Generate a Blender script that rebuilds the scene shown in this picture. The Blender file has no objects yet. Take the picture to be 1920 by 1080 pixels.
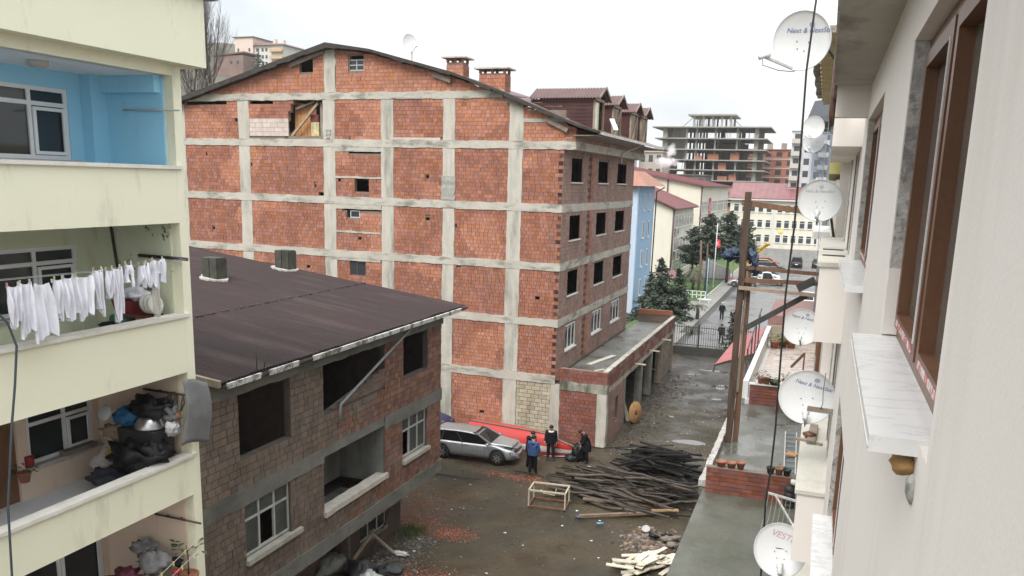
import bpy, math, random
from mathutils import Vector, Matrix, noise as mnoise
R = math.radians
scene = bpy.context.scene
col = scene.collection

# ---------------------------------------------------------------- camera
cam_d = bpy.data.cameras.new('camera')
cam = bpy.data.objects.new('camera', cam_d); col.objects.link(cam)
cam_d.sensor_width = 36.0
cam_d.lens = 36.0 * 1579.6 / 1920.0
cam_d.shift_y = 127.2 / 1920.0
cam_d.clip_start = 0.05; cam_d.clip_end = 3000.0
YAW, PITCH, ROLL = R(19.866), R(11.69), R(1.548)
_f = Vector((-math.sin(YAW) * math.cos(PITCH), math.cos(YAW) * math.cos(PITCH), -math.sin(PITCH)))
_r0 = Vector((math.cos(YAW), math.sin(YAW), 0)); _u0 = _r0.cross(_f)
_r = _r0 * math.cos(ROLL) + _u0 * math.sin(ROLL); _u = -_r0 * math.sin(ROLL) + _u0 * math.cos(ROLL)
_m = Matrix((_r, _u, -_f)).transposed().to_4x4(); _m.translation = Vector((0, 0, 13.0))
cam.matrix_world = _m
scene.camera = cam

# ---------------------------------------------------------------- world: overcast daylight
w = bpy.data.worlds.new('World'); scene.world = w; w.use_nodes = True
nt = w.node_tree; nt.nodes.clear()
SUN_EL, SUN_AZ = R(50), R(187)
sky = nt.nodes.new('ShaderNodeTexSky'); sky.sky_type = 'NISHITA'; sky.sun_disc = False
sky.sun_elevation = SUN_EL; sky.sun_rotation = SUN_AZ; sky.air_density = 1.0; sky.dust_density = 3.0; sky.ozone_density = 1.0
tc = nt.nodes.new('ShaderNodeTexCoord')
mp = nt.nodes.new('ShaderNodeMapping'); mp.inputs['Scale'].default_value = (1.0, 1.0, 2.2); mp.inputs['Location'].default_value = (2.3, .4, .7)
nz = nt.nodes.new('ShaderNodeTexNoise'); nz.inputs['Scale'].default_value = 1.7; nz.inputs['Detail'].default_value = 5; nz.inputs['Roughness'].default_value = .55
cr = nt.nodes.new('ShaderNodeValToRGB')
cr.color_ramp.elements[0].position = .34; cr.color_ramp.elements[0].color = (6.6, 7.4, 8.1, 1)
cr.color_ramp.elements[1].position = .62; cr.color_ramp.elements[1].color = (13.8, 13.8, 13.7, 1)
mx = nt.nodes.new('ShaderNodeMix'); mx.data_type = 'RGBA'; mx.inputs['Factor'].default_value = .96
bg = nt.nodes.new('ShaderNodeBackground'); bg.inputs['Strength'].default_value = .10
wo = nt.nodes.new('ShaderNodeOutputWorld')
nt.links.new(tc.outputs['Generated'], mp.inputs['Vector']); nt.links.new(mp.outputs['Vector'], nz.inputs['Vector'])
# overcast luminance: the zenith of a cloudy sky is about three times as bright as its horizon
sx = nt.nodes.new('ShaderNodeSeparateXYZ'); nt.links.new(tc.outputs['Generated'], sx.inputs['Vector'])
gr = nt.nodes.new('ShaderNodeMapRange'); gr.inputs['From Min'].default_value = 0; gr.inputs['From Max'].default_value = 1; gr.inputs['To Min'].default_value = .36; gr.inputs['To Max'].default_value = 1.0
nt.links.new(sx.outputs['Z'], gr.inputs['Value'])
ml = nt.nodes.new('ShaderNodeMix'); ml.data_type = 'RGBA'; ml.blend_type = 'MULTIPLY'; ml.inputs['Factor'].default_value = 1.0
nt.links.new(cr.outputs['Color'], ml.inputs['A']); nt.links.new(gr.outputs['Result'], ml.inputs['B'])
nt.links.new(nz.outputs['Fac'], cr.inputs['Fac'])
nt.links.new(sky.outputs['Color'], mx.inputs['A']); nt.links.new(ml.outputs['Result'], mx.inputs['B'])
nt.links.new(mx.outputs['Result'], bg.inputs['Color']); nt.links.new(bg.outputs['Background'], wo.inputs['Surface'])
sun_d = bpy.data.lights.new('sun', 'SUN'); sun_d.energy = 1.5; sun_d.angle = R(30); sun_d.color = (1, .97, .93)
sun = bpy.data.objects.new('sun', sun_d); col.objects.link(sun)
sdir = Vector((math.sin(SUN_AZ) * math.cos(SUN_EL), math.cos(SUN_AZ) * math.cos(SUN_EL), math.sin(SUN_EL)))
sun.rotation_euler = sdir.to_track_quat('Z', 'Y').to_euler()
vs = scene.view_settings
scene.display_settings.display_device = 'sRGB'
vs.view_transform = 'Standard'; vs.look = 'None'; vs.exposure = 1.15; vs.gamma = 1.0; vs.use_curve_mapping = False
scene.cycles.max_bounces = 6; scene.cycles.diffuse_bounces = 3; scene.cycles.glossy_bounces = 3
scene.cycles.transmission_bounces = 4; scene.cycles.transparent_max_bounces = 8
scene.cycles.use_denoising = True; scene.cycles.volume_bounces = 3

# ---------------------------------------------------------------- materials
MATS = {}
def mat(name, c1, c2=None, rough=.8, scale=3.0, contrast=(.35, .65), grain=.12, gscale=40.0, bump=.0, bscale=30.0,
        stretch=(1, 1, 1), stain=None, stain_amt=.5, stain_scale=1.2, stain_stretch=(1, 1, .25), stain_edge=(.5, .7), metal=0.0, spec=.5, island=0.0, local=False, rough2=None, vein=False, stain2=None):
    if name in MATS: return MATS[name]
    m = bpy.data.materials.new(name); m.use_nodes = True; MATS[name] = m
    t = m.node_tree; N = t.nodes; K = t.links
    b = N['Principled BSDF']; b.inputs['Metallic'].default_value = metal; b.inputs['Specular IOR Level'].default_value = spec
    if local: src = N.new('ShaderNodeTexCoord').outputs['Object']
    else: src = N.new('ShaderNodeNewGeometry').outputs['Position']
    def tex(sc, st, det=4, ro=.6):
        mp = N.new('ShaderNodeMapping'); mp.inputs['Scale'].default_value = st; K.new(src, mp.inputs['Vector'])
        n = N.new('ShaderNodeTexNoise'); n.inputs['Scale'].default_value = sc; n.inputs['Detail'].default_value = det; n.inputs['Roughness'].default_value = ro
        K.new(mp.outputs['Vector'], n.inputs['Vector']); return n.outputs['Fac']
    def rng(v, a, bb, lo=0.0, hi=1.0):
        r = N.new('ShaderNodeMapRange'); K.new(v, r.inputs['Value'])
        r.inputs['From Min'].default_value = a; r.inputs['From Max'].default_value = bb; r.inputs['To Min'].default_value = lo; r.inputs['To Max'].default_value = hi
        return r.outputs['Result']
    def mix(f, a, bb, bt='MIX'):
        x = N.new('ShaderNodeMix'); x.data_type = 'RGBA'; x.blend_type = bt
        if isinstance(f, float): x.inputs['Factor'].default_value = f
        else: K.new(f, x.inputs['Factor'])
        for s, k in ((a, 'A'), (bb, 'B')):
            if isinstance(s, tuple): x.inputs[k].default_value = (*s, 1)
            else: K.new(s, x.inputs[k])
        return x.outputs['Result']
    fac = tex(scale, stretch)
    c = c1
    if c2: c = mix(rng(fac, *contrast), c1, c2)
    if island:
        g = N.new('ShaderNodeNewGeometry'); oi = N.new('ShaderNodeObjectInfo')
        a = N.new('ShaderNodeMath'); a.operation = 'ADD'; K.new(g.outputs['Random Per Island'], a.inputs[0]); K.new(oi.outputs['Random'], a.inputs[1])
        fr = N.new('ShaderNodeMath'); fr.operation = 'FRACT'; K.new(a.outputs[0], fr.inputs[0])
        hv = N.new('ShaderNodeHueSaturation'); K.new(rng(fr.outputs[0], 0, 1, 1 - island, 1 + island), hv.inputs['Value'])
        f2 = N.new('ShaderNodeMath'); f2.operation = 'MULTIPLY'; K.new(fr.outputs[0], f2.inputs[0]); f2.inputs[1].default_value = 7.31
        f3 = N.new('ShaderNodeMath'); f3.operation = 'FRACT'; K.new(f2.outputs[0], f3.inputs[0])
        K.new(rng(f3.outputs[0], 0, 1, 1 - island * .8, 1 + island * .5), hv.inputs['Saturation'])
        K.new(rng(f3.outputs[0], 0, 1, .5 - island * .035, .5 + island * .035), hv.inputs['Hue'])
        if isinstance(c, tuple): hv.inputs['Color'].default_value = (*c, 1)
        else: K.new(c, hv.inputs['Color'])
        c = hv.outputs['Color']
    if stain:
        s = tex(stain_scale, stain_stretch, 6, .65)
        if vein:
            a1 = N.new('ShaderNodeMath'); a1.operation = 'SUBTRACT'; K.new(s, a1.inputs[0]); a1.inputs[1].default_value = .5
            a2 = N.new('ShaderNodeMath'); a2.operation = 'ABSOLUTE'; K.new(a1.outputs[0], a2.inputs[0]); c = mix(rng(a2.outputs[0], 0, .035, stain_amt, 0), c, stain)
        else: c = mix(rng(s, stain_edge[0], stain_edge[1], 0, stain_amt), c, stain)
    if stain2:
        c = mix(rng(tex(1.7, (1, 1, 1.3), 5, .7), .58, .76, 0, .28), c, stain2)
    if grain:
        g = tex(gscale, (1, 1, 1), 3)
        hv = N.new('ShaderNodeHueSaturation'); K.new(rng(g, .25, .75, 1 - grain, 1 + grain), hv.inputs['Value'])
        if isinstance(c, tuple): hv.inputs['Color'].default_value = (*c, 1)
        else: K.new(c, hv.inputs['Color'])
        c = hv.outputs['Color']
    if isinstance(c, tuple): b.inputs['Base Color'].default_value = (*c, 1)
    else: K.new(c, b.inputs['Base Color'])
    if rough2 is not None: K.new(rng(fac, .4, .62, rough, rough2), b.inputs['Roughness'])
    else: b.inputs['Roughness'].default_value = rough
    if bump:
        bp = N.new('ShaderNodeBump'); bp.inputs['Strength'].default_value = min(1, bump); bp.inputs['Distance'].default_value = .02
        K.new(tex(bscale, stretch, 5, .65), bp.inputs['Height']); K.new(bp.outputs['Normal'], b.inputs['Normal'])
    return m
def glass(name, c=(.03, .035, .04), rough=.06, spec=.6):
    if name in MATS: return MATS[name]
    return mat(name, c, rough=rough, grain=0, spec=spec)

# ---------------------------------------------------------------- mesh builder
class MB:
    def __init__(s): s.v = []; s.f = []; s.m = []; s.sm = []
    def add(s, vs, fs, mi=0, smooth=False):
        n = len(s.v); s.v.extend(Vector(p) for p in vs)
        for f in fs: s.f.append(tuple(n + i for i in f)); s.m.append(mi); s.sm.append(smooth)
        return s
    def box(s, a, b, mi=0):
        x0, y0, z0 = (min(a[i], b[i]) for i in range(3)); x1, y1, z1 = (max(a[i], b[i]) for i in range(3))
        return s.add([(x0,y0,z0),(x1,y0,z0),(x1,y1,z0),(x0,y1,z0),(x0,y0,z1),(x1,y0,z1),(x1,y1,z1),(x0,y1,z1)],
                     [(0,3,2,1),(4,5,6,7),(0,1,5,4),(1,2,6,5),(2,3,7,6),(3,0,4,7)], mi)
    def fbox(s, fr, u0, u1, z0, z1, n0, n1, mi=0):
        P = [fr(u, z, n) for z in (z0, z1) for (u, n) in ((u0, n0), (u1, n0), (u1, n1), (u0, n1))]
        return s.add(P, [(0,3,2,1),(4,5,6,7),(0,1,5,4),(1,2,6,5),(2,3,7,6),(3,0,4,7)], mi)
    def quad(s, a, b, c, d, mi=0): return s.add([a, b, c, d], [(0, 1, 2, 3)], mi)
    def hexa(s, lo, hi, mi=0):       # two 4-point rings
        return s.add(list(lo) + list(hi), [(0,3,2,1),(4,5,6,7),(0,1,5,4),(1,2,6,5),(2,3,7,6),(3,0,4,7)], mi)
    def prism(s, poly, d, mi=0):     # polygon (3d pts) extruded by vector d
        n = len(poly); d = Vector(d); P = [Vector(p) for p in poly]
        return s.add(P + [p + d for p in P], [tuple(range(n - 1, -1, -1)), tuple(range(n, 2 * n))] + [(i, (i + 1) % n, n + (i + 1) % n, n + i) for i in range(n)], mi)
    def loft(s, rings, cap=True, closed=True, mi=0, smooth=True):
        n = len(rings[0]); V = [p for r in rings for p in r]; F = []
        for i in range(len(rings) - 1):
            for j in range(n if closed else n - 1):
                k = (j + 1) % n; F.append((i*n + j, i*n + k, (i+1)*n + k, (i+1)*n + j))
        if cap and closed: F.append(tuple(range(n - 1, -1, -1))); F.append(tuple((len(rings)-1)*n + j for j in range(n)))
        return s.add(V, F, mi, smooth)
    def tube(s, path, r, seg=6, mi=0, smooth=True, cap=True):
        P = [Vector(p) for p in path]; rs = r if isinstance(r, (list, tuple)) else [r] * len(P); rings = []
        prev = None
        for i, p in enumerate(P):
            d = (P[min(i+1, len(P)-1)] - P[max(i-1, 0)]).normalized()
            a = d.orthogonal().normalized() if prev is None else (prev - d * prev.dot(d))
            if a.length < 1e-5: a = d.orthogonal()
            a.normalize(); prev = a; b = d.cross(a)
            rings.append([p + (a * math.cos(2*math.pi*k/seg) + b * math.sin(2*math.pi*k/seg)) * rs[i] for k in range(seg)])
        return s.loft(rings, cap, True, mi, smooth)
    def bar(s, a, b, w, h, mi=0, up=(0, 0, 1)):     # rectangular bar between two points
        a = Vector(a); b = Vector(b); d = (b - a).normalized(); up = Vector(up)
        sd = d.cross(up)
        if sd.length < 1e-4: sd = d.cross(Vector((1, 0, 0)))
        sd.normalize(); u2 = sd.cross(d)
        o = [sd*(-w/2) + u2*(-h/2), sd*(w/2) + u2*(-h/2), sd*(w/2) + u2*(h/2), sd*(-w/2) + u2*(h/2)]
        return s.hexa([a + q for q in o], [b + q for q in o], mi)
    def cyl(s, c, r, h, seg=12, mi=0, r2=None, smooth=True):
        c = Vector(c); r2 = r if r2 is None else r2
        return s.loft([[c + Vector((math.cos(2*math.pi*k/seg)*q, math.sin(2*math.pi*k/seg)*q, z)) for k in range(seg)] for q, z in ((r, 0), (r2, h))], True, True, mi, smooth)
    def lathe(s, c, prof, seg=16, mi=0, M=None, smooth=True):
        c = Vector(c); rings = []
        for q, z in prof:
            ring = [Vector((math.cos(2*math.pi*k/seg)*q, math.sin(2*math.pi*k/seg)*q, z)) for k in range(seg)]
            rings.append([c + (M @ p if M else p) for p in ring])
        return s.loft(rings, True, True, mi, smooth)
    def blob(s, c, r, seg=8, rng=None, amp=.15, mi=0, smooth=True):
        rng = rng or random; c = Vector(c); rr = Vector(r) if isinstance(r, (tuple, list, Vector)) else Vector((r, r, r)); rings = []
        n = max(4, seg // 2 + 1); off = rng.random() * 50
        for i in range(n + 1):
            t = math.pi * i / n; ring = []
            for k in range(seg):
                a = 2*math.pi*k/seg; d = Vector((math.sin(t)*math.cos(a), math.sin(t)*math.sin(a), -math.cos(t)))
                q = 1 + amp * mnoise.noise(d * 2.2 + Vector((off, off, 0))) * 2
                if amp > .22: q += amp * (.45*mnoise.noise(d * 5.5 + Vector((0, off, 3))) - .35*abs(mnoise.noise(d * 9 + Vector((off, 0, 9)))))
                ring.append(c + Vector((d.x*rr.x, d.y*rr.y, d.z*rr.z)) * q)
            rings.append(ring)
        return s.loft(rings, False, True, mi, smooth)
    def build(s, name, mats, parent=None, kind=None, **tags):
        o = obj_from(name, s.mesh(name, mats, parent_loc(parent)), parent)
        if kind: o['kind'] = kind
        for k, v in tags.items():
            if v: o[k] = v
        return o
    def mesh(s, name, mats, off=Vector((0, 0, 0))):
        me = bpy.data.meshes.new(name); me.from_pydata([tuple(p - off) for p in s.v], [], s.f)
        if not isinstance(mats, (list, tuple)): mats = [mats]
        for q in mats: me.materials.append(q)
        me.polygons.foreach_set('material_index', s.m); me.polygons.foreach_set('use_smooth', s.sm); me.update()
        return me
LOC = {}
def parent_loc(p):
    if p is None: return Vector((0, 0, 0))
    return LOC.get(p.name, Vector((0, 0, 0)))
def obj_from(name, me, parent=None):
    o = bpy.data.objects.new(name, me); col.objects.link(o)
    if parent is not None: o.parent = parent; LOC[o.name] = parent_loc(parent)
    return o
def thing(name, label, cat, loc=(0, 0, 0), group=None):
    o = bpy.data.objects.new(name, None); col.objects.link(o); o.empty_display_size = .2
    o.location = loc; LOC[o.name] = Vector(loc); o['label'] = label; o['category'] = cat
    if group: o['group'] = group
    return o
def solo(mb, name, mats, label, cat, group=None):    # a thing that is one mesh, origin at its base centre
    xs = [p.x for p in mb.v]; ys = [p.y for p in mb.v]; zs = [p.z for p in mb.v]
    c = Vector(((min(xs)+max(xs))/2, (min(ys)+max(ys))/2, min(zs)))
    o = obj_from(name, mb.mesh(name, mats, c)); o.location = c; LOC[o.name] = c
    o['label'] = label; o['category'] = cat
    if group: o['group'] = group
    return o
def struct(mb, name, mats):
    o = obj_from(name, mb.mesh(name, mats)); o['kind'] = 'structure'; return o
def copy_tree(o, parent=None):
    c = o.copy(); col.objects.link(c)
    if parent is not None: c.parent = parent
    for ch in list(o.children): copy_tree(ch, c)
    return c
def frame(o, ex, n):
    o = Vector(o); ex = Vector(ex).normalized(); n = Vector(n).normalized()
    return lambda u, z, d=0.0: o + ex * u + Vector((0, 0, z)) + n * d
def rects_minus(r, holes):
    us = sorted({r[0], r[1]} | {min(max(h[i], r[0]), r[1]) for h in holes for i in (0, 1)})
    zs = sorted({r[2], r[3]} | {min(max(h[i], r[2]), r[3]) for h in holes for i in (2, 3)})
    out = []
    for i in range(len(zs) - 1):
        cz = (zs[i] + zs[i+1]) / 2; run = None
        for j in range(len(us) - 1):
            cu = (us[j] + us[j+1]) / 2
            inside = any(h[0] < cu < h[1] and h[2] < cz < h[3] for h in holes)
            if not inside:
                if run and abs(run[1] - us[j]) < 1e-6: run[1] = us[j+1]
                else:
                    if run: out.append(tuple(run))
                    run = [us[j], us[j+1], zs[i], zs[i+1]]
        if run: out.append(tuple(run))
    return out
def rough_bar(mb, fr, u0, u1, z0, z1, n0, n1, rng, amp=.02, step=.3, mi=0):
    vert = (z1 - z0) > (u1 - u0); L = (z1 - z0) if vert else (u1 - u0); k = max(2, int(L / step)); rings = []
    for i in range(k + 1):
        t = i / k; ja, jb = rng.uniform(-amp, amp), rng.uniform(-amp, amp); jn = rng.uniform(0, amp * .6)
        if vert:
            z = z0 + L*t; ring = [fr(u0+ja, z, n0), fr(u1+jb, z, n0), fr(u1+jb, z, n1+jn), fr(u0+ja, z, n1+jn)]
        else:
            u = u0 + L*t; ring = [fr(u, z0+ja, n0), fr(u, z0+ja, n1+jn), fr(u, z1+jb, n1+jn), fr(u, z1+jb, n0)]
        rings.append(ring)
    mb.loft(rings, True, True, mi, False)
def lay_bricks(rects, bw, bh, rng, joint=.012, holes=(), top=None, miss=0.0, wide=.0):
    """brick list (u0,u1,z0,z1,z1b) filling rects, leaving holes; top(u) clips a sloping upper edge"""
    out = []
    for (u0, u1, z0, z1) in rects:
        n = max(1, round((z1 - z0) / bh)); h = (z1 - z0) / n
        for i in range(n):
            za = z0 + i*h; zb = za + h; segs = [(u0, u1)]
            for q in holes:
                if q[2] < zb - .03 and q[3] > za + .03:
                    ns = []
                    for a, b in segs:
                        if q[1] <= a or q[0] >= b: ns.append((a, b)); continue
                        if q[0] > a: ns.append((a, q[0]))
                        if q[1] < b: ns.append((q[1], b))
                    segs = ns
            for a, b in segs:
                u = a; first = True
                while u < b - .02:
                    ww = bw * rng.uniform(.93, 1.07)
                    if wide and rng.random() < wide: ww *= .62
                    if first: ww *= (.5 if i % 2 else 1.0) * rng.uniform(.8, 1.05); first = False
                    e = min(b, u + ww)
                    if b - e < .06: e = b
                    if not (miss and rng.random() < miss):
                        ta, tb = zb - joint, zb - joint
                        if top:
                            ta = min(ta, top(u)); tb = min(tb, top(e))
                        j = rng.uniform(-.25, .25) * joint
                        if min(ta, tb) > za + .03: out.append((u + joint/2 + j, e - joint/2 + j, za, ta, tb))
                    u = e
    return out
_unit = {}
def unit_brick(m):
    if m.name not in _unit:
        b = MB(); b.box((-.5, -.5, -.5), (.5, .5, .5)); _unit[m.name] = b.mesh('brick', m)
    return _unit[m.name]
def build_bricks(bl, fr, parent, mats, rng, n_single=300, depth=.05, proud=.012, single_ok=None, dirx=0.0, pick=None):
    """mats(u,z)->material. the bricks that show largest become parts, the rest one stuff part"""
    camp = Vector((0, 0, 13)); recs = []
    for q in bl:
        c = fr((q[0]+q[1])/2, (q[2]+q[3])/2)
        s = (q[1]-q[0]) * (min(q[3], q[4]) - q[2]) / (c - camp).length_squared
        ok = abs(q[3]-q[4]) < .004 and (single_ok is None or single_ok((q[0]+q[1])/2, q[2]))
        recs.append((s if ok else -1, q, c))
    order = sorted(range(len(recs)), key=lambda i: -recs[i][0]); singles = {i for i in order[:n_single] if recs[i][0] > 0}
    rest = {}
    for i, (s, q, c) in enumerate(recs):
        m = mats((q[0]+q[1])/2, q[2]); pr = proud + rng.uniform(-.006, .007)
        if i in singles:
            o = obj_from('brick', unit_brick(m), parent)
            p = fr((q[0]+q[1])/2, (q[2]+q[3])/2, pr - depth/2) - parent_loc(parent)
            o.location = p; o.rotation_euler = (0, 0, dirx + rng.uniform(-.012, .012)); o.scale = (q[1]-q[0], depth, q[3]-q[2])
        else:
            b = rest.setdefault(m.name, (m, MB()))[1]
            t = rng.uniform(-.005, .005)
            P = [fr(q[0], q[2], -depth), fr(q[1], q[2], -depth), fr(q[1], q[4], -depth), fr(q[0], q[3], -depth),
                 fr(q[0], q[2], pr+t), fr(q[1], q[2], pr-t), fr(q[1], q[4], pr-t), fr(q[0], q[3], pr+t)]
            b.add(P, [(4,5,6,7),(0,1,5,4),(1,2,6,5),(2,3,7,6),(3,0,4,7)])
    for m, b in rest.values(): b.build('bricks', m, parent, kind='stuff')
def corrugated(mb, fr3, u0, u1, v0, v1, pitch=.095, amp=.016, th=.006, sub=4, mi=0):
    """sheet: waves across u, running along v; fr3(u,v,h)->point"""
    n = max(2, int((u1-u0)/pitch*sub)); A = []; B = []
    for i in range(n + 1):
        u = u0 + (u1-u0)*i/n; h = amp * math.sin(2*math.pi*u/pitch)
        A.append(fr3(u, v0, h)); B.append(fr3(u, v1, h))
    k = len(mb.v); mb.v.extend(A + B)
    for i in range(n): mb.f.append((k+i, k+i+1, k+n+1+i+1, k+n+1+i)); mb.m.append(mi); mb.sm.append(True)
# ================================================================ ground
rg = random.Random(11)
M_mud = mat('mud_ground', (.050, .038, .022), (.076, .060, .037), spec=.3, rough=.4, rough2=.85, scale=.55, contrast=(.38, .62), grain=.22, gscale=7, bump=.5, bscale=4,
            stain=(.038, .036, .027), stain_amt=.75, stain_scale=.22, stain_stretch=(1, 1, 1), stain_edge=(.48, .6))
def axis(lo, hi, step, far):
    a = [lo + i*step for i in range(int((hi-lo)/step) + 1)]
    return [-far, -far*.3, -far*.1, lo-25] + a + [hi+25, far*.1, far*.3, far]
gx = axis(-24, 4, .25, 1500); gyy = axis(18, 66, .25, 1500)
PUD = [(-5.4, 42.9, 1.15, .55), (-7.6, 59.4, 1.5, .55), (-5.4, 56.4, .5, 1.0), (-5.4, 52.8, .7, .5), (-6.3, 40.1, .5, .4), (-6.6, 61.2, 1.6, .35), (-7.4, 47.5, .6, .35)]
def gh(x, y):
    if -23 < x < 3 and 18 < y < 65:
        e = min(1, (x+23)/3, (3-x)/3, (y-18)/3, (65-y)/3)
        for (px, py, rx, ry) in PUD:
            q = ((x-px)/rx)**2 + ((y-py)/ry)**2
            if q < 4: e2 = math.exp(-q*1.1); dip = .12*e2; break
        else: dip = 0
        return -dip + e * (.05*mnoise.noise(Vector((x*.35, y*.35, 0))) + .025*mnoise.noise(Vector((x*1.3, y*1.3, 5))))
    return 0.0
g = MB(); nx = len(gx)
g.v = [Vector((x, y, gh(x, y) - .03)) for y in gyy for x in gx]
for j in range(len(gyy)-1):
    for i in range(nx-1): g.f.append((j*nx+i, j*nx+i+1, (j+1)*nx+i+1, (j+1)*nx+i)); g.m.append(0); g.sm.append(True)
struct(g, 'ground', M_mud)

M_water = mat('puddle_water', (.05, .047, .04), rough=.03, grain=0, spec=.9)
for (px, py, rx, ry) in PUD:
    z = -.095 + .012*mnoise.noise(Vector((px, py, 0)))
    b = MB(); b.quad((px-rx*1.25, py-ry*1.25, z), (px+rx*1.25, py-ry*1.25, z), (px+rx*1.25, py+ry*1.25, z), (px-rx*1.25, py+ry*1.25, z)); struct(b, 'puddle', M_water)

# lane of wet grey gravel, lying just above the mud
ln = MB(); lx = [-9.6 + .3*i for i in range(23)]; ly_ = [44 + .4*i for i in range(57)]
idx = {}
for j, y in enumerate(ly_):
    for i, x in enumerate(lx): idx[i, j] = len(ln.v); ln.v.append(Vector((x, y, gh(x, y) - .03 + .008 - .04*(max(0, 50 - y - 3*mnoise.noise(Vector((x*.7, y*.3, 3))))/6)**.7)))
for j in range(len(ly_)-1):
    for i in range(len(lx)-1): ln.f.append((idx[i, j], idx[i+1, j], idx[i+1, j+1], idx[i, j+1])); ln.m.append(0); ln.sm.append(True)
struct(ln, 'lane', mat('wet_gravel_lane', (.038, .033, .026), (.060, .053, .044), spec=.35, rough=.3, rough2=.8, scale=.6, grain=.2, gscale=7, bump=.5, bscale=5, stain=(.07, .06, .05), stain_amt=.6, stain_scale=.5, stain_stretch=(1, 1, 1)))
# ================================================================ the large unfinished brick building
rb = random.Random(21)
M_br1 = mat('brick_red', (.272, .104, .064), (.322, .132, .082), rough=.9, scale=.8, grain=.18, gscale=25, bump=.35, bscale=45, island=.19,
            stain2=(.42, .25, .18), stain=(.17, .085, .065), stain_amt=.55, stain_scale=.55, stain_stretch=(1, 1, .5), stain_edge=(.52, .7))
M_br2 = mat('brick_orange', (.365, .150, .089), (.41, .178, .108), rough=.9, scale=.8, grain=.16, gscale=25, bump=.35, bscale=45, island=.15,
            stain2=(.46, .28, .2), stain=(.25, .13, .10), stain_amt=.4, stain_scale=.5, stain_edge=(.52, .7))
M_br3 = mat('brick_dusty', (.265, .165, .128), (.30, .20, .162), rough=.92, scale=.9, grain=.16, gscale=22, bump=.4, bscale=40, island=.16,
            stain=(.14, .095, .08), stain_amt=.6, stain_scale=.5, stain_stretch=(1, 1, .3), stain_edge=(.5, .7))
M_brd = mat('brick_hollow_end', (.075, .04, .03), (.11, .055, .04), rough=.95, grain=.2)
M_aac = mat('aerated_block', (.50, .41, .36), (.56, .48, .43), rough=.9, grain=.1, island=.08, stain=(.3, .26, .23), stain_amt=.5, stain_edge=(.55, .7))
M_lime = mat('pale_yellow_block', (.33, .29, .21), (.40, .36, .27), rough=.9, grain=.18, island=.16, bump=.4, stain=(.16, .14, .1), stain_amt=.5, stain_edge=(.55, .7))
M_mortar = mat('mortar', (.17, .125, .10), (.22, .17, .14), rough=.95, grain=.2)
M_conc = mat('board_marked_concrete', (.40, .38, .325), (.49, .465, .40), rough=.9, scale=1.3, grain=.12, gscale=30, bump=.45, bscale=14, stretch=(3, 3, .5),
             stain=(.15, .145, .125), stain_amt=.72, stain_scale=1.1, stain_stretch=(1.6, 1.6, .35), stain_edge=(.50, .70))
M_concb = mat('beam_concrete', (.39, .37, .315), (.47, .445, .385), rough=.9, scale=1.2, grain=.14, gscale=26, bump=.45, bscale=16,
              stain=(.12, .117, .10), stain_amt=.78, stain_scale=1.6, stain_stretch=(.5, .5, 1.5), stain_edge=(.50, .66))
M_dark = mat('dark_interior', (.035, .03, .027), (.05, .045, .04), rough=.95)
M_tin = mat('dark_red_roof_sheet', (.080, .036, .034), (.11, .052, .048), rough=.55, scale=1.5, grain=.15, stain=(.07, .04, .04), stain_amt=.6, stain_edge=(.5, .7))
M_tind = mat('dark_roof_edge', (.030, .026, .023), (.055, .048, .042), rough=.9, scale=4, grain=.3)
M_white = mat('white_pvc', (.84, .84, .84), rough=.35, grain=.04)
M_wood = mat('raw_timber', (.27, .20, .13), (.36, .28, .2), rough=.85, scale=2, stretch=(1, 1, 4), grain=.2)
M_woodg = mat('weathered_timber', (.20, .165, .13), (.29, .25, .2), rough=.9, scale=3, grain=.25)
M_glass = glass('window_glass')
M_sill = mat('pale_stone_sill', (.55, .53, .49), (.65, .63, .59), rough=.7, grain=.1)

BB = thing('brick_building', 'large unfinished five storey red brick building with pale concrete frame and dormers', 'building', (-18, 45, 0))
AG = R(-1.44)
ex1 = Vector((math.cos(AG), math.sin(AG), 0)); n1 = Vector((math.sin(AG), -math.cos(AG), 0))
F1 = frame((-12.05, 39.9, 0), ex1, n1)
F2 = frame((-12.05, 0, 0), (0, 1, 0), (1, 0, 0))
def lerp_tab(tab, u):
    if u <= tab[0][0]: return tab[0][1]
    for (a, b), (c, d) in zip(tab, tab[1:]):
        if u <= c: return b + (d-b)*(u-a)/(c-a)
    return tab[-1][1]
RU = [(-28.6, 15.35), (-22.9, 16.98), (-13.1, 19.62), (-10.47, 19.22), (-5.92, 18.04), (-3.03, 17.05), (.64, 15.57), (1.75, 15.25)]
under = lambda u: lerp_tab(RU, u)
colsU = [(-27.6, -26.9), (-23.6, -22.9), (-19.13, -18.40), (-13.60, -12.85), (-10.03, -9.30), (-6.45, -5.78), (-2.85, -2.10)]
beamsZ = [(2.98, 3.41), (5.89, 6.28), (8.70, 9.10), (11.57, 11.97), (14.57, 14.95)]
floors = [(0, 2.98), (3.41, 5.89), (6.28, 8.70), (9.10, 11.57), (11.97, 14.57), (14.95, 16.98)]
broken = [(-15.45, -13.6, 15.12, 16.96), (-15.62, -15.4, 15.12, 16.75), (-15.80, -15.6, 15.12, 16.35), (-15.9, -15.78, 15.3, 15.9)]
gh_ = broken + [(-15.0, -14.15, 18.41, 19.16), (-11.97, -11.05, 18.42, 19.16), (-22.7, -19.9, 16.80, 16.97), (-18.33, -16.77, 16.80, 16.97),
       (-11.66, -10.79, 12.25, 12.92), (-12.2, -11.36, 10.86, 11.3), (-12.03, -11.03, 7.75, 8.56), (-12.0, -10.05, 14.24, 14.34),
       (-13.95, -13.6, 11.98, 12.15), (-12.7, -12.53, 12.75, 12.93), (-12.45, -10.03, 11.25, 11.34), (-4.15, -3.9, .95, 1.12)]
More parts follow.
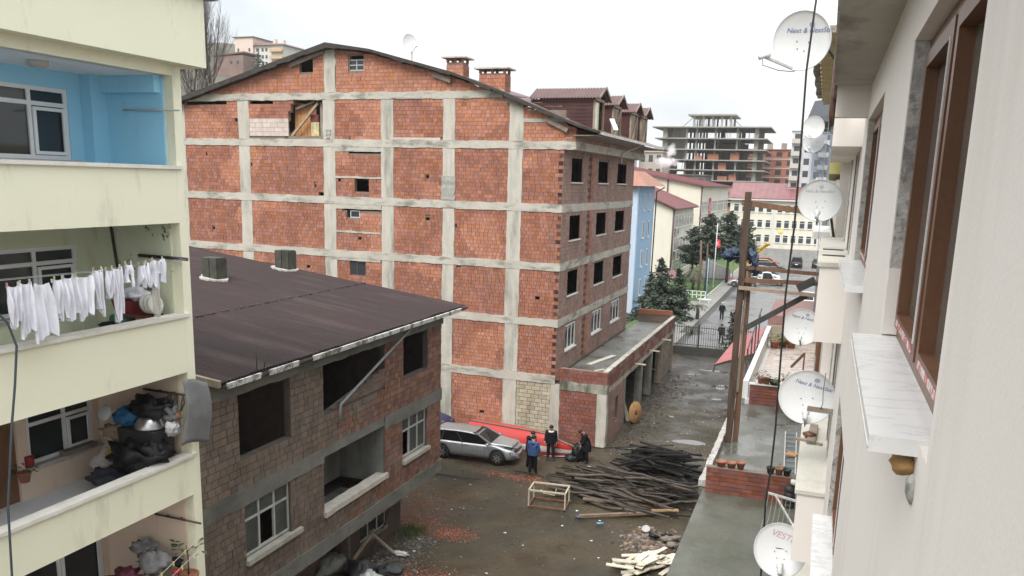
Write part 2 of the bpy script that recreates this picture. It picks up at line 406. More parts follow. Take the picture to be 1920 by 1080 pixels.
for k in range(26):     # knocked-out bricks
    u = rb.uniform(-22, -1); z = rb.uniform(6.5, 16.6)
    gh_.append((u, u + rb.choice([.12, .2, .25]), z, z + .15))
# backing wall, clipped under the roof
bk = MB()
us = [-28, -26, -24, -22, -20, -18, -16, -15, -14.1, -13.1, -11.9, -11, -10, -8, -6, -4, -2, 0]
for r in rects_minus((-28, 0, -.2, 16.4), gh_): bk.fbox(F1, r[0], r[1], r[2], r[3], -.22, -.035)
for (a, b) in zip(us, us[1:]):
    tp = [h for h in gh_ if h[2] > 17.5 and h[0] < (a+b)/2 < h[1]]
    lo = 16.4
    cuts = []
    for h in gh_:
        if h[3] > 16.4 and h[2] < 17.2 and h[0] < b and h[1] > a: cuts.append(h)
    z2 = 17.0
    for r in rects_minus((a, b, 16.4, z2), [h for h in gh_ if h[3] > 16.4]):
        if min(under(r[0]), under(r[1])) > r[3] - .3: bk.fbox(F1, r[0], r[1], r[2], min(r[3], under(r[0]), under(r[1])), -.22, -.035)
    ta, tb = under(a) - .05, under(b) - .05
    if max(ta, tb) > z2:
        if tp:
            h = tp[0]
            bk.fbox(F1, a, b, z2, h[2], -.22, -.035); z0 = h[3]
        else: z0 = z2
        bk.hexa([F1(a, z0, -.22), F1(b, z0, -.22), F1(b, z0, -.035), F1(a, z0, -.035)], [F1(a, max(ta, z0), -.22), F1(b, max(tb, z0), -.22), F1(b, max(tb, z0), -.035), F1(a, max(ta, z0), -.035)])
bk.build('wall', M_mortar, BB)
bl = []; edges = [c for c in colsU] + [(0, 0)]
for fi, (z0, z1) in enumerate(floors):
    for i in range(len(edges)-1):
        u0, u1 = edges[i][1], edges[i+1][0]
        if fi == 5 and i == 6: continue
        if fi == 0 and i == 6: continue
        rc = [(u0, u1, z0, z1)]; hs = list(gh_)
        if i == 3:
            if fi == 4: rc = [(u0, u1, z0, 12.94), (u0, u1, 13.04, 14.33)]
            if fi == 3: rc = [(u0, u1, z0, 10.05), (u0, u1, 10.16, 11.33)]
        if fi == 5 and i == 2: rc = [(u0, -15.8, 16.04, z1), (-15.8, -15.4, 16.04, z1)]
        if fi == 5 and i == 4: rc = [(u0, u1, 15.1, z1)]
        bl += lay_bricks(rc, .255 if fi > 3 else .22, .185, rb, holes=hs, top=(lambda u: under(u) - .02) if fi == 5 else None, wide=.1)
# gable triangle
for (u0, u1) in ((-23.5, -13.45), (-12.75, -2.9)):
    bl += lay_bricks([(u0, u1, 17.35, 20.0)], .27, .185, rb, holes=gh_, top=lambda u: under(u) - .03)
bl += lay_bricks([(-2.1, .6, 16.02, 17.0)], .25, .185, rb, top=lambda u: under(u) - .03)
bl += lay_bricks([(-2.1, .6, 14.95, 15.84)], .25, .185, rb, top=lambda u: under(u) - .03)
def bmat(u, z):
    if z > 17.3: return M_br2
    if z > 14.9: return M_br2 if mnoise.noise(Vector((u*.4, z*.6, 2))) > .0 else M_br1
    if u > -2.2 and z < 12: return M_br1
    return M_br2 if mnoise.noise(Vector((u*.35, z*.5, 7))) > .22 else M_br1
# hollow brick ends at the corner
quo = [b for b in bl if b[1] > -.14 and b[2] < 14.5]; qs = set()
for b in quo:
    if int(b[2]/.185) % 2 == 0: qs.add(b)
bl2 = [b if b not in qs else (b[0], -.24, b[2], b[3], b[4]) for b in bl]
bl2 = [b for b in bl2 if b[1] - b[0] > .03]
build_bricks(bl2, F1, BB, bmat, rb, 290, dirx=AG, single_ok=lambda u, z: u > -20 and (z > 6.5 or u > -6) and z > 1.0 and z < 15)
qb = MB()
for b in qs: qb.fbox(F1, -.22, -.01, b[2], b[3], -.05, .0)
qb.build('hollow_brick_ends', M_brd, BB, kind='stuff')
# pale block panels
pb = lay_bricks([(-18.4, -15.8, 15.1, 16.04)], .5, .235, rb)
for q in pb:
    m = MB(); m.fbox(F1, q[0], q[1], q[2], q[3], -.05, .015 + rb.uniform(0, .006)); m.build('block', M_aac, BB)
m = MB(); m.fbox(F1, -9.3, -6.6, 14.96, 15.08, -.05, .016); m.build('block', M_aac, BB)
for q in lay_bricks([(-2.1, -.25, 0, 2.98)], .42, .21, rb, joint=.022):
    m = MB(); m.fbox(F1, q[0], q[1], q[2], q[3], -.05, .008 + rb.uniform(-.008, .012)); m.build('block', M_lime, BB)
m = MB(); m.fbox(F1, -2.1, .0, -.1, 2.98, -.1, -.034); m.build('mortar_bed', M_mortar, BB)
# frame
for (u0, u1) in colsU:
    for fi, (z0, z1) in enumerate(floors):
        a = rb.uniform(-.02, .02); zt = min(z1, under((u0+u1)/2) - .05)
        if zt < z0 + .3: continue
        m = MB(); rough_bar(m, F1, u0+a, u1+a, z0, zt, -.2, .03, rb, .018); m.build('column', M_conc, BB)
m = MB(); rough_bar(m, F1, -13.45, -12.75, 17.35, 19.5, -.2, .03, rb, .035); m.build('column', M_conc, BB)
m = MB(); rough_bar(m, F1, -.25, .27, 0, 2.98, -.2, .03, rb, .02); m.build('column', M_conc, BB)
for (z0, z1) in beamsZ:
    m = MB(); e = .62 if z0 > 14 else 0.0; rough_bar(m, F1, -28, e, z0, z1, -.2, .045, rb, .022); m.build('beam', M_concb, BB)
m = MB(); rough_bar(m, F1, -22.9, -3.2, 16.98, 17.35, -.2, .045, rb, .025); m.build('beam', M_concb, BB)
for (u0, u1, z0, z1) in ((-12.85, -10.03, 14.33, 14.58), (-12.85, -10.03, 11.33, 11.58), (-12.85, -10.03, 12.94, 13.04), (-12.85, -10.03, 10.05, 10.16),
                         (-2.1, .15, 15.84, 16.02), (-13.55, -10.1, 8.55, 8.72)):
    m = MB(); rough_bar(m, F1, u0, u1, z0, z1, -.2, .035, rb, .014); m.build('beam', M_concb, BB)
# plaster patches on C5
m = MB(); rough_bar(m, F1, -6.5, -5.74, 12.0, 13.2, -.02, .05, rb, .045, .14); m.build('patch', mat('rough_mortar_patch', (.27, .26, .235), (.36, .35, .31), rough=.95, scale=6, bump=1, bscale=14, grain=.3), BB)
m = MB(); rough_bar(m, F1, -13.4, -13.1, 15.0, 15.45, -.1, .06, rb, .05, .1); m.build('patch', MATS['rough_mortar_patch'], BB)
# broken opening: boards, posts, sagging timber
gI = frame(F1(0, 0, -.55), ex1, n1)
for i in range(7):
    u = -15.75 + i*.2
    m = MB(); m.fbox(gI, u, u + .185, 15.0, 16.9 - .02*i, -.02, .012 + .01*(i % 2)); m.build('board', mat('orange_boards', (.42, .19, .07), (.5, .25, .1), rough=.7, grain=.15), BB)
m = MB(); m.bar(F1(-15.75, 15.1, -.2), F1(-14.0, 16.85, -.2), .1, .14); m.build('brace', M_wood, BB)
m = MB(); m.bar(F1(-15.5, 16.55, -.3), F1(-14.3, 16.92, -.3), .1, .1); m.build('brace', M_woodg, BB)
m = MB(); m.bar(F1(-13.85, 15.0, -.3), F1(-13.85, 16.9, -.3), .12, .14); m.build('post', M_woodg, BB)
m = MB(); m.fbox(F1, -14.55, -14.05, 15.12, 15.85, -.5, -.3); m.build('cloth', mat('pale_yellow_cloth', (.6, .52, .25), (.35, .3, .2), rough=.9, scale=5), BB)
m = MB(); m.fbox(F1, -14.6, -14.1, 15.85, 16.25, -.5, -.33); m.build('cloth', mat('dark_red_cloth', (.18, .05, .045), (.1, .03, .03), rough=.9, scale=5), BB)
# gable windows
def wframe(fr, u0, u1, z0, z1, mx, mz, parent, m, t=.05, n0=-.12, n1=-.06, gl=True, name='window'):
    f = MB()
    f.fbox(fr, u0, u1, z0, z0+t, n0, n1); f.fbox(fr, u0, u1, z1-t, z1, n0, n1)
    f.fbox(fr, u0, u0+t, z0+t, z1-t, n0, n1); f.fbox(fr, u1-t, u1, z0+t, z1-t, n0, n1)
    for u in mx: f.fbox(fr, u-t/2, u+t/2, z0+t, z1-t, n0, n1)
    xs = [u0+t] + [q for u in mx for q in (u-t/2, u+t/2)] + [u1-t]
    for z in mz:
        for a, b in zip(xs[::2], xs[1::2]): f.fbox(fr, a, b, z-t/2, z+t/2, n0, n1)
    o = f.build(name, m, parent)
    if gl:
        zz = [z0+t] + [q for z in mz for q in (z-t/2, z+t/2)] + [z1-t]
        for a, b in zip(xs[::2], xs[1::2]):
            for c, d in zip(zz[::2], zz[1::2]):
                if gl == 'some' and rb.random() < .4: continue
                p = MB(); p.fbox(fr, a, b, c, d, (n0+n1)/2-.005, (n0+n1)/2+.005); p.build('pane', M_glass, o)
    return o
M_greyfr = mat('grey_painted_frame', (.42, .43, .42), (.5, .5, .48), rough=.6, grain=.15)
wframe(F1, -11.97, -11.05, 18.42, 18.98, (-11.5,), (18.7,), BB, M_greyfr)
wframe(F1, -12.0, -11.4, 10.86, 11.25, (), (), BB, M_greyfr)
wframe(F1, -12.03, -11.03, 7.75, 8.5, (-11.6,), (), BB, mat('dark_frame', (.06, .065, .07), rough=.5))
# street side -------------------------------------------------
wy = [(41.35, 43.3), (46.7, 48.9), (51.3, 53.7)]; wz = [(4.45, 5.75), (7.32, 8.55), (10.15, 11.4), (13.05, 14.23)]
sh = [(a, b, c, d) for a, b in wy for c, d in wz]
bk = MB()
for r in rects_minus((39.96, 56.0, 0, 14.6), sh + [(40.3, 56, -1, 3.0)]): bk.fbox(F2, r[0], r[1], r[2], r[3], -.22, -.035)
F2t = frame((-11.45, 0, 0), (0, 1, 0), (1, 0, 0))
bk.fbox(F2t, 40.0, 56.0, 14.9, 15.55, -.22, -.035)
bk.build('wall', M_mortar, BB)
bl = []
sf = [(3.41, 5.89), (6.28, 8.70), (9.10, 11.57), (11.97, 14.57)]
for z0, z1 in sf:
    bl += lay_bricks([(39.9, 44.55, z0, z1), (45.7, 56.0, z0, z1)], .25, .19, rb, holes=sh, wide=.1)
build_bricks(bl, F2, BB, lambda u, z: M_br3, rb, 0, depth=.04, proud=.006)
bl = lay_bricks([(39.95, 56.0, 14.95, 15.55)], .25, .19, rb); build_bricks(bl, F2t, BB, lambda u, z: M_br3, rb, 0, depth=.04, proud=.006)
dk = MB(); lt = MB()
for z0, z1 in sf:
    n = int((z1-z0)/.19)
    for i in range(n):
        a = z0 + i*(z1-z0)/n
        dk.fbox(F2, 44.57, 45.1, a+.01, a+(z1-z0)/n-.005, -.1, -.06 + (.05 if i % 2 else 0))
        lt.fbox(F2, 45.12, 45.68, a+.01, a+(z1-z0)/n-.005, -.1, .01 + (.03 if i % 2 else 0))
dk.build('recessed_bricks', M_brd, BB, kind='stuff'); lt.build('toothed_bricks', M_br1, BB, kind='stuff')
for (z0, z1) in beamsZ[1:4]:
    m = MB(); rough_bar(m, F2, 39.86, 56.02, z0, z1, -.2, .03, rb, .018); m.build('beam', M_concb, BB)
m = MB(); m.box((-12.2, 39.95, 14.57), (-11.42, 56.0, 14.95)); m.build('beam', M_concb, BB)
for (a, b) in wy:
    for k, (c, d) in enumerate(wz):
        m = MB(); m.fbox(F2, a-.08, b+.08, c-.07, c, -.2, .07); m.build('sill', M_sill, BB)
        rv = MB()
        rv.fbox(F2, b, b+.01, c, d, -.22, -.01); rv.build('reveal', M_conc if k < 2 else M_br1, BB)
        if k == 0: wframe(F2, a, b, c, d, (a+(b-a)*.33, a+(b-a)*.67), (), BB, M_white, .07, -.1, -.04)
# shell and slabs (dark rooms)
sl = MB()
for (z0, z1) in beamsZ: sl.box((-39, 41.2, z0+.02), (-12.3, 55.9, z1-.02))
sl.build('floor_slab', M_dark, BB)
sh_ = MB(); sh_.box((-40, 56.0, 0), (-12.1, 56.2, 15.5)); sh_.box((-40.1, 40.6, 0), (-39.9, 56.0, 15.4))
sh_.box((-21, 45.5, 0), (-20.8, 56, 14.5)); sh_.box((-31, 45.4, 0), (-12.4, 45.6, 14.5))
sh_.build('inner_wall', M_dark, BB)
# roof ---------------------------------------------------------
ru = [(u, z + .16) for u, z in RU]
ru[0] = (-29, 15.4); ru[-1] = (1.75, 15.4)
FR = lambda u, z, d: F1(u, z, 0) + Vector((0, 1, 0)) * d
def roof_strip(a, b, name, m, th=.03, d0=-.42, d1=16.6):
    r = MB(); r.hexa([FR(a[0], a[1]-th, d0), FR(b[0], b[1]-th, d0), FR(b[0], b[1]-th, d1), FR(a[0], a[1]-th, d1)],
                     [FR(a[0], a[1], d0), FR(b[0], b[1], d0), FR(b[0], b[1], d1), FR(a[0], a[1], d1)]); return r.build(name, m, BB)
for a, b in zip(ru, ru[1:]): roof_strip(a, b, 'roof_sheet', M_tin)
# dark rafters and fringe under the verge
ed = MB()
for a, b in zip(ru, ru[1:]):
    for i in range(max(1, int((b[0]-a[0])/.6))):
        k = max(1, int((b[0]-a[0])/.6)); u0 = a[0]+(b[0]-a[0])*i/k; u1 = a[0]+(b[0]-a[0])*(i+1)/k
        z0 = lerp_tab(ru, u0); z1 = lerp_tab(ru, u1); dd = (.24 if u0 < -12.5 else .15) + rb.uniform(-.05, .03)
        ed.hexa([FR(u0, z0-dd, -.46), FR(u1, z1-dd+rb.uniform(-.03, .03), -.46), FR(u1, z1-dd, -.02), FR(u0, z0-dd, -.02)],
                [FR(u0, z0+.025, -.46), FR(u1, z1+.025, -.46), FR(u1, z1+.025, -.02), FR(u0, z0+.025, -.02)])
ed.build('verge', M_tind, BB)
for (a, b) in (((-15.5, 18.75), (-13.4, 19.4)), ((-3.0, 16.95), (-2.1, 16.6)), ((-7.0, 18.15), (-6.0, 17.8)), ((-.9, 15.95), (.2, 15.45))):
    m = MB(); m.bar(F1(a[0], a[1], .12), F1(b[0], b[1], .12), .14, .2); m.build('rafter_end', M_woodg, BB)
m = MB(); m.bar((-10.32, 40.0, 15.33), (-10.32, 56.5, 15.38), .12, .1)
gut = m.build('gutter', mat('pale_gutter', (.6, .58, .55), (.42, .4, .37), rough=.6, scale=5, grain=.2), BB)
for i in range(34):
    y = 40.1 + i*.48; m = MB(); m.box((-10.25, y, 15.26), (-10.235, y+.4, 15.40)); m.build('gutter_section', MATS['pale_gutter'], BB)
m = MB(); m.tube([(-10.3, 49.6, 15.3), (-10.6, 49.6, 15.1), (-11.35, 49.2, 14.75), (-11.37, 49.2, 14.2)], .05, 6); m.build('downpipe', M_greyfr, BB)
# soffit
m = MB(); m.box((-11.5, 39.6, 15.2), (-10.35, 56.4, 15.24)); m.build('soffit', M_woodg, BB)
# dormers
def roof_at(x):
    u = (x + 12.05); return lerp_tab(ru, u)
for k, y in enumerate((42.95, 46.85, 51.3, 54.2)):
    dm = MB(); hw = .95; xf = -11.0; xb = -14.2
    def side(s):
        return [(xb, y + s*hw, 17.1), (xf-.25, y + s*hw, 17.1), (xf-.25, y + s*hw, roof_at(xf-.25)-.1), (xb, y + s*hw, roof_at(xb)-.15)]
    for s in (-1, 1):
        d = MB()
        n = 9
        for i in range(n):
            z0 = 15.55 + i*(17.12-15.55)/n; z1 = z0 + (17.12-15.55)/n - .02
            x0 = max(xb, -12.05 + next((u for u in [q*.1 for q in range(20, -60, -1)] if lerp_tab(ru, u) > z1 - .05), -5))
            d.hexa([(xb-.3, y+s*hw-.02, z0), (xf-.25, y+s*hw-.02, z0), (xf-.25, y+s*hw+.02, z0), (xb-.3, y+s*hw+.02, z0)],
                   [(xb-.3, y+s*(hw+.04)-.02, z1), (xf-.25, y+s*(hw+.04)-.02, z1), (xf-.25, y+s*(hw+.04)+.02, z1), (xb-.3, y+s*(hw+.04)+.02, z1)])
        d.build('dormer_cheek', M_tin, BB)
    for s in (-1, 1):
        rr = MB()
        def f3(u, v, h, s=s): # u along x, v from ridge to eave
            return Vector((u, y + s*v*1.2, 17.72 - v*.58 + h))
        corrugated(rr, f3, -14.6, xf+.12, 0, 1.0, .16, .03)
        def f4(u, v, h, s=s): return Vector((u, y + s*v*1.2, 17.68 - v*.58 + h))
        corrugated(rr, f4, -14.6, xf+.12, 0, 1.0, .16, .03)
        rr.build('dormer_roof', M_tin, BB)
        m = MB(); m.bar((xf+.14, y, 17.72), (xf+.14, y + s*1.22, 17.13), .04, .12); m.build('barge_board', M_woodg, BB)
        m = MB(); m.bar((xf-.22, y + s*(hw-.05), 15.5), (xf-.22, y + s*(hw-.05), 17.15), .1, .1); m.build('dormer_post', M_wood, BB)
    m = MB(); m.bar((xf-.2, y-hw, 17.12), (xf-.2, y+hw, 17.12), .1, .12); m.build('dormer_lintel', M_woodg, BB)
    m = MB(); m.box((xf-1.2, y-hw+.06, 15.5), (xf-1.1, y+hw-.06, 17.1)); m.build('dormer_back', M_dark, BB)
    if k == 0:
        m = MB(); m.box((xf-.22, y-.85, 15.7), (xf-.19, y-.35, 16.95)); m.build('foil_sheet', mat('silver_foil', (.55, .56, .58), (.75, .76, .78), rough=.35, scale=6), BB)
        m = MB(); m.box((xf-.26, y-.45, 15.6), (xf-.23, y+.1, 17.0)); m.build('foam_sheet', mat('yellow_foam', (.62, .6, .3), (.5, .47, .25), rough=.9), BB)
    else:
        for q in range(3):
            m = MB(); m.box((xf-.2, y-.85+q*.4, 15.6), (xf-.17, y-.6+q*.4+.1, 17.0)); m.build('dormer_board', M_woodg, BB)
        m = MB(); m.bar((xf-.1, y-.7, 15.6), (xf-.1, y+.5, 17.0), .05, .1); m.build('dormer_brace', M_wood, BB)
m = MB(); m.bar((-10.6, 44.3, 15.75), (-11.0, 44.9, 16.35), .25, .05); m.build('loose_panel', M_white, BB)
# chimneys
def brick_chimney(x0, x1, y, z0, z1, lab):
    c = thing('chimney', lab, 'chimney', ((x0+x1)/2, y+.4, z0))
    b = MB(); b.box((x0+.02, y+.02, z0), (x1-.02, y+.78, z1-.02)); b.build('core', M_mortar, c)
    n = int((z1-z0)/.19)
    for i in range(n):
        za = z0 + i*.19; o = .12 if i % 2 else 0
        u = x0
        while u < x1 - .02:
            e = min(x1, u + (.26 - (o if u == x0 else 0))); q = MB(); q.box((u+.006, y-.005, za), (e-.006, y+.1, za+.175)); q.build('brick', M_br2, c); u = e
        for s in range(3):
            q = MB(); q.box((x1-.05, y+.1+s*.24, za), (x1+.006, y+.33+s*.24, za+.175)); q.build('brick', M_br1, c)
    for px in (x0+.06, (x0+x1)/2, x1-.06):
        for py in (y+.06, y+.72):
            q = MB(); q.box((px-.06, py-.06, z1-.02), (px+.06, py+.06, z1+.18)); q.build('cap_support', M_br1, c)
    q = MB(); q.box((x0-.22, y-.2, z1+.18), (x1+.22, y+1.0, z1+.25)); q.build('cap', M_conc, c)
brick_chimney(-19.25, -18.3, 42.0, 17.9, 19.0, 'narrow brick chimney with flat cap beside the thin antenna mast')
brick_chimney(-17.4, -15.95, 42.0, 17.2, 18.42, 'wide brick chimney with flat cap near the dormers')
# antenna mast
m = MB(); m.tube([(-19.15, 43.0, 18.2), (-19.15, 43.0, 20.7)], .022, 5); solo(m, 'antenna_mast', M_greyfr, 'thin antenna mast on the brick building roof behind the narrow chimney', 'antenna')
# street side extension ---------------------------------------
M_hconc_ = mat('darker_grey_concrete', (.17, .165, .14), (.24, .235, .205), rough=.9, scale=1.2, grain=.15, stain=(.07, .07, .055), stain_amt=.7)  # darker grey concrete for the annex columns
EX = thing('street_annex', 'low flat roofed brick annex along the street side of the large building', 'annex', (-10.7, 50, 0))
F3 = frame((-9.35, 0, 0), (0, 1, 0), (1, 0, 0))
m = MB(); m.box((-12.0, 40.0, 3.0), (-9.4, 60.0, 3.32)); m.build('roof_slab', mat('wet_roof_concrete', (.12, .12, .105), (.2, .2, .185), rough=.25, rough2=.8, scale=.6, grain=.2, stain=(.08, .09, .06), stain_amt=.6, stain_stretch=(1, 1, 1)), EX)
FG = frame((-12.05, 39.88, 0), ex1, n1)
m = MB(); m.fbox(FG, .28, 2.72, 0, 3.85, -.22, -.02); m.build('end_wall', M_mortar, EX)
bl = lay_bricks([(.28, 2.2, 0, 2.72)], .25, .19, rb) + lay_bricks([(0.0, 2.72, 3.2, 3.85)], .25, .19, rb)
M_dred = mat('wet_dark_red_brick', (.17, .058, .040), (.21, .078, .054), rough=.7, scale=1, grain=.16, island=.2, bump=.3, stain=(.09, .04, .03), stain_amt=.6)
build_bricks(bl, FG, EX, lambda u, z: M_dred, rb, 170, dirx=AG)
m = MB(); rough_bar(m, FG, 2.25, 2.75, 0, 2.75, -.3, .03, rb, .02); m.build('column', M_conc, EX)
m = MB(); rough_bar(m, FG, .28, 2.75, 2.75, 3.2, -.3, .03, rb, .03); m.build('beam', mat('mossy_concrete', (.22, .215, .17), (.34, .33, .28), rough=.9, scale=3, stain=(.05, .055, .03), stain_amt=.9, stain_edge=(.45, .6)), EX)
m = MB(); m.box((-9.55, 40.1, 3.32), (-9.37, 60.0, 3.82)); m.box((-12.0, 59.85, 3.32), (-9.55, 60.0, 3.9)); m.build('parapet', M_mortar, EX)
bl = lay_bricks([(39.9, 60.0, 3.0, 3.8)], .26, .2, rb); build_bricks(bl, F3, EX, lambda u, z: M_br3 if mnoise.noise(Vector((u*.8, z*2, 3))) < -.1 else M_dred, rb, 110, dirx=math.pi/2)
m = MB(); rough_bar(m, F3, 39.85, 60.0, 3.83, 3.9, -.22, .03, rb, .012); m.build('coping', M_concb, EX)
m = MB(); m.box((-12.0, 59.8, 3.9), (-9.55, 60.02, 4.25)); m.build('rear_parapet', M_br1, EX)
m = MB(); rough_bar(m, F3, 40.0, 60.0, 2.72, 3.0, -.25, .0, rb, .02); m.build('beam', M_concb, EX)
hs3 = [(41.9, 42.6, .9, 2.1)]
m = MB()
for r in rects_minus((40.0, 43.9, 0, 2.72), hs3): m.fbox(F3, r[0], r[1], r[2], r[3], -.22, -.03)
m.build('side_wall', M_mortar, EX)
build_bricks(lay_bricks([(40.0, 43.9, 0, 2.72)], .25, .19, rb, holes=hs3), F3, EX, lambda u, z: M_br3, rb, 0)
for u in (43.9, 48.6, 51.6, 55.2, 59.4):
    m = MB(); rough_bar(m, F3, u, u+.4, 0, 2.72, -.4, .0, rb, .02); m.build('column', M_woodg if u > 54 else M_hconc_, EX)
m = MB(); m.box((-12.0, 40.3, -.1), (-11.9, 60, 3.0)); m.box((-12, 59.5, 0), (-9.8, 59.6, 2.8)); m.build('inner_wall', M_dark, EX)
for i in range(6):
    y = 55.3 + i*.62; m = MB(); m.bar((-9.5, y, 0), (-9.45, y+.15, 2.6), .04, .5); m.build('board', M_woodg, EX)
for y in (46.5, 50.8, 55.0):
    m = MB(); m.bar((-9.4, y, 3.05), (-8.75, y+.1, 3.0), .07, .07); m.build('protruding_timber', mat('pale_timber', (.5, .44, .35), (.6, .54, .44), rough=.8), EX)
# timbers leaning in the open bays of the annex, loose boards on its roof
for i, (a, b) in enumerate((((-9.2, 45.0, .05), (-10.6, 47.8, 1.9)), ((-9.25, 45.2, .05), (-10.7, 48.2, 1.6)), ((-9.3, 44.9, .05), (-10.4, 47.4, 2.2)), ((-9.4, 45.6, .05), (-10.9, 48.4, 1.3)))):
    m = MB(); m.bar(a, b, .12, .04); solo(m, 'leaning_plank', M_woodg, 'grey plank leaning in the open bay of the brick annex', 'plank', 'planks leaning in the annex bay')
m = MB(); m.bar((-11.3, 43.6, 3.36), (-10.6, 46.6, 3.37), .3, .04); solo(m, 'loose_board', mat('pale_board', (.55, .52, .45), (.62, .6, .53), rough=.8), 'long pale board lying on the annex roof beside the brick wall', 'board')
m = MB(); m.bar((-10.6, 42.2, 3.36), (-10.2, 42.7, 3.37), .12, .04); solo(m, 'loose_board', MATS['pale_board'], 'short pale offcut lying on the annex roof', 'board')
for i, (a, b) in enumerate((((-11.6, 41.0, 3.36), (-10.2, 40.9, 3.37)), ((-10.6, 40.6, 3.36), (-9.9, 42.2, 3.37)))):
    m = MB(); m.bar(a, b, .09, .05); solo(m, 'thin_batten', M_woodg, ('grey batten lying across the near end of the annex roof', 'grey batten lying slantwise at the near corner of the annex roof')[i], 'batten')
# ================================================================ low unfinished house with the dark corrugated roof
rh = random.Random(31)
HS = thing('unfinished_house', 'low unfinished house of dusty hollow brick under a dark brown corrugated roof', 'house', (-16, 22, 0))
FH = frame((-13, 0, 0), (0, 1, 0), (1, 0, 0))
M_hb1 = mat('house_brick_dusty', (.132, .098, .074), (.172, .130, .10), rough=.92, scale=.7, grain=.16, gscale=30, bump=.4, bscale=40, island=.2,
            stain=(.11, .085, .07), stain_amt=.5, stain_scale=.5, stain_edge=(.5, .68))
M_hb2 = mat('house_brick_red', (.165, .080, .054), (.21, .102, .070), rough=.92, scale=.7, grain=.16, gscale=30, bump=.4, bscale=40, island=.28,
            stain=(.1, .055, .045), stain_amt=.4, stain_scale=.6, stain_edge=(.52, .7))
M_hconc = mat('grey_house_concrete', (.125, .122, .105), (.185, .18, .155), rough=.92, scale=1.1, grain=.18, gscale=25, bump=.5, bscale=14,
              stain=(.06, .06, .05), stain_amt=.7, stain_scale=1.0, stain_stretch=(.6, .6, 1), stain_edge=(.5, .68))
M_hplas = mat('grey_house_plaster', (.15, .15, .135), (.22, .22, .2), rough=.9, scale=1.2, grain=.15, bump=.3, stain=(.07, .075, .06), stain_amt=.6, stain_scale=1.3, stain_edge=(.48, .65))
M_onduline = mat('brown_corrugated_sheet', (.026, .0165, .0165), (.041, .027, .0265), spec=.25, rough=.68, rough2=.85, scale=.55, stretch=(.35, 1.5, 1), grain=.16, gscale=14,
                 stain=(.085, .058, .054), stain_amt=.6, stain_scale=.9, stain_stretch=(.22, 1.8, 1), stain_edge=(.52, .72))
hol = [(16.4, 18.55, 6.08, 7.75), (20.15, 23.8, 6.32, 7.95), (25.1, 27.0, 6.31, 7.75), (16.5, 18.45, 3.36, 4.84), (20.1, 23.75, 3.3, 5.0), (25.05, 26.95, 3.36, 4.84)]
bk = MB()
for r in rects_minus((14.6, 28.15, 2.1, 7.76), hol): bk.fbox(FH, r[0], r[1], r[2], r[3], -.2, -.03)
bk.build('wall', mat('house_mortar', (.07, .058, .05), (.10, .085, .075), rough=.95, grain=.2), HS)
bl = []
for z0, z1 in ((2.5, 4.85), (5.30, 7.76)):
    bl += lay_bricks([(14.6, 28.15, z0, z1)], .245, .19, rh, joint=.016, holes=hol, wide=.12)
# stepped sill course of the wide opening
for i in range(8):
    bl += lay_bricks([(20.6 + i*.4, 23.8, 6.325 + i*.075, 6.325 + (i+1)*.075)], .3, .075, rh)
m = MB(); m.prism([FH(20.62, 6.32, -.2), FH(23.79, 6.32, -.2), FH(23.79, 6.88, -.2)], (.15, 0, 0)); m.build('stepped_backing', M_hconc, HS)
def hm(u, z):
    k = (u - 21.3)/5 + .55*mnoise.noise(Vector((u*.5, z*.5, 1))) + .5*mnoise.noise(Vector((u*3.1, z*4.1, 1)))
    return M_hb2 if k > .3 else M_hb1
build_bricks(bl, FH, HS, hm, rh, 290, depth=.06, proud=.008, dirx=math.pi/2, single_ok=lambda u, z: u > 15.1)
for (z0, z1, e) in ((7.76, 8.3, .06), (4.85, 5.30, .03), (2.05, 2.5, .04)):
    segs = [(14.6, 28.2)]
    if z0 == 4.85: segs = [(14.6, 20.1), (23.75, 28.2)]
    for a, b in segs:
        m = MB(); rough_bar(m, FH, a, b, z0, z1, -.2, e, rh, .02); m.build('beam', M_hconc, HS)
m = MB(); m.fbox(FH, 20.1, 23.75, 5.0, 5.3, -.2, .0); m.build('beam', M_hconc, HS)
# reveals, frames, sills
M_hwin = mat('old_white_frame', (.36, .36, .34), (.46, .46, .44), rough=.6, scale=5, grain=.15, stain=(.2, .19, .16), stain_amt=.6)
M_hglass = mat('dusty_glass', (.045, .05, .048), (.075, .08, .075), rough=.25, scale=2, spec=.5)
for a, b in ((16.5, 18.45), (25.05, 26.95)):
    w3 = (b-a)/3
    o = wframe(FH, a, b, 3.42, 4.84, (a+w3, a+2*w3), (4.38,), HS, M_hwin, .06, -.13, -.07, gl=False)
    for i in range(3):
        for (c, d) in ((3.48, 4.35), (4.41, 4.78)):
            if (i, c) in (((1, 3.48),) if a < 20 else ((0, 3.48),)): continue
            p = MB(); p.fbox(FH, a+i*w3+.04, a+(i+1)*w3-.04, c, d, -.105, -.095); p.build('pane', M_hglass, o)
    m = MB(); m.fbox(FH, a-.05, b+.42 if a < 20 else b+.12, 3.24, 3.37, -.2, .12); m.build('sill', mat('old_sill', (.34, .32, .27), (.44, .42, .37), rough=.8, grain=.2, stain=(.17, .16, .12), stain_amt=.6), HS)
m = MB(); rough_bar(m, FH, 20.05, 23.85, 3.18, 3.34, -.3, .1, rh, .015); m.build('sill', mat('pale_sill', (.42, .39, .33), (.52, .49, .43), rough=.8, grain=.15), HS)
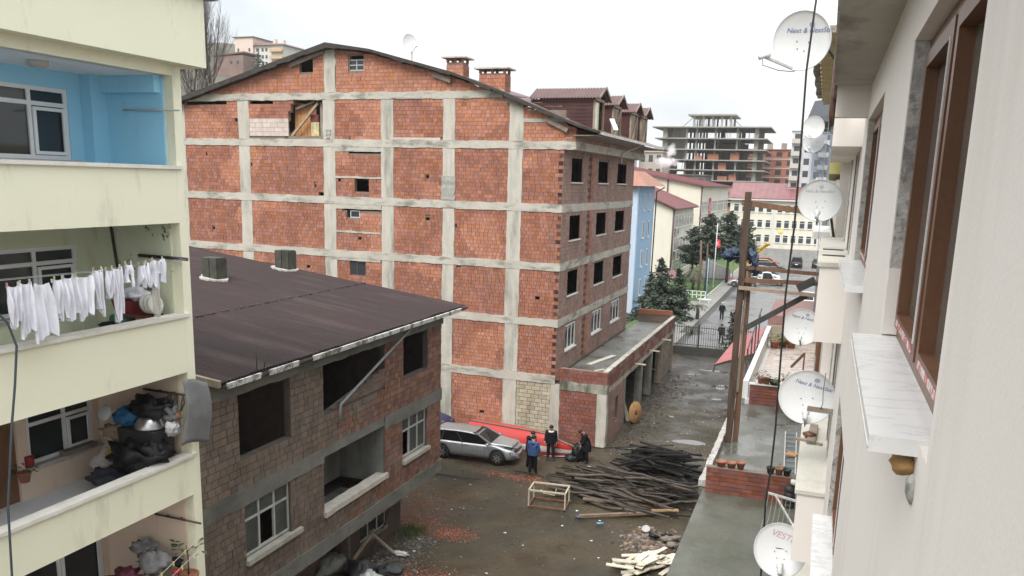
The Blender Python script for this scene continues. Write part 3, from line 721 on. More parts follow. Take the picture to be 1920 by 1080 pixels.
# loggia
lg = MB(); lg.box((-14.7, 20.0, 3.0), (-13.2, 20.1, 5.0)); lg.box((-14.7, 23.745, 3.0), (-13.035, 23.85, 4.99)); lg.box((-14.8, 20.0, 3.0), (-14.7, 23.85, 5.0)); lg.box((-14.7, 20.1, 2.55), (-13.2, 23.75, 2.6)); lg.box((-14.7, 20.1, 5.0), (-13.2, 23.75, 5.05))
lg.build('loggia_wall', M_hplas, HS)
FL = frame((-14.7, 0, 0), (0, 1, 0), (1, 0, 0))
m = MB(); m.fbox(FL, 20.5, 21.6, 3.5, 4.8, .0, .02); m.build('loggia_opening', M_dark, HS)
wframe(FL, 20.5, 21.6, 3.5, 4.8, (21.0,), (), HS, M_hwin, .06, .02, .06, gl=False)
m = MB(); m.box((-14.6, 22.2, 2.6), (-14.5, 22.32, 5.0)); m.build('pipe', M_hplas, HS)
for i in range(9):
    p = (-14.0 + rh.uniform(-.4, .4), 21.6 + rh.uniform(-1.2, 1.2)); m = MB(); m.blob((p[0], p[1], 2.66), (.14, .18, .09), 6, rh, .4); m.build('rubble', M_hplas, HS)
# rooms
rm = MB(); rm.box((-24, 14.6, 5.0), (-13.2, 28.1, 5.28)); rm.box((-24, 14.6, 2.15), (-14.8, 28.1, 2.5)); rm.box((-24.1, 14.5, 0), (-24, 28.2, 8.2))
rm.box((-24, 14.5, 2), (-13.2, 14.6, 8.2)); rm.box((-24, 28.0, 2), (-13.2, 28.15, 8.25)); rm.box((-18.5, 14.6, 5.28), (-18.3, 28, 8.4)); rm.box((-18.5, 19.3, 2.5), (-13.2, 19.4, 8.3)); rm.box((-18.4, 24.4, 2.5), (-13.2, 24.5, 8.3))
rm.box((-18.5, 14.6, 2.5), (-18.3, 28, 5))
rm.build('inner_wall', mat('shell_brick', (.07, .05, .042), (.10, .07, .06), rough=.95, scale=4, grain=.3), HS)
for k in range(10):      # rubble course behind the openings
    y = rh.uniform(16.5, 18.5); m = MB(); m.bar((-13.4 - rh.uniform(0, 1.5), y, 5.34 + .05*k % .2), (-13.6 - rh.uniform(0, 1.5), y + rh.uniform(-.8, .8), 5.4), .12, .05); m.build('loose_slat', M_tind, HS)
# ground floor set back
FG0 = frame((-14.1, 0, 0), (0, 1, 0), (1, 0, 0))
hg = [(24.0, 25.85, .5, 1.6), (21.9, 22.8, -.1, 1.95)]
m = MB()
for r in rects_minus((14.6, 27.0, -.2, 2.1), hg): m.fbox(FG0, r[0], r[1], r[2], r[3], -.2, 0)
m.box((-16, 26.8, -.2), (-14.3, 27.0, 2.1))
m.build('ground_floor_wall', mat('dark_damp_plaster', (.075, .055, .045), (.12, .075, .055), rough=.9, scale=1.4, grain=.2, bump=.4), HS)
wframe(FG0, 24.0, 25.85, .5, 1.6, (24.6, 25.25), (), HS, M_hwin, .06, -.1, -.04, gl=True)
m = MB(); m.fbox(FG0, 23.95, 25.9, .4, .5, -.1, .06); m.build('sill', M_hplas, HS)
m = MB(); m.tube([(-13.95, 23.0, 0), (-13.95, 23.0, 2.05)], .05, 8); m.build('pipe', M_hplas, HS)
m = MB(); m.box((-24, 27.0, 2.05), (-13.0, 28.15, 2.12)); m.build('overhang_slab', M_hconc, HS)
m = MB(); m.tube([(-14.06, 25.95, 1.9), (-14.05, 26.0, 1.0), (-14.05, 25.6, .55), (-14.05, 25.0, .2), (-14.05, 24.7, .05)], .02, 5); m.build('cable', M_dark, HS)
# roof: two rows of corrugated sheets, slightly uneven
S = .1268; ze = 8.33
Y0, Y1 = 15.35, 29.35
def rp(y, x, h): return Vector((x, y, ze + S*(-12.55 - x) + h))
rows = [(-12.55, -17.05, 0.0), (-16.9, -21.5, -.018), (-21.3, -26.2, -.036)]
pitch = .125
for ri, (xa, xb, dz) in enumerate(rows):
    y = Y0
    while y < Y1 - .05:
        e = min(Y1, y + pitch*8); j = rh.uniform(-.006, .006); jx = rh.uniform(-.03, .03) if ri == 0 else 0
        m = MB(); corrugated(m, lambda u, v, h: rp(u, v, h + dz + j), y, e + .02, xa + jx, xb, pitch, .022, sub=5)
        m.build('roof_sheet', M_onduline, HS); y = e
fx_ = MB()
for i in range(90):
    y = Y0 + .2 + i*.155 + rh.uniform(-.03, .03)
    if rh.random() < .25: continue
    fx_.box((-16.93 + rh.uniform(-.02, .02), y, rp(y, -16.9, .03).z), (-16.83, y+.07, rp(y, -16.9, .045).z))
fx_.build('seam_gaps', M_dark, HS, kind='stuff')
dk = MB(); dk.hexa([(-12.6, Y0+.1, ze-.2), (-12.6, Y1-.15, ze-.2), (-26, Y1-.15, ze+S*13.4-.2), (-26, Y0+.1, ze+S*13.4-.2)], [(-12.6, Y0+.1, ze-.05), (-12.6, Y1-.15, ze-.05), (-26, Y1-.15, ze+S*13.4-.07), (-26, Y0+.1, ze+S*13.4-.07)])
dk.build('roof_deck', M_tind, HS)
n = 42
for i in range(n):      # broken white gutter lip
    y = Y0 + .05 + i*(Y1-.6-Y0)/n; L = (Y1-.6-Y0)/n
    if 18.0 < y < 18.7 or rh.random() < .05: continue
    j = rh.uniform(-.02, .02)
    m = MB(); m.hexa([(-12.50, y, ze-.17+j), (-12.50, y+L-.035, ze-.17+j*.5), (-12.47, y+L-.035, ze-.17), (-12.47, y, ze-.17)],
                     [(-12.50, y, ze-.03), (-12.50, y+L-.035, ze-.03), (-12.44, y+L-.035, ze-.03), (-12.44, y, ze-.03)])
    m.build('gutter_section', mat('chipped_white_gutter', (.52, .51, .48), (.66, .65, .62), rough=.6, scale=6, grain=.2, stain=(.12, .11, .09), stain_amt=.9, stain_scale=3, stain_stretch=(1, 1, 1), stain_edge=(.5, .6)), HS)
m = MB(); m.tube([(-12.53, Y0, ze-.12), (-12.53, Y1+.1, ze-.10)], .055, 7); m.build('gutter', M_tind, HS)
m = MB(); m.tube([(-12.6, 25.36, 8.2), (-12.75, 25.2, 8.05), (-12.78, 20.75, 6.48), (-12.8, 20.71, 6.3), (-12.8, 20.71, 5.95)], .042, 8); m.build('downpipe', mat('grey_pipe', (.2, .2, .2), (.26, .26, .25), rough=.5), HS)
m = MB(); m.bar((-12.6, 15.3, 8.28), (-14.6, 15.3, 8.5), .1, .16); m.build('verge_board', M_woodg, HS)
# two roof chimneys
for (x, y, lab) in ((-20.3, 24.6, 'squat blackened concrete chimney on the brown roof nearer the yellow building'), (-20.2, 28.75, 'squat blackened concrete chimney at the far edge of the brown roof')):
    z = ze + S*(-12.55-x); c = thing('chimney', lab, 'chimney', (x, y, z), None)
    mm = mat('sooty_concrete', (.035, .035, .027), (.07, .07, .055), rough=.95, scale=3, grain=.3, bump=.6, bscale=12)
    for sx in (-1, 1):
        m = MB(); m.box((x+sx*.015, y-.24, z-.15), (x+sx*.31, y+.26, z+.76)); m.build('flue_block', mm, c)
    m = MB(); m.box((x-.33, y-.18, z-.1), (x+.33, y+.3, z+.72)); m.build('flue_core', mm, c)
    fl = MB(); n = 14; ring = []; lo = []
    for i in range(n):
        a = 2*math.pi*i/n; q = 1 + rh.uniform(-.15, .15); p = Vector((x + .52*math.cos(a)*q, y + .5*math.sin(a)*q, 0)); zz = ze + S*(-12.55-p.x); ring.append((p.x, p.y, zz+.05)); lo.append((p.x, p.y, zz-.05))
    fl.add(ring + lo, [tuple(range(n))] + [(i, n+i, n+(i+1) % n, (i+1) % n) for i in range(n)]); fl.build('flashing', mat('pale_mortar_flashing', (.5, .48, .43), (.3, .29, .26), rough=.9, scale=8), c)
# weeds in the gutter
def twig(name, base, tips, lab, r=.008):
    m = MB()
    for t in tips: m.tube([base, (Vector(base)*.5 + Vector(t)*.5) + Vector((rh.uniform(-.05, .05), rh.uniform(-.05, .05), 0)), t], [r, r*.7, r*.3], 4)
    solo(m, name, mat('dry_twig', (.05, .035, .025), (.09, .065, .05), rough=.9), lab, 'weed')
twig('dry_weed', (-12.6, 16.65, 8.36), [(-12.6, 16.68, 9.15), (-12.55, 16.5, 8.9)], 'taller dry weed stalk growing from the house gutter')
twig('dry_weed', (-12.6, 16.95, 8.36), [(-12.5, 17.15, 8.95), (-12.6, 17.05, 8.75)], 'shorter dry weed stalk growing from the house gutter')
# ================================================================ yellow apartment building with balconies
ry = random.Random(41)
M_yel = mat('pale_yellow_render', (.82, .795, .61), (.84, .815, .635), rough=.9, scale=.9, grain=.04, gscale=60, bump=.15, bscale=70,
            stain=(.42, .40, .31), stain_amt=.7, stain_scale=1.7, stain_stretch=(1, 1, .28), stain_edge=(.56, .80))
M_blue = mat('blue_paint', (.33, .67, .88), (.34, .68, .89), rough=.75, scale=1, grain=.03, bump=.1, stain=(.2, .44, .62), stain_amt=.4, stain_edge=(.55, .75))
M_green = mat('pale_green_paint', (.72, .75, .55), (.75, .78, .58), rough=.8, scale=1, grain=.04, stain=(.27, .27, .17), stain_amt=.5, stain_edge=(.55, .75))
M_greenp = mat('peeling_green_paint', (.72, .75, .56), (.67, .70, .52), rough=.85, scale=2.5, grain=.06, stain=(.075, .07, .06), stain_amt=.9, stain_scale=3.2, stain_stretch=(1, 1, .8), stain_edge=(.60, .63))
M_peach = mat('peach_paint', (.78, .62, .49), (.80, .645, .52), rough=.8, scale=1, grain=.04, stain=(.38, .29, .22), stain_amt=.4, stain_edge=(.55, .75))
M_ceil = mat('balcony_ceiling', (.78, .79, .81), rough=.85, grain=.05)
M_marb = mat('worn_marble_cap', (.66, .63, .56), (.74, .72, .67), rough=.5, scale=3, grain=.08, stain=(.42, .36, .27), stain_amt=.6, stain_scale=3, stain_stretch=(1, .4, 1), stain_edge=(.55, .7))
YB = thing('apartment_building', 'pale yellow apartment building with recessed balconies, laundry and clutter at the left edge', 'building', (-14, 9, 0))
FY = frame((-11.65, 0, 0), (0, 1, 0), (1, 0, 0)); YL = 3.0
# parapet bands with caps
for (z0, z1, e) in ((12.05, 13.06, 0), (9.10, 10.22, 0), (6.52, 7.34, 0), (3.6, 4.48, 0)):
    m = MB(); m.fbox(FY, YL, 13.2, z0, z1, -.15, 0); m.build('parapet', M_yel, YB)
    k = MB(); y = YL
    while y < 13.32:
        e2 = min(13.32, y + 1.7); c = MB(); d = ry.uniform(-.008, .008); c.fbox(FY, y, e2-.006, z1, z1+.065, -.2, .06 + d); c.build('parapet_cap', M_marb, YB); y = e2
m = MB(); m.fbox(FY, 13.2, 13.42, 0, 14.95, -.25, .004); m.build('pier', M_yel, YB)
m = MB(); m.fbox(FY, YL, 13.2, 14.76, 14.95, -.2, 0); m.build('beam', M_yel, YB)
m = MB(); m.box((-16, YL, 14.95), (-11.3, 13.74, 16.2)); m.build('roof_parapet', M_yel, YB)
m = MB(); m.box((-16, YL, 16.2), (-11.18, 14.02, 16.28)); m.build('roof_edge', mat('grey_roof_edge', (.22, .22, .21), (.32, .32, .3), rough=.6), YB)
m = MB(); m.box((-20, 13.42, 0), (-11.9, 13.5, 14.95)); m.build('end_wall', M_yel, YB)
# balcony interiors
for (zf, zc, xb, mw, ms, nm) in ((12.25, 14.76, -13.45, M_blue, M_blue, 'blue'), (9.3, 12.05, -13.7, M_green, M_greenp, 'green'), (6.7, 9.1, -14.0, M_peach, M_peach, 'peach'), (3.8, 6.52, -14.0, M_peach, M_peach, 'peach')):
    m = MB(); m.box((xb-.1, YL, zf-.2), (-11.8, 13.2, zf)); m.build('balcony_floor', M_ceil, YB)
    m = MB(); m.box((xb-.1, YL, zc), (-11.8, 13.2, zc+.02)); m.build('balcony_ceiling', M_ceil, YB)
    m = MB(); m.box((xb, 13.16, zf), (-11.86, 13.22, zc)); m.build('side_wall', ms, YB)
    win = {'blue': (10.2, 12.47, 13.17, 14.45), 'green': (10.0, 12.64, 10.33, 11.56), 'peach': (11.42, 13.0, 7.36, 8.45)}[nm]
    if zf < 4: win = (10.6, 13.0, 4.2, 6.0)
    hs = [win]
    if nm == 'peach': hs.append((10.2, 11.2, zf, zf + 2.1))
    m = MB(); FB = frame((xb, 0, 0), (0, 1, 0), (1, 0, 0))
    for r in rects_minus((YL, 13.2, zf, zc), hs): m.fbox(FB, r[0], r[1], r[2], r[3], -.2, 0)
    m.build('back_wall', mw, YB)
    a, b, c, d = win; u = b - (b-a)*.36 if zf > 8 else (a+b)/2 + .1
    wframe(FB, a, b, c, d, (u,), (d - .3,), YB, M_white, .075, -.1, -.02)
    m = MB(); m.fbox(FB, u+.045, b-.085, c+.085, c+.145, -.02, .015); m.fbox(FB, u+.045, b-.085, d-.42, d-.36, -.02, .015); m.fbox(FB, u+.045, u+.105, c+.145, d-.42, -.02, .015); m.fbox(FB, b-.145, b-.085, c+.145, d-.42, -.02, .015)
    m.build('sash', M_white, YB)
    m = MB(); m.fbox(FB, a-.05, b+.1, c-.05, c, -.05, .14); m.build('sill', mat('grey_stone_sill', (.42, .42, .42), (.5, .5, .5), rough=.5), YB)
    if nm == 'peach': m = MB(); m.fbox(FB, 10.2, 11.2, zf, zf+2.1, -.12, -.06); m.build('door', mat('brown_door', (.16, .075, .035), (.2, .1, .05), rough=.5, scale=3, stretch=(1, 6, .6)), YB)
m = MB(); m.box((-13.45, 12.78, 12.25), (-13.2, 13.16, 14.76)); m.build('pillar', M_blue, YB)
m = MB(); m.box((-13.2, 13.0, 14.45), (-11.9, 13.16, 14.76)); m.build('corner_beam', M_blue, YB)
m = MB(); m.box((-20, YL, 0), (-14.3, 13.4, 15)); m.build('core_wall', M_dark, YB)
m = MB(); m.lathe((-12.55, 11.09, 14.66), [(.13, 0), (.16, .03), (.17, .08), (.17, .1)], 16); solo(m, 'ceiling_lamp', mat('lamp_beige', (.5, .47, .42), rough=.5), 'round beige ceiling lamp in the blue balcony', 'lamp')
# drying rods fixed to the side wall
for i, (x0, z, mt, lab, r) in enumerate(((-12.75, 14.14, M_greyfr, 'thin metal drying rod on the blue balcony wall', .018), (-12.6, 11.38, mat('black_rod', (.02, .02, .02), rough=.5), 'thick black drying rod on the green balcony wall', .035),
                              (-12.7, 8.66, mat('rusty_rod', (.06, .04, .03), (.12, .08, .06), rough=.8, scale=8), 'rusty drying rod on the peach balcony wall beside the hanging sheet', .025), (-12.6, 5.97, MATS['rusty_rod'], 'rusty drying rod on the lowest balcony wall above the potted plant', .022))):
    m = MB(); m.tube([(x0, 13.1, z), (-11.42, 13.1, z-.01)], r, 6)
    for q in (-12.3, -11.95): m.tube([(q, 13.1, z), (q, 13.17, z)], .02, 5)
    solo(m, 'drying_rod', mt, lab, 'rod')
m = MB(); pts = [(-13.3, 13.14, 12.0), (-13.25, 13.13, 11.6), (-13.2, 13.13, 11.2), (-13.15, 13.13, 10.9)]; m.tube(pts, .03, 5); solo(m, 'wall_cable_bundle', MATS['dry_twig'], 'dark dangling cable bundle in the corner of the green balcony', 'cable')
# ---------------------------------------------------------------- laundry
M_cloth = mat('white_laundry', (.74, .74, .80), (.80, .80, .85), rough=.9, scale=6, grain=.03, bump=.25, bscale=25, local=True)
M_cloth2 = mat('cream_laundry', (.62, .60, .53), (.68, .66, .6), rough=.9, scale=6, grain=.03, bump=.25, bscale=25, local=True)
def garment(y0, y1, zt, zb, lab, prof='towel', x=-11.4, m=None, name='garment', sag=.04, skew=0.0):
    nu, nv = 26, 14; b = MB(); ph = ry.uniform(0, 6); V = []
    for side in (0, 1):
        for j in range(nv+1):
            v = j/nv
            for i in range(nu+1):
                u = i/nu; w = 1.0; c = .5
                if prof == 'shirt': w = 1.0 if v < .28 else .62 + .1*v
                elif prof == 'vest': w = (.55 + .45*min(1, v*2.2))
                elif prof == 'drape': w = 1.0 - .45*v
                elif prof == 'shorts': w = .85 + .15*v
                uu = (u-.5)*w + .5
                y = y0 + (y1-y0)*uu + skew*v
                z = zt + (zb-zt)*v*(1 - .10*math.sin(u*3.1+ph)*v) - sag*math.sin(math.pi*u)*(1-v) - (.03*math.sin(u*9+ph) if v > .9 else 0)
                if prof == 'shorts' and v > .55 and abs(u-.5) < .08: z = max(z, zt + (zb-zt)*.55)
                if prof == 'shirt' and v > .22 and v < .34 and (u < .18 or u > .82): z += .04
                xx = x + .045*math.sin(u*15 + ph + v*2.2)*(.3+.8*v) + .022*math.sin(u*31 + ph*2)*(.4+v) + .05*mnoise.noise(Vector((u*3, v*2.2, ph)))
                V.append((xx + side*.008, y, z))
    n = (nu+1)*(nv+1); F = []
    for j in range(nv):
        for i in range(nu):
            a = j*(nu+1)+i; F.append((a, a+1, a+nu+2, a+nu+1)); F.append((n+a, n+a+nu+1, n+a+nu+2, n+a+1))
    b.add(V, F, 0, True)
    k = solo(b, name, m or M_cloth, lab, 'laundry', 'white washing hung on the balcony line'); return k
G = [(9.18, 9.42, 11.28, 10.72, 'sheer white top hung leftmost on the washing line', 'drape', 'top'), (9.40, 9.62, 11.30, 10.50, 'narrow white undergarment with scalloped hem left of the longest piece', 'towel', 'undergarment'),
     (9.58, 10.02, 11.26, 10.38, 'longest white nightgown with lace hem low over the parapet', 'vest', 'nightgown'), (10.02, 10.22, 11.30, 10.72, 'narrow white shirt right of the long nightgown', 'drape', 'shirt'),
     (10.19, 10.42, 11.31, 10.70, 'white shirt pinned with a red clothes peg', 'towel', 'shirt'), (10.42, 10.82, 11.30, 10.62, 'wide white shirt sagging in a curve mid line', 'drape', 'shirt'),
     (10.80, 11.02, 11.38, 10.68, 'white long sleeved shirt hanging by one sleeve', 'drape', 'shirt'), (11.06, 11.24, 11.36, 10.95, 'short white cloth left of the tall narrow shirt', 'drape', 'cloth'),
     (11.20, 11.42, 11.38, 10.55, 'tall narrow white shirt hanging in folds at the middle of the balcony', 'drape', 'shirt'), (11.50, 11.68, 11.42, 11.10, 'small white baby garment hanging alone', 'shorts', 'baby_garment'),
     (11.80, 12.00, 11.38, 11.02, 'small white shorts leftmost of the three right hand pieces', 'shorts', 'shorts'), (11.98, 12.18, 11.41, 11.04, 'white underwear in the middle of the three right hand pieces', 'vest', 'underwear'),
     (12.14, 12.44, 11.44, 11.00, 'white bloomers rightmost on the washing line', 'shorts', 'bloomers')]
for g_ in G:
    garment(g_[0], g_[1]+.01, g_[2], g_[3]-.04, g_[4], g_[5], name=g_[6], skew=ry.uniform(-.04, .04))
garment(12.24, 12.46, 11.05, 10.42, 'cream cloth hanging over the parapet below the bloomers', 'drape', x=-11.52, m=M_cloth2, name='cream_cloth')
m = MB()
for dx in (0, .12): m.tube([(-11.4-dx, 5.0, 11.5), (-11.4-dx, 9.0, 11.36), (-11.4-dx, 11.0, 11.33), (-11.4-dx, 13.1, 11.38)], .006, 4)
solo(m, 'washing_line', mat('line_wire', (.3, .3, .3), rough=.5), 'double washing line stretched along the green balcony', 'washing line')
peg_cols = [(.6, .6, .55), (.45, .55, .2), (.6, .6, .55), (.5, .3, .25)]
k = 0
for g_ in G:
    for y in (g_[0]+.02, g_[1]-.03):
        k += 1; m = MB(); m.box((-11.415, y, g_[2]-.025), (-11.385, y+.012, g_[2]+.035)); c = peg_cols[k*7 % 4]
        cn = {0: 'cream', 1: 'green', 2: 'white', 3: 'brown'}[k*7 % 4]
        solo(m, 'clothes_peg', mat('peg_%s' % cn, c, rough=.6, grain=0), 'small %s clothes peg gripping washing on the green balcony line' % cn, 'peg', 'clothes pegs on the green balcony')
# ---------------------------------------------------------------- green balcony clutter
def sack(c, r, lab, m, name, cat, amp=.3, seg=26, group=None):
    seg = max(seg, 24)
    b = MB(); b.blob(c, r, seg, ry, amp); return solo(b, name, m, lab, cat, group)
st = thing('wooden_stool', 'dark red wooden stool on the green balcony under the red crate', 'stool', (-12.35, 12.75, 9.3))
m = MB(); m.box((-12.75, 12.55, 10.24), (-11.98, 13.0, 10.29)); m.build('seat', mat('dark_red_wood', (.13, .03, .025), (.17, .045, .035), rough=.6), st)
for x in (-12.7, -12.03):
    for y in (12.6, 12.95): m = MB(); m.box((x-.03, y-.03, 9.3), (x+.03, y+.03, 10.24)); m.build('leg', MATS['dark_red_wood'], st)
m = MB(); m.box((-12.67, 12.6, 9.8), (-12.06, 12.64, 9.86)); m.build('stretcher', MATS['dark_red_wood'], st)
cr_ = MB(); cr_.hexa([(-12.78, 12.6, 10.29), (-12.4, 12.6, 10.29), (-12.4, 12.95, 10.29), (-12.78, 12.95, 10.29)], [(-12.84, 12.56, 10.55), (-12.36, 12.56, 10.55), (-12.36, 12.98, 10.55), (-12.84, 12.98, 10.55)]); solo(cr_, 'red_crate', mat('dark_red_plastic', (.22, .025, .035), rough=.5, grain=.08), 'dark red plastic crate on the green balcony stool', 'crate')
sack((-12.45, 12.8, 10.66), (.28, .2, .12), 'white bundle of bedding heaped on the red crate', M_cloth, 'bedding_bundle', 'bundle')
for i in range(3):
    m = MB(); m.lathe((-12.12 + i*.09, 12.75, 10.5), [(.02, -.03), (.17, -.045), (.2, 0), (.17, .045), (.02, .03)], 16, M=Matrix.Rotation(R(75), 3, 'Y')); solo(m, 'rolled_hose', M_cloth2, ('left ring', 'middle ring', 'right ring')[i] + ' of the cream rolled tubing on the stool', 'tubing', 'rings of cream tubing')
m = MB(); m.tube([(-12.95, 12.7, 10.13), (-12.55, 12.7, 10.17)], .11, 12); solo(m, 'teal_roll', mat('teal_plastic', (.07, .26, .24), rough=.6), 'teal roll on the green balcony beside the stool', 'roll')
sack((-12.9, 12.5, 9.98), (.18, .18, .12), 'dark jar shaped bundle on the green balcony floor', mat('dark_plastic', (.02, .022, .024), rough=.4), 'dark_bundle', 'bundle')
# ---------------------------------------------------------------- peach balcony clutter
M_bag = mat('black_plastic_bag', (.007, .007, .008), (.013, .013, .015), spec=.3, rough=.4, scale=8, bump=.6, bscale=14)
M_alu = mat('aluminium', (.6, .6, .6), rough=.28, metal=.9, grain=.05)
m = MB(); m.hexa([(-12.65, 12.45, 6.7), (-11.95, 12.45, 6.7), (-11.95, 12.95, 6.7), (-12.65, 12.95, 6.7)], [(-12.75, 12.4, 8.02), (-11.85, 12.4, 8.02), (-11.85, 13.0, 8.02), (-12.75, 13.0, 8.02)]); solo(m, 'black_drum_box', mat('black_box', (.02, .021, .023), (.035, .035, .035), rough=.6, scale=3), 'tall black box standing among the peach balcony clutter', 'box')
sack((-12.3, 12.35, 7.5), (.52, .3, .28), 'heap of black tarpaulin slumped around the tall black box', M_bag, 'black_tarpaulin', 'tarpaulin', .45, 18)
sack((-11.95, 12.5, 7.55), (.28, .28, .3), 'black sack bulging at the right of the black box', M_bag, 'black_sack', 'sack', .4)
m = MB(); m.lathe((-12.18, 12.68, 8.03), [(.30, 0), (.31, .03), (.22, .2), (.2, .23), (.05, .24)], 24); solo(m, 'metal_basin', M_alu, 'upturned aluminium basin on top of the black box', 'basin')
sack((-12.2, 12.75, 8.42), (.42, .26, .2), 'black plastic bag on top of the upturned basin', M_bag, 'black_bag', 'bag', .4, 18)
sack((-12.78, 12.7, 8.17), (.27, .2, .2), 'bright blue bag perched above the brown paper bag', mat('blue_bag', (.02, .12, .27), (.03, .15, .33), rough=.5, scale=5, bump=.5, bscale=10), 'blue_bag', 'bag', .25)
sack((-13.0, 12.7, 7.82), (.35, .24, .18), 'crumpled brown paper bag beside the black box', mat('brown_paper', (.28, .21, .13), (.33, .25, .16), rough=.85, scale=5, bump=.6, bscale=10), 'brown_bag', 'bag', .3)
sack((-13.25, 12.6, 7.15), (.3, .26, .26), 'pale woven sack on the peach balcony floor', mat('pale_sack', (.48, .43, .38), (.55, .51, .46), rough=.85, scale=5, bump=.6, bscale=10), 'pale_sack', 'sack', .3)
sack((-13.05, 12.55, 7.42), (.14, .12, .06), 'yellow packet on top of the pale sack', mat('yellow_packet', (.6, .5, .05), rough=.5), 'yellow_packet', 'packet', .3)
sack((-11.68, 12.75, 8.05), (.14, .14, .15), 'white crumpled plastic bag at the right end of the clutter', mat('white_bag', (.6, .6, .6), (.72, .72, .72), rough=.45, scale=8, bump=.6, bscale=16), 'white_bag', 'bag', .4)
sack((-11.72, 12.8, 8.32), (.15, .13, .14), 'grey rag hanging with the ropes below the rusty rod', mat('grey_rag', (.12, .12, .125), (.17, .17, .17), rough=.9, scale=6), 'grey_rag', 'rag', .4)
sack((-11.6, 12.8, 8.28), (.05, .05, .1), 'small orange bottle hanging among the ropes', mat('orange_plastic', (.4, .16, .05), rough=.5), 'orange_bottle', 'bottle', .1)
sack((-12.9, 12.3, 6.98), (.5, .3, .2), 'dark blanket folded on the peach balcony floor', mat('dark_blanket', (.03, .035, .045), (.05, .055, .07), rough=.9, scale=5), 'dark_blanket', 'blanket', .3, 16)
for i in range(3):
    x = -12.0 + i*.16; m = MB(); m.tube([(x, 13.08, 8.66), (x-.08+.05*i, 13.0, 8.5), (x+.04, 12.95, 8.36), (x+.1, 12.98, 8.52), (x+.03, 13.05, 8.64)], .016, 5); solo(m, 'rope_loop', MATS['dry_twig'], ('left', 'middle', 'right')[i] + ' rope loop hanging from the rusty rod', 'rope', 'rope loops on the rusty rod')
fn = thing('small_fan', 'small white round fan left of the blue bag', 'fan', (-13.2, 12.6, 8.1))
m = MB(); m.lathe((-13.22, 12.6, 8.22), [(.02, 0), (.15, .01), (.17, .03), (.15, .05)], 18, M=Matrix.Rotation(R(70), 3, 'X')); m.build('cage', mat('white_plastic', (.6, .6, .6), rough=.5), fn)
m = MB(); m.tube([(-13.2, 12.62, 8.22), (-12.95, 12.68, 8.25)], .03, 6); m.build('motor', MATS['white_plastic'], fn)
m = MB(); m.lathe((-13.95, 11.39, 7.36), [(.07, 0), (.08, .02), (.085, .2), (.08, .21)], 14); solo(m, 'red_tin', mat('red_tin', (.28, .015, .02), rough=.5), 'red tin standing on the peach balcony window sill', 'tin')
m = MB(); m.box((-13.98, 12.1, 7.37), (-13.8, 12.9, 7.46)); solo(m, 'wooden_plank', M_woodg, 'short weathered plank on the peach balcony window sill', 'plank')
sh2 = MB(); n = 14; V = []
for k, th in ((0, 0), (1, .02)):
    for j in range(n+1):
        for i in range(6):
            u, v = i/5, j/n; V.append((-11.42 + .05*math.sin(v*4) + .03*math.sin(u*3) + th + .02*mnoise.noise(Vector((u*2, v*4, 0))), 12.7 + .66*u + .03*math.sin(v*5) + (.06*v if u > .5 else -.05*v), 9.05 - .1*u - 1.28*v + .05*math.sin(u*5)))
F = []; q = (n+1)*6
for j in range(n):
    for i in range(5):
        a = j*6+i; F += [(a, a+1, a+7, a+6), (q+a, q+a+6, q+a+7, q+a+1)]
for j in range(n): F += [(j*6, j*6+6, q+j*6+6, q+j*6), (j*6+5, q+j*6+5, q+j*6+11, j*6+11)]
for i in range(5): F += [(i, q+i, q+i+1, i+1), (n*6+i, n*6+i+1, q+n*6+i+1, q+n*6+i)]
sh2.add(V, F, 0, True)
for p in sh2.v: p.x += .08
solo(sh2, 'grey_sheet', mat('grey_felt_sheet', (.14, .14, .14), (.19, .19, .19), rough=.85, scale=2.5, grain=.08), 'large curled grey sheet hung over the end of the peach balcony parapet', 'sheet')
# ---------------------------------------------------------------- lowest balcony
M_terra = mat('terracotta', (.27, .10, .055), (.33, .14, .08), rough=.8, scale=4, grain=.12)
M_leaf = mat('leaf_dark', (.035, .06, .02), (.07, .11, .035), rough=.55, scale=5, grain=.2, island=.3)
M_soil = mat('soil', (.03, .022, .016), rough=.95)
def potted(c, r, h, lab, leaves=30, spread=.25, tall=.3, stem=0.0, name='potted_plant', leafm=None, potm=None, size=.09, rngp=ry, group=None):
    t = thing(name, lab, 'plant', c, group); c = Vector(c)
    m = MB(); m.lathe(c, [(r*.68, 0), (r*.95, h*.82), (r*1.06, h*.83), (r*1.06, h), (r*.92, h), (r*.9, h*.9)], 16); m.build('pot', potm or M_terra, t)
    m = MB(); m.cyl(c + Vector((0, 0, h*.82)), r*.9, .01, 14); m.build('soil', M_soil, t)
    m = MB(); s = MB()
    top = c + Vector((0, 0, h*.9))
    if stem:
        pts = [top, top + Vector((.03, -.02, stem*.5)), top + Vector((-.02, .03, stem))]; s.tube(pts, [.02, .016, .01], 6)
        for k in range(5):
            a = rngp.uniform(0, 6.3); s.tube([pts[2], pts[2] + Vector((math.cos(a)*spread*.7, math.sin(a)*spread*.7, rngp.uniform(-.05, .25)))], [.009, .004], 4)
        s.build('stem', MATS['dry_twig'], t); top = pts[2]
    for k in range(leaves):
        a = rngp.uniform(0, 6.28); q = spread*math.sqrt(rngp.random()); p = top + Vector((math.cos(a)*q, math.sin(a)*q, rngp.uniform(0, tall)*(1-.5*q/spread)))
        d = Vector((math.cos(a), math.sin(a), rngp.uniform(-.3, .7))).normalized(); sd = d.cross(Vector((0, 0, 1))).normalized(); L = size*rngp.uniform(.7, 1.3); W = L*.38; up = sd.cross(d)
        m.add([p, p+d*L*.5+sd*W, p+d*L - up*.02, p+d*L*.5-sd*W], [(0, 1, 2, 3)], 0, False)
    m.build('leaves', leafm or M_leaf, t); return t
m = MB(); m.box((-11.95, 12.6, 3.8), (-11.66, 13.18, 4.40)); 
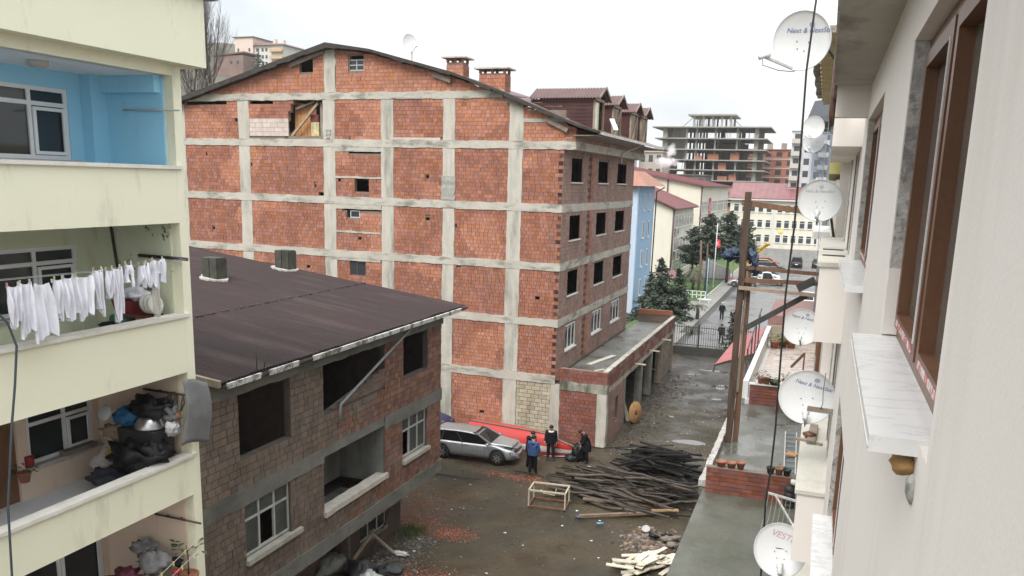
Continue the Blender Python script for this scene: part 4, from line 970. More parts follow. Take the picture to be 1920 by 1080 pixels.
solo(m, 'plant_stand', mat('old_cabinet', (.2, .17, .13), rough=.8), 'low cabinet under the potted plants of the lowest balcony', 'cabinet')
potted((-11.72, 13.0, 4.55), .2, .3, 'small bare branched tree in a terracotta pot on the lowest balcony corner', 26, .34, .3, .5, name='potted_tree', size=.13)
potted((-11.66, 12.62, 4.55), .19, .22, 'low green plant in a wide terracotta pot on the lowest parapet', 34, .16, .12, 0, size=.07)
M_maroon = mat('maroon_cloth', (.10, .015, .035), (.14, .03, .05), rough=.7, scale=5)
for c, r, lab, mm, nm, cat in (((-12.6, 12.2, 4.9), (.35, .3, .2), 'maroon folded umbrella cloth among the lowest balcony clutter', M_maroon, 'umbrella_cloth', 'umbrella'), ((-12.3, 12.7, 5.1), (.35, .25, .25), 'pile of grey plastic sacks in the lowest balcony', mat('grey_plastic', (.22, .22, .22), (.32, .32, .32), rough=.5, scale=6, bump=.5), 'grey_sacks', 'sack'),
                         ((-12.8, 12.9, 5.25), (.3, .2, .16), 'pale grey bundle at the back of the lowest balcony', mat('mottled_bundle', (.3, .3, .3), (.2, .2, .2), rough=.7, scale=7, contrast=(.45, .55)), 'mottled_bundle', 'bundle'), ((-12.0, 12.45, 4.75), (.28, .22, .18), 'brown cardboard box crushed beside the terracotta pots', mat('cardboard', (.24, .16, .1), (.3, .2, .13), rough=.85, scale=4), 'cardboard_box', 'box'),
                         ((-12.2, 11.9, 4.8), (.3, .3, .22), 'dark coat heaped in the lowest balcony', M_bag, 'dark_coat', 'coat'), ((-11.95, 12.9, 5.1), (.16, .1, .1), 'black shoe like bundle on the heap under the lowest rod', M_bag, 'black_bundle', 'bundle'), ((-11.8, 12.75, 4.98), (.08, .08, .05), 'small red plastic scrap beside the terracotta tree pot', mat('red_plastic', (.4, .02, .02), rough=.4), 'red_scrap', 'scrap')):
    sack(c, r, lab, mm, nm, cat, .4, 22)
for i, (x, z) in enumerate(((-11.38, 5.75), (-11.28, 5.6))):
    m = MB(); m.tube([(x, 8.0, z-1.25), (x, 10.5, z-.75), (x, 13.0, z-.05)], .006, 4); solo(m, 'washing_line', mat('cream_line', (.6, .58, .5), rough=.6), ('inner empty washing line of the lowest balcony', 'outer empty washing line of the lowest balcony')[i], 'washing line')
    for k in range(6):
        y = 10.9 + k*.33 + .12*i; zz = z - .05 - (13-y)*.29; c = peg_cols[(k+i) % 4]; cn = ('red', 'green', 'white', 'brown')[(k+i) % 4]
        cn2 = {'red': 'yellow', 'green': 'yellow', 'white': 'white', 'brown': 'yellow'}[cn]
        m = MB(); m.box((x-.012, y, zz-.06), (x+.012, y+.022, zz+.03)); solo(m, 'clothes_peg', mat('peg2_%s' % cn2, (.65, .6, .2) if cn2 == 'yellow' else (.7, .7, .7), rough=.6, grain=0), 'small %s peg left on the empty lowest washing lines' % cn2, 'peg', 'pegs on the empty lines')
potted((-13.7, 11.05, 7.2), .12, .2, 'trailing green plant beside the brown door of the peach balcony', 40, .18, .25, 0, size=.08)
# cable hanging down the facade at the picture's left edge
m = MB(); m.tube([(-11.66, 7.3, 12.9), (-11.5, 7.8, 12.3), (-11.3, 8.6, 11.3), (-11.2, 9.0, 10.75), (-11.2, 9.11, 10.38), (-11.2, 9.02, 9.8), (-11.2, 8.9, 9.18), (-11.2, 8.71, 7.97), (-11.2, 8.66, 6.86), (-11.2, 8.66, 3.5)], .018, 6)
solo(m, 'facade_cable', mat('dark_blue_cable', (.05, .065, .08), rough=.5), 'dark cable hanging loose down the yellow facade', 'cable')
# ================================================================ the cream building on the right, seen along its wall
rr_ = random.Random(51)
M_cream = mat('cream_render', (.74, .69, .64), (.765, .72, .67), rough=.9, scale=.7, grain=.025, gscale=90, bump=.12, bscale=60, stain=(.58, .53, .46), stain_amt=.55, stain_scale=2.2, stain_stretch=(1, 1, .12), stain_edge=(.52, .78))
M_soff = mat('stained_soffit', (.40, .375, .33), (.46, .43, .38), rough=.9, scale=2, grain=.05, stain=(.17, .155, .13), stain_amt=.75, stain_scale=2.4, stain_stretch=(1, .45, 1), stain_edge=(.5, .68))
M_brown = mat('brown_window_frame', (.12, .052, .025), (.155, .072, .036), rough=.42, scale=3, stretch=(2, 2, .4), grain=.12, gscale=50)
M_rev = mat('broken_plaster_reveal', (.36, .35, .33), (.50, .48, .45), rough=.95, scale=7, grain=.2, bump=1.0, bscale=18, stain=(.2, .19, .18), stain_amt=.7, stain_scale=9, stain_stretch=(1, 1, 1), stain_edge=(.54, .6))
M_mar = mat('white_veined_marble', (.74, .74, .73), (.78, .78, .77), rough=.28, scale=2, grain=.02, stain=(.46, .46, .455), stain_amt=.5, stain_scale=2.2, stain_stretch=(1.0, 2.2, 1), vein=True)
RB = thing('cream_building', 'cream rendered building at the right with brown windows and marble sills, seen along its wall', 'building', (3, 8, 0))
FW = frame((.33, 0, 0), (0, 1, 0), (-1, 0, 0))
wins = [(2.5, 4.72, 12.26, 13.72), (7.0, 9.7, 12.27, 13.72), (7.0, 9.6, 9.42, 10.87), (2.5, 4.72, 9.41, 10.87), (7.0, 9.6, 6.57, 8.02)]
m = MB()
for r in rects_minus((-3.0, 11.2, 0, 14.2), wins): m.fbox(FW, r[0], r[1], r[2], r[3], -.25, 0)
m.build('wall', M_cream, RB)
for i, (a, b, c, d) in enumerate(wins):
    # rough far jamb, head, frame, sash, glass
    k = MB(); rng = random.Random(60+i); n = 16; rings = []
    for j in range(n+1):
        z = c + (d-c)*j/n; q = rng.uniform(0, .022)
        rings.append([FW(b-.004-q, z, -.006), FW(b+.03, z, -.006), FW(b+.03, z, -.16), FW(b-.012-rng.uniform(0, .03), z, -.16)])
    k.loft(rings, True, True, 0, False); k.build('jamb', M_rev, RB)
    if i == 0: k = MB(); k.fbox(FW, b-.028, b+.01, c+.02, c+.36, -.13, -.003); k.build('plaster_patch', M_cream, RB)
    t = .07; n0, n1 = -.155, -.072
    f = MB(); f.fbox(FW, a, b, c, c+t, n0, n1); f.fbox(FW, a, b, d-t, d, n0, n1); f.fbox(FW, a, a+t, c+t, d-t, n0, n1); f.fbox(FW, b-t, b, c+t, d-t, n0, n1)
    mid = a + (b-a)*.5; f.fbox(FW, mid-t/2, mid+t/2, c+t, d-t, n0, n1); fo = f.build('window_frame', M_brown, RB)
    for (s0, s1) in ((a+t, mid-t/2), (mid+t/2, b-t)):
        s = MB(); s.fbox(FW, s0+.004, s1-.004, c+t+.004, c+t+.07, n0+.01, n1+.018); s.fbox(FW, s0+.004, s1-.004, d-t-.07, d-t-.004, n0+.01, n1+.018)
        s.fbox(FW, s0+.004, s0+.07, c+t+.07, d-t-.07, n0+.01, n1+.018); s.fbox(FW, s1-.07, s1-.004, c+t+.07, d-t-.07, n0+.01, n1+.018)
        s.build('sash', M_brown, fo)
        p = MB(); p.fbox(FW, s0+.07, s1-.07, c+t+.07, d-t-.07, -.12, -.11); p.build('pane', mat('grey_room_glass', (.13, .12, .105), (.16, .15, .13), rough=.08, spec=.7, scale=1.5), fo)
        p = MB(); p.fbox(FW, s0+.06, s0+.072, c+t+.07, d-t-.07, n1+.018, n1+.024); p.build('film_strip', mat('white_film', (.7, .71, .73), rough=.35), fo)
        p = MB(); p.fbox(FW, s0+.1, s1-.1, c+t+.02, c+t+.05, n1+.018, n1+.021); p.build('printed_film', mat('red_print_film', (.62, .58, .56), (.45, .08, .09), rough=.5, scale=30, contrast=(.5, .52)), fo)
    m = MB(); m.fbox(FW, a+.2 if i == 0 else a-.02, b-.02, c-.04, c+.012, -.074, .14); so = m.build('marble_sill', M_mar, RB)
    m = MB(); m.fbox(FW, a+.2 if i == 0 else a-.02, b-.02, c-.03, c-.022, .139, .143); m.build('drip_edge', mat('sill_edge', (.6, .58, .54), rough=.5), so)
m = MB(); m.blob((.31, 2.8, 12.17), (.05, .07, .035), 10, rr_, .2); m.build('foam', mat('orange_foam', (.36, .20, .07), (.42, .25, .1), rough=.8, scale=12, bump=.6), RB)
m = MB(); m.blob((.325, 2.7, 12.12), (.02, .03, .05), 8, rr_, .2); m.build('plaster_chip', M_rev, RB)
# eave slab and beam
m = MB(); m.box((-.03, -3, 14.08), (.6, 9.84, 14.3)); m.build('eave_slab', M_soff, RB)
m = MB(); m.box((0.0, 9.84, 13.76), (.4, 10.05, 14.3)); m.build('eave_beam', M_cream, RB)
m = MB(); m.box((-.045, -3, 14.06), (-.03, 9.9, 14.26)); m.build('fascia', mat('chipped_fascia', (.5, .48, .44), (.3, .29, .27), rough=.8, scale=6, bump=.5), RB)
m = MB(); m.tube([(-.0, 10.1, 14.25), (-.02, 13.0, 14.2)], .04, 8); m.tube([(-.04, 12.4, 14.9), (-.04, 12.45, 14.0), (-.02, 12.5, 13.86)], .04, 8); m.build('brown_gutter', mat('brown_pvc', (.09, .045, .03), (.12, .06, .04), rough=.4), RB)
for k in range(34):
    y = 17 + k*.42; m = MB(); m.box((-.62 + .02*math.sin(k), y, 16.0), (-.46, y+.38, 16.08)); m.build('roof_tile', mat('grey_tile_edge', (.12, .125, .115), (.2, .2, .19), rough=.8, grain=.2, island=.25), RB)
    if k % 2 == 0: m = MB(); m.box((-.45, y, 15.9), (-.3, y+.5, 16.0)); m.build('batten_end', mat('yellow_brick_edge', (.42, .33, .16), (.3, .22, .12), rough=.8, island=.2), RB)
m = MB(); m.box((-.4, 17, 15.78), (.6, 31, 15.9)); m.build('roof_deck', M_woodg, RB)
# projecting bays
for k, zt in enumerate((15.2, 12.1, 9.22, 6.35)):
    z0 = zt - .92 if k else 13.5
    yb = 10.8 if k else 10.75
    m = MB(); m.box((.0, yb, z0), (.5, 17.0, zt)); m.build('bay_parapet', M_cream, RB)
    if k:
        m = MB(); m.box((-.03, yb-.03, zt), (.42, 17.0, zt+.05)); o = m.build('bay_ledge', mat('ledge_top', (.52, .50, .43), (.58, .56, .5), rough=.7, scale=2, stain=(.3, .28, .22), stain_amt=.6), RB)
        if k == 1:
            for y in (11.9, 13.1):
                m = MB(); m.hexa([(.02, y, zt+.051), (.3, y-.05, zt+.051), (.3, y+.16, zt+.051), (.02, y+.2, zt+.051)], [(.02, y, zt+.056), (.3, y-.05, zt+.056), (.3, y+.16, zt+.056), (.02, y+.2, zt+.056)]); m.build('slot', M_dark, o)
m = MB(); m.box((.36, 11.2, 3), (.7, 18, 14.5)); m.build('recess_wall', M_cream, RB)
for (y, w_, mt) in ((11.5, .35, M_cream), (12.3, .5, M_rev), (13.2, .3, M_brown), (15.5, .4, M_rev)):
    m = MB(); m.box((.345, y, 6.4), (.36, y+w_, 13.5)); m.build('recess_strip', mt, RB)
m = MB(); m.box((.2, 17.0, 0), (.5, 17.3, 14.4)); m.build('bay_end_wall', M_cream, RB)
# building behind it
RC = thing('far_cream_building', 'cream and grey buildings continuing the row beyond the bays', 'building', (3, 40, 0))
m = MB(); m.box((.2, 17.5, 0), (6, 62, 12.0)); m.build('wall', mat('far_cream', (.5, .46, .4), (.42, .38, .33), rough=.9, scale=.6, stain=(.25, .2, .17), stain_amt=.6), RC)
m = MB(); m.box((.0, 17.5, 13.3), (6, 30, 13.8)); m.build('upper_band', mat('mustard_paint', (.42, .37, .14), (.45, .4, .17), rough=.85), RC)
m = MB(); m.box((.15, 17.6, 12.0), (6, 30, 13.2)); m.build('upper_wall', M_cream, RC)
m = MB(); m.box((-.3, 28, 11.5), (1, 33, 11.72)); m.build('white_balcony', mat('off_white', (.6, .6, .58), rough=.8), RC)
for k in range(5):
    m = MB(); m.box((.12, 20+k*6, 8.2), (.2, 22+k*6, 9.8)); m.build('window', M_brown, RC)
m = MB(); m.tube([(.1, 30, 12.9), (-.02, 30, 12.7), (-.04, 30, 12.3), (.1, 30, 12.0)], .06, 8); m.build('stove_pipe', M_tind, RC)
# brown rendered low house below the balcony beams
RD = thing('dark_roofed_house', 'grey house with a dark roof edge rising behind the cream row', 'building', (1.5, 62, 0))
m = MB(); m.box((-.15, 60, 0), (5, 70, 17.3)); m.build('wall', mat('blue_grey_wall', (.16, .18, .21), (.2, .22, .25), rough=.8), RD)
m = MB(); m.hexa([(-1.7, 59.5, 17.3), (5, 59.5, 17.3), (5, 70, 17.3), (-1.7, 70, 17.3)], [(-1.3, 59.8, 18.6), (5, 59.8, 19.6), (5, 70, 19.6), (-1.3, 70, 18.6)]); m.build('roof', mat('slate_edge', (.06, .07, .085), rough=.6), RD)
# ---------------------------------------------------------------- satellite dishes
def text_pts(txt, size, shear=.0):
    cu = bpy.data.curves.new('t', 'FONT'); cu.body = txt; cu.size = size; cu.align_x = 'CENTER'; cu.align_y = 'CENTER'; cu.shear = shear
    o = bpy.data.objects.new('t', cu); col.objects.link(o); dg = bpy.context.evaluated_depsgraph_get(); me = bpy.data.meshes.new_from_object(o.evaluated_get(dg))
    V = [v.co.copy() for v in me.vertices]; F = [tuple(p.vertices) for p in me.polygons]
    bpy.data.objects.remove(o); bpy.data.curves.remove(cu); bpy.data.meshes.remove(me); return V, F
M_dish = mat('dish_paint', (.60, .605, .60), (.64, .645, .64), rough=.45, scale=2.5, grain=.03, stain=(.42, .41, .37), stain_amt=.3, stain_scale=2.5, stain_stretch=(1, 1, 1), stain_edge=(.6, .75), local=True)
M_dark_metal = mat('dark_bracket', (.035, .033, .03), (.06, .055, .05), rough=.6, scale=6)
M_txt = mat('blue_lettering', (.10, .13, .30), rough=.6, grain=0); M_txtf = mat('faded_lettering', (.36, .39, .44), rough=.6, grain=0); M_txtr = mat('faded_red_lettering', (.50, .30, .29), rough=.6, grain=0)
def dish(c, n, up, rad, lab, txt=None, tm=None, trot=0.0, tpos=(.05, .42), lnb='down', wall=None, rx=1.0, dots=4, tsize=.2, arm=1.0, logo=True, mount=True):
    c = Vector(c); n = Vector(n).normalized(); sx = Vector(up).cross(n).normalized(); sy = n.cross(sx)
    t = thing('satellite_dish', lab, 'satellite dish', c, 'satellite dishes along the right hand building')
    dep = .16*rad/.45
    def P(u, v, off=0.0):
        q = min(1.2, math.sqrt((u/rx)**2 + v**2)); return c + sx*(u*rad) + sy*(v*rad) + n*(dep*(q*q-1)*.55 + off)
    b = MB(); rings = []
    for k in range(9):
        q = max(.001, k/8); rings.append([P(rx*q*math.cos(2*math.pi*i/40), q*math.sin(2*math.pi*i/40)) for i in range(40)])
    rings.append([P(rx*1.012*math.cos(2*math.pi*i/40), 1.012*math.sin(2*math.pi*i/40), .012) for i in range(40)])
    rings.append([P(rx*1.03*math.cos(2*math.pi*i/40), 1.03*math.sin(2*math.pi*i/40), -.012) for i in range(40)])
    for k in range(8, -1, -1):
        q = max(.001, k/8); rings.append([P(rx*q*math.cos(2*math.pi*i/40), q*math.sin(2*math.pi*i/40), -.014) for i in range(40)])
    b.loft(rings, False, True, 0, True); b.build('reflector', M_dish, t)
    if txt:
        V, F = text_pts(txt, tsize, .25); ca, sa = math.cos(trot), math.sin(trot)
        b = MB(); b.add([P(tpos[0] + (v.x*ca - v.y*sa), tpos[1] + (v.x*sa + v.y*ca), .005) for v in V], F); b.build('lettering', tm, t)
        if logo:
            b = MB(); L0 = (tpos[0]+.05-.2*sa, tpos[1]+.2*ca); N_ = 20
            for r0, r1 in ((.075, .095), (.03, .048)):
                ring = [P(L0[0]+q*math.cos(6.283*i/N_), L0[1]+q*math.sin(6.283*i/N_)*.8, .005) for q in (r0, r1) for i in range(N_)]
                b.add(ring, [(i, (i+1) % N_, N_+(i+1) % N_, N_+i) for i in range(N_)])
            b.build('logo', tm, t)
    for i in range(dots):
        u, v = ((-.2, -.05), (.22, -.02), (-.12, -.3), (.14, -.33))[i]; b = MB(); b.blob(P(u, v, .006), rad*.022, 6, rr_, 0); b.build('bolt', M_dark_metal, t)
    foot = P(0, -1.0); tip = foot + n*(rad*1.15*arm) + sy*(rad*.25) if lnb == 'down' else foot + n*(rad*1.0*arm) - sx*(rad*.95) + sy*(rad*.3)
    b = MB(); b.bar(foot - n*.05, tip, .03, .035); b.build('feed_arm', M_greyfr, t)
    b = MB(); d = (P(0, 0) - tip).normalized(); b.tube([tip - d*.06, tip + d*.03, tip + d*.05, tip + d*.1], [.035, .035, .05, .05], 10); b.build('feed_horn', M_dish, t)
    b = MB(); b.tube([tip, tip - Vector((0, 0, .12)), (tip + foot)/2 - Vector((0, 0, .1)), foot - Vector((0, 0, .03)), foot - n*.1], .006, 4); b.build('coax', M_dark_metal, t)
    back = P(0, -.1, -.1)
    if mount:
        b = MB(); b.box(back - Vector((.07, .07, .1)), back + Vector((.07, .07, .1))); b.build('mount', M_dark_metal, t)
        if wall is not None:
            wv = Vector(wall); b = MB(); b.tube([back, (back + Vector((wv.x, wv.y, back.z)))*.5 if abs(wv.z-back.z) > .2 else back.lerp(wv, .5), wv], .025, 7); b.build('mast', M_dark_metal, t)
    return t
TX = 'Next & NextStar'
dish((-.55, 13.4, 15.09), (-.2, -.97, -.12), (.2, -.1, 1), .40, 'highest satellite dish with crisp blue lettering under the eave', TX, M_txt, R(10), (.18, .38), lnb='side', wall=(.1, 14.2, 14.7), tsize=.24)
dish((-.11, 16.4, 12.81), (-.1, -.98, .08), (0, 0, 1), .37, 'satellite dish with faded grey lettering level with the school roof', TX, M_txtf, 0, (-.05, .45), wall=(.2, 16.8, 12.1), tsize=.2, arm=.5)
dish((-.30, 23.0, 9.48), (-.05, -.96, .26), (-.05, 0, 1), .47, 'satellite dish with blue lettering hanging above the tiled terrace', TX, M_txt, R(-12), (.2, .5), wall=(.2, 23.5, 9.2), tsize=.22, arm=.45)
d5 = dish((.0, 11.6, 10.29), (-.02, -.95, .3), (-.05, 0, 1), .352, 'satellite dish with blurred blue lettering and a wooden batten across it', TX, M_txt, R(-14), (.25, .45), wall=(.34, 11.9, 10.25), tsize=.2, arm=.45)
dish((-.15, 11.7, 8.03), (-.03, -.92, .4), (-.12, 0, 1), .37, 'lowest satellite dish with rust streaks and faded red lettering', 'VESTEL', M_txtr, R(-20), (.2, .5), wall=(.1, 12.1, 8.0), tsize=.34, arm=.3, logo=False, rx=.94)
dish((-.9, 43.7, 15.9), (-.25, -.95, -.05), (.1, 0, 1), .5, 'upper of the two small distant satellite dishes under the dark roof edge', None, None, wall=(.3, 44.5, 15.4), tsize=.2, arm=.9)
dish((-.85, 44.4, 15.25), (-.25, -.95, .12), (.1, 0, 1), .5, 'lower of the two small distant satellite dishes under the dark roof edge', None, None, wall=(.3, 45.0, 14.8), arm=.9)
m = MB(); m.bar((.02, 11.1, 10.26), (.36, 11.1, 10.25), .03, .065); solo(m, 'wooden_batten', M_woodg, 'short grey batten sticking out in front of the blurred lettering dish', 'batten')
m = MB(); m.tube([(.2, 11.08, 10.75), (.19, 11.08, 10.5), (.2, 11.07, 10.35), (.18, 11.07, 10.27)], .006, 4); solo(m, 'thin_wire', M_dark_metal, 'thin twisted wire hanging onto the wooden batten', 'wire')
for k in range(3):
    m = MB(); m.hexa([(-.13+k*.03, 14.43, 7.03-.1*k), (-.1+k*.03, 14.43, 7.03-.1*k), (-.1+k*.03, 14.44, 7.03-.1*k), (-.13+k*.03, 14.44, 7.03-.1*k)], [(-.13+k*.03, 14.43, 7.1), (-.1+k*.03, 14.43, 7.1), (-.1+k*.03, 14.44, 7.1), (-.13+k*.03, 14.44, 7.1)])
# black cable down the wall side
m = MB(); m.tube([(-.30, 12.1, 16.5), (-.37, 12, 15.2), (-.40, 12, 14.5), (-.38, 12, 13.5), (-.37, 12, 12.5), (-.40, 12, 11.6), (-.39, 12, 10.9), (-.37, 12, 9.7), (-.38, 12, 9.1), (-.41, 12, 8.6), (-.38, 12, 7.4), (-.38, 12, 3.3)], .014, 6); solo(m, 'black_cable', mat('black_cable', (.012, .012, .013), rough=.5), 'black cable hanging straight down in front of the satellite dishes', 'cable')
m = MB(); m.tube([(-.1, 19, 14.4), (-.13, 20, 13.3), (-.08, 21.5, 11.6), (-.02, 22.8, 9.9)], .007, 4); solo(m, 'grey_wire', M_greyfr, 'thin grey wire running down to the dish above the tiled terrace', 'wire')
m = MB(); m.bar((-.1, 13.1, 9.28), (.28, 12.9, 9.28), .06, .04); solo(m, 'ledge_plank', M_wood, 'thin plank lying across the bay ledge below the blurred lettering dish', 'plank')
m = MB(); m.bar((.12, 12.9, 9.3), (.16, 13.9, 9.3), .12, .05); solo(m, 'ledge_board', M_woodg, 'short weathered board lying along the bay ledge', 'board')
m = MB(); m.blob((.08, 13.2, 9.33), (.1, .08, .06), 8, rr_, .4); solo(m, 'ledge_debris', M_brown, 'brown lump of debris beside the plank on the bay ledge', 'debris')
# ---------------------------------------------------------------- single storey roofs below
M_wet = mat('wet_grey_roof', (.085, .088, .076), (.15, .15, .135), rough=.16, rough2=.6, scale=.8, grain=.18, gscale=14, stain=(.06, .065, .045), stain_amt=.6, stain_scale=.5, stain_stretch=(1, 1, 1))
M_wet2 = mat('green_grey_roof', (.072, .074, .055), (.115, .115, .092), rough=.3, rough2=.75, scale=.7, grain=.2, gscale=12, stain=(.05, .058, .035), stain_amt=.65, stain_scale=.5, stain_stretch=(1, 1, 1))
A1 = thing('shop_roof', 'single storey shop with a green grey concrete roof beside the pale planks', 'building', (-1.3, 22, 0))
m = MB(); m.box((-2.95, 12, 3.0), (.33, 27.1, 3.2)); m.build('roof_slab', M_wet2, A1)
m = MB(); m.box((-2.8, 12, 0), (.33, 27.0, 3.0)); m.build('wall', M_hplas, A1)
A2 = thing('flat_roofed_shop', 'single storey shop with a wet grey roof behind the low brick wall', 'building', (-1.3, 34, 0))
m = MB(); m.box((-3.1, 27.2, 2.95), (.2, 39.4, 3.17)); m.build('roof_slab', M_wet, A2)
m = MB(); m.box((-2.95, 27.2, 0), (.2, 39.4, 2.95)); m.build('wall', M_hplas, A2)
m = MB(); rough_bar(m, frame((-3.1, 0, 0), (0, 1, 0), (-1, 0, 0)), 27.3, 39.3, 3.17, 3.42, -.2, .0, rr_, .05, .25); m.build('edge_rubble', M_rev, A2)
BW = thing('low_brick_wall', 'low dark red brick wall with flower pots between the two flat roofs', 'wall', (-1.3, 27, 3.2))
FB1 = frame((0, 26.85, 0), (1, 0, 0), (0, -1, 0))
m = MB(); m.fbox(FB1, -2.85, -.05, 3.2, 4.02, -.2, -.02); m.build('core', M_mortar, BW)
M_wbr = mat('dark_red_brick', (.15, .045, .03), (.2, .065, .042), rough=.75, scale=1.2, grain=.18, bump=.3, island=.25, stain=(.07, .03, .025), stain_amt=.5)
for q in lay_bricks([(-2.85, -.05, 3.2, 4.05)], .27, .14, rr_, joint=.012):
    o = obj_from('brick', unit_brick(M_wbr), BW); o.location = Vector(((q[0]+q[1])/2, 26.87 + rr_.uniform(-.004, .004), (q[2]+q[3])/2)) - Vector((-1.3, 27, 3.2)); o.scale = (q[1]-q[0], .06, q[3]-q[2])
m = MB(); m.box((-2.87, 26.84, 4.05), (-.03, 27.06, 4.08)); m.build('coping', M_mortar, BW)
BW2 = thing('terrace_wall', 'low brown brick wall with plants at the near end of the tiled terrace', 'wall', (-1.4, 39.5, 3.17))
FB2 = frame((0, 39.4, 0), (1, 0, 0), (0, -1, 0)); m = MB(); m.fbox(FB2, -2.5, .2, 3.0, 4.1, -.2, -.02); m.build('core', M_mortar, BW2)
for q in lay_bricks([(-2.5, .2, 3.1, 4.12)], .27, .15, rr_, joint=.012):
    o = obj_from('brick', unit_brick(M_wbr), BW2); o.location = Vector(((q[0]+q[1])/2, 39.42, (q[2]+q[3])/2)) - Vector((-1.4, 39.5, 3.17)); o.scale = (q[1]-q[0], .06, q[3]-q[2])
m = MB(); m.box((-2.55, 39.35, 4.12), (.2, 39.7, 4.17)); m.build('coping', MATS['off_white'], BW2)
# tiled terrace
TT = thing('tiled_terrace', 'terrace with pale tiles and white parapet above the flat roofs', 'terrace', (-1.4, 50, 0))
m = MB(); m.box((-2.7, 39.6, 0), (.2, 56.8, 3.35)); m.build('base', MATS['off_white'], TT)
M_tile = mat('pinkish_floor_tile', (.40, .33, .29), (.5, .43, .39), rough=.22, rough2=.5, scale=1.2, grain=.08, island=.12)
tm = MB(); tm.box((-.16, -.16, 0), (.16, .16, .02)); tme = tm.mesh('tile', M_tile)
for i in range(7):
    for j in range(42):
        y = 39.95 + j*.4
        if y > 56.5: continue
        o = obj_from('tile', tme, TT); o.location = (-2.2 + i*.37 + 1.4, y - 50, 3.352); o.scale = (1.12, 1.21, 1)
m = MB(); m.box((-2.85, 39.7, 3.35), (-2.6, 57, 4.2)); m.build('white_parapet', mat('white_wash', (.72, .72, .72), (.62, .62, .6), rough=.6, scale=2), TT)
m = MB(); m.box((-2.6, 56.5, 3.35), (.2, 56.8, 4.3)); m.build('far_parapet', mat('tan_tile_wall', (.27, .22, .17), (.33, .28, .22), rough=.6), TT)
m = MB(); m.box((-2.85, 57, 0), (.3, 66, 4.9)); m.build('rear_block', mat('brown_render', (.22, .13, .11), (.28, .17, .15), rough=.85), TT)
for (y, s) in ((42.5, 0), (45, .2), (47.5, .4), (50, .7)):
    m = MB(); m.bar((-2.95, y, 3.6), (-2.95, y, 5.2+s), .07, .07); m.build('railing_post', M_dark_metal, TT)
m = MB(); m.bar((-2.95, 42.4, 5.2), (-2.95, 51, 6.1), .06, .06); m.build('rail', M_dark_metal, TT)
m = MB(); m.bar((-.9, 45.5, 3.9), (-.3, 44.2, 4.9), .1, .1); m.bar((-.3, 44.2, 4.9), (-.3, 44.2, 3.4), .08, .08); m.build('chair_frame', M_brown, TT)
# red awning
AW = thing('red_awning', 'red sheet metal awning sticking out over the lane beside the timber posts', 'awning', (-3.9, 49, 3.3))
m = MB()
m.hexa([(-4.75, 45.0, 3.72), (-2.95, 47.0, 4.12), (-2.95, 57.0, 4.12), (-4.55, 52.0, 3.72)], [(-4.75, 45.0, 3.76), (-2.95, 47.0, 4.16), (-2.95, 57.0, 4.16), (-4.55, 52.0, 3.76)])
m.build('sheet', mat('red_awning_sheet', (.33, .055, .06), (.4, .085, .085), rough=.4, scale=1, grain=.06), AW)
m = MB(); m.bar((-4.75, 45.0, 3.7), (-2.95, 47.0, 4.08), .06, .08); m.bar((-4.75, 45.0, 3.7), (-4.8, 44.9, 3.35), .05, .05); m.build('frame', M_dark_metal, AW)
# timber posts and hoist beams
M_post = mat('dark_wet_timber', (.042, .025, .016), (.08, .047, .03), rough=.7, scale=2, stretch=(4, 4, .5), grain=.25, bump=.3)
M_post2 = mat('brown_timber', (.12, .06, .03), (.17, .09, .05), rough=.7, scale=2, stretch=(4, 4, .5), grain=.25)
TP = thing('timber_hoist', 'tall timber posts with cross beams braced to the right hand building', 'scaffold', (-2.7, 33, 3.1))
for (x, y, z0, z1, w_, mt) in ((-2.74, 32.9, 3.15, 12.85, .24, M_post), (-2.5, 33.2, 3.15, 9.5, .2, M_post2), (-2.56, 33.05, 5.2, 10.1, .09, M_woodg)):
    m = MB(); n = 10; m.loft([[(x - w_/2 + .015*math.sin(k*2.1), y - w_/2, z0+(z1-z0)*k/n), (x + w_/2 + .01*math.sin(k), y - w_/2, z0+(z1-z0)*k/n), (x + w_/2 + .01*math.sin(k), y + w_/2, z0+(z1-z0)*k/n), (x - w_/2 + .015*math.sin(k*2.1), y + w_/2, z0+(z1-z0)*k/n)] for k in range(n+1)], True, True, 0, False); m.build('post', mt, TP)
for (a, b, w_, h_, mt) in (((-2.95, 32.95, 12.47), (-.8, 32.9, 12.22), .12, .2, M_post2), ((-2.6, 33.0, 10.05), (.2, 33.0, 9.95), .1, .14, M_post2), ((-2.8, 32.85, 9.58), (.2, 32.9, 9.62), .12, .16, M_post2), ((-2.8, 32.8, 9.30), (.25, 32.85, 9.18), .3, .12, mat('pale_weathered_beam', (.27, .2, .15), (.34, .26, .2), rough=.8)), ((-2.42, 33, 7.75), (-.35, 33, 9.15), .12, .2, M_dark_metal), ((-2.55, 33.1, 8.8), (-2.55, 33.1, 10.0), .1, .3, M_post2)):
    m = MB(); m.bar(a, b, w_, h_); m.build('beam', mt, TP)
m = MB(); m.bar((-.7, 32.8, 9.4), (-.1, 32.8, 9.75), .05, .3); m.build('gusset', M_dark_metal, TP)
tp = MB()
for k, (x, z, a, b) in enumerate(((-3.3, 10.5, .22, .2), (-3.05, 10.6, .2, .14), (-2.98, 10.42, .2, .1), (-2.45, 10.45, .2, .22), (-2.3, 10.2, .14, .3), (-2.25, 9.95, .12, .2))): tp.blob((x, 33.15 + .05*(k % 2), z), (a, .2, b), 16, rr_, .6)
solo(tp, 'blue_tarpaulin', mat('dark_blue_tarpaulin', (.02, .035, .07), (.035, .06, .11), rough=.45, scale=4, bump=.6, bscale=8), 'dark blue tarpaulin wrapped around the tall timber post', 'tarpaulin')
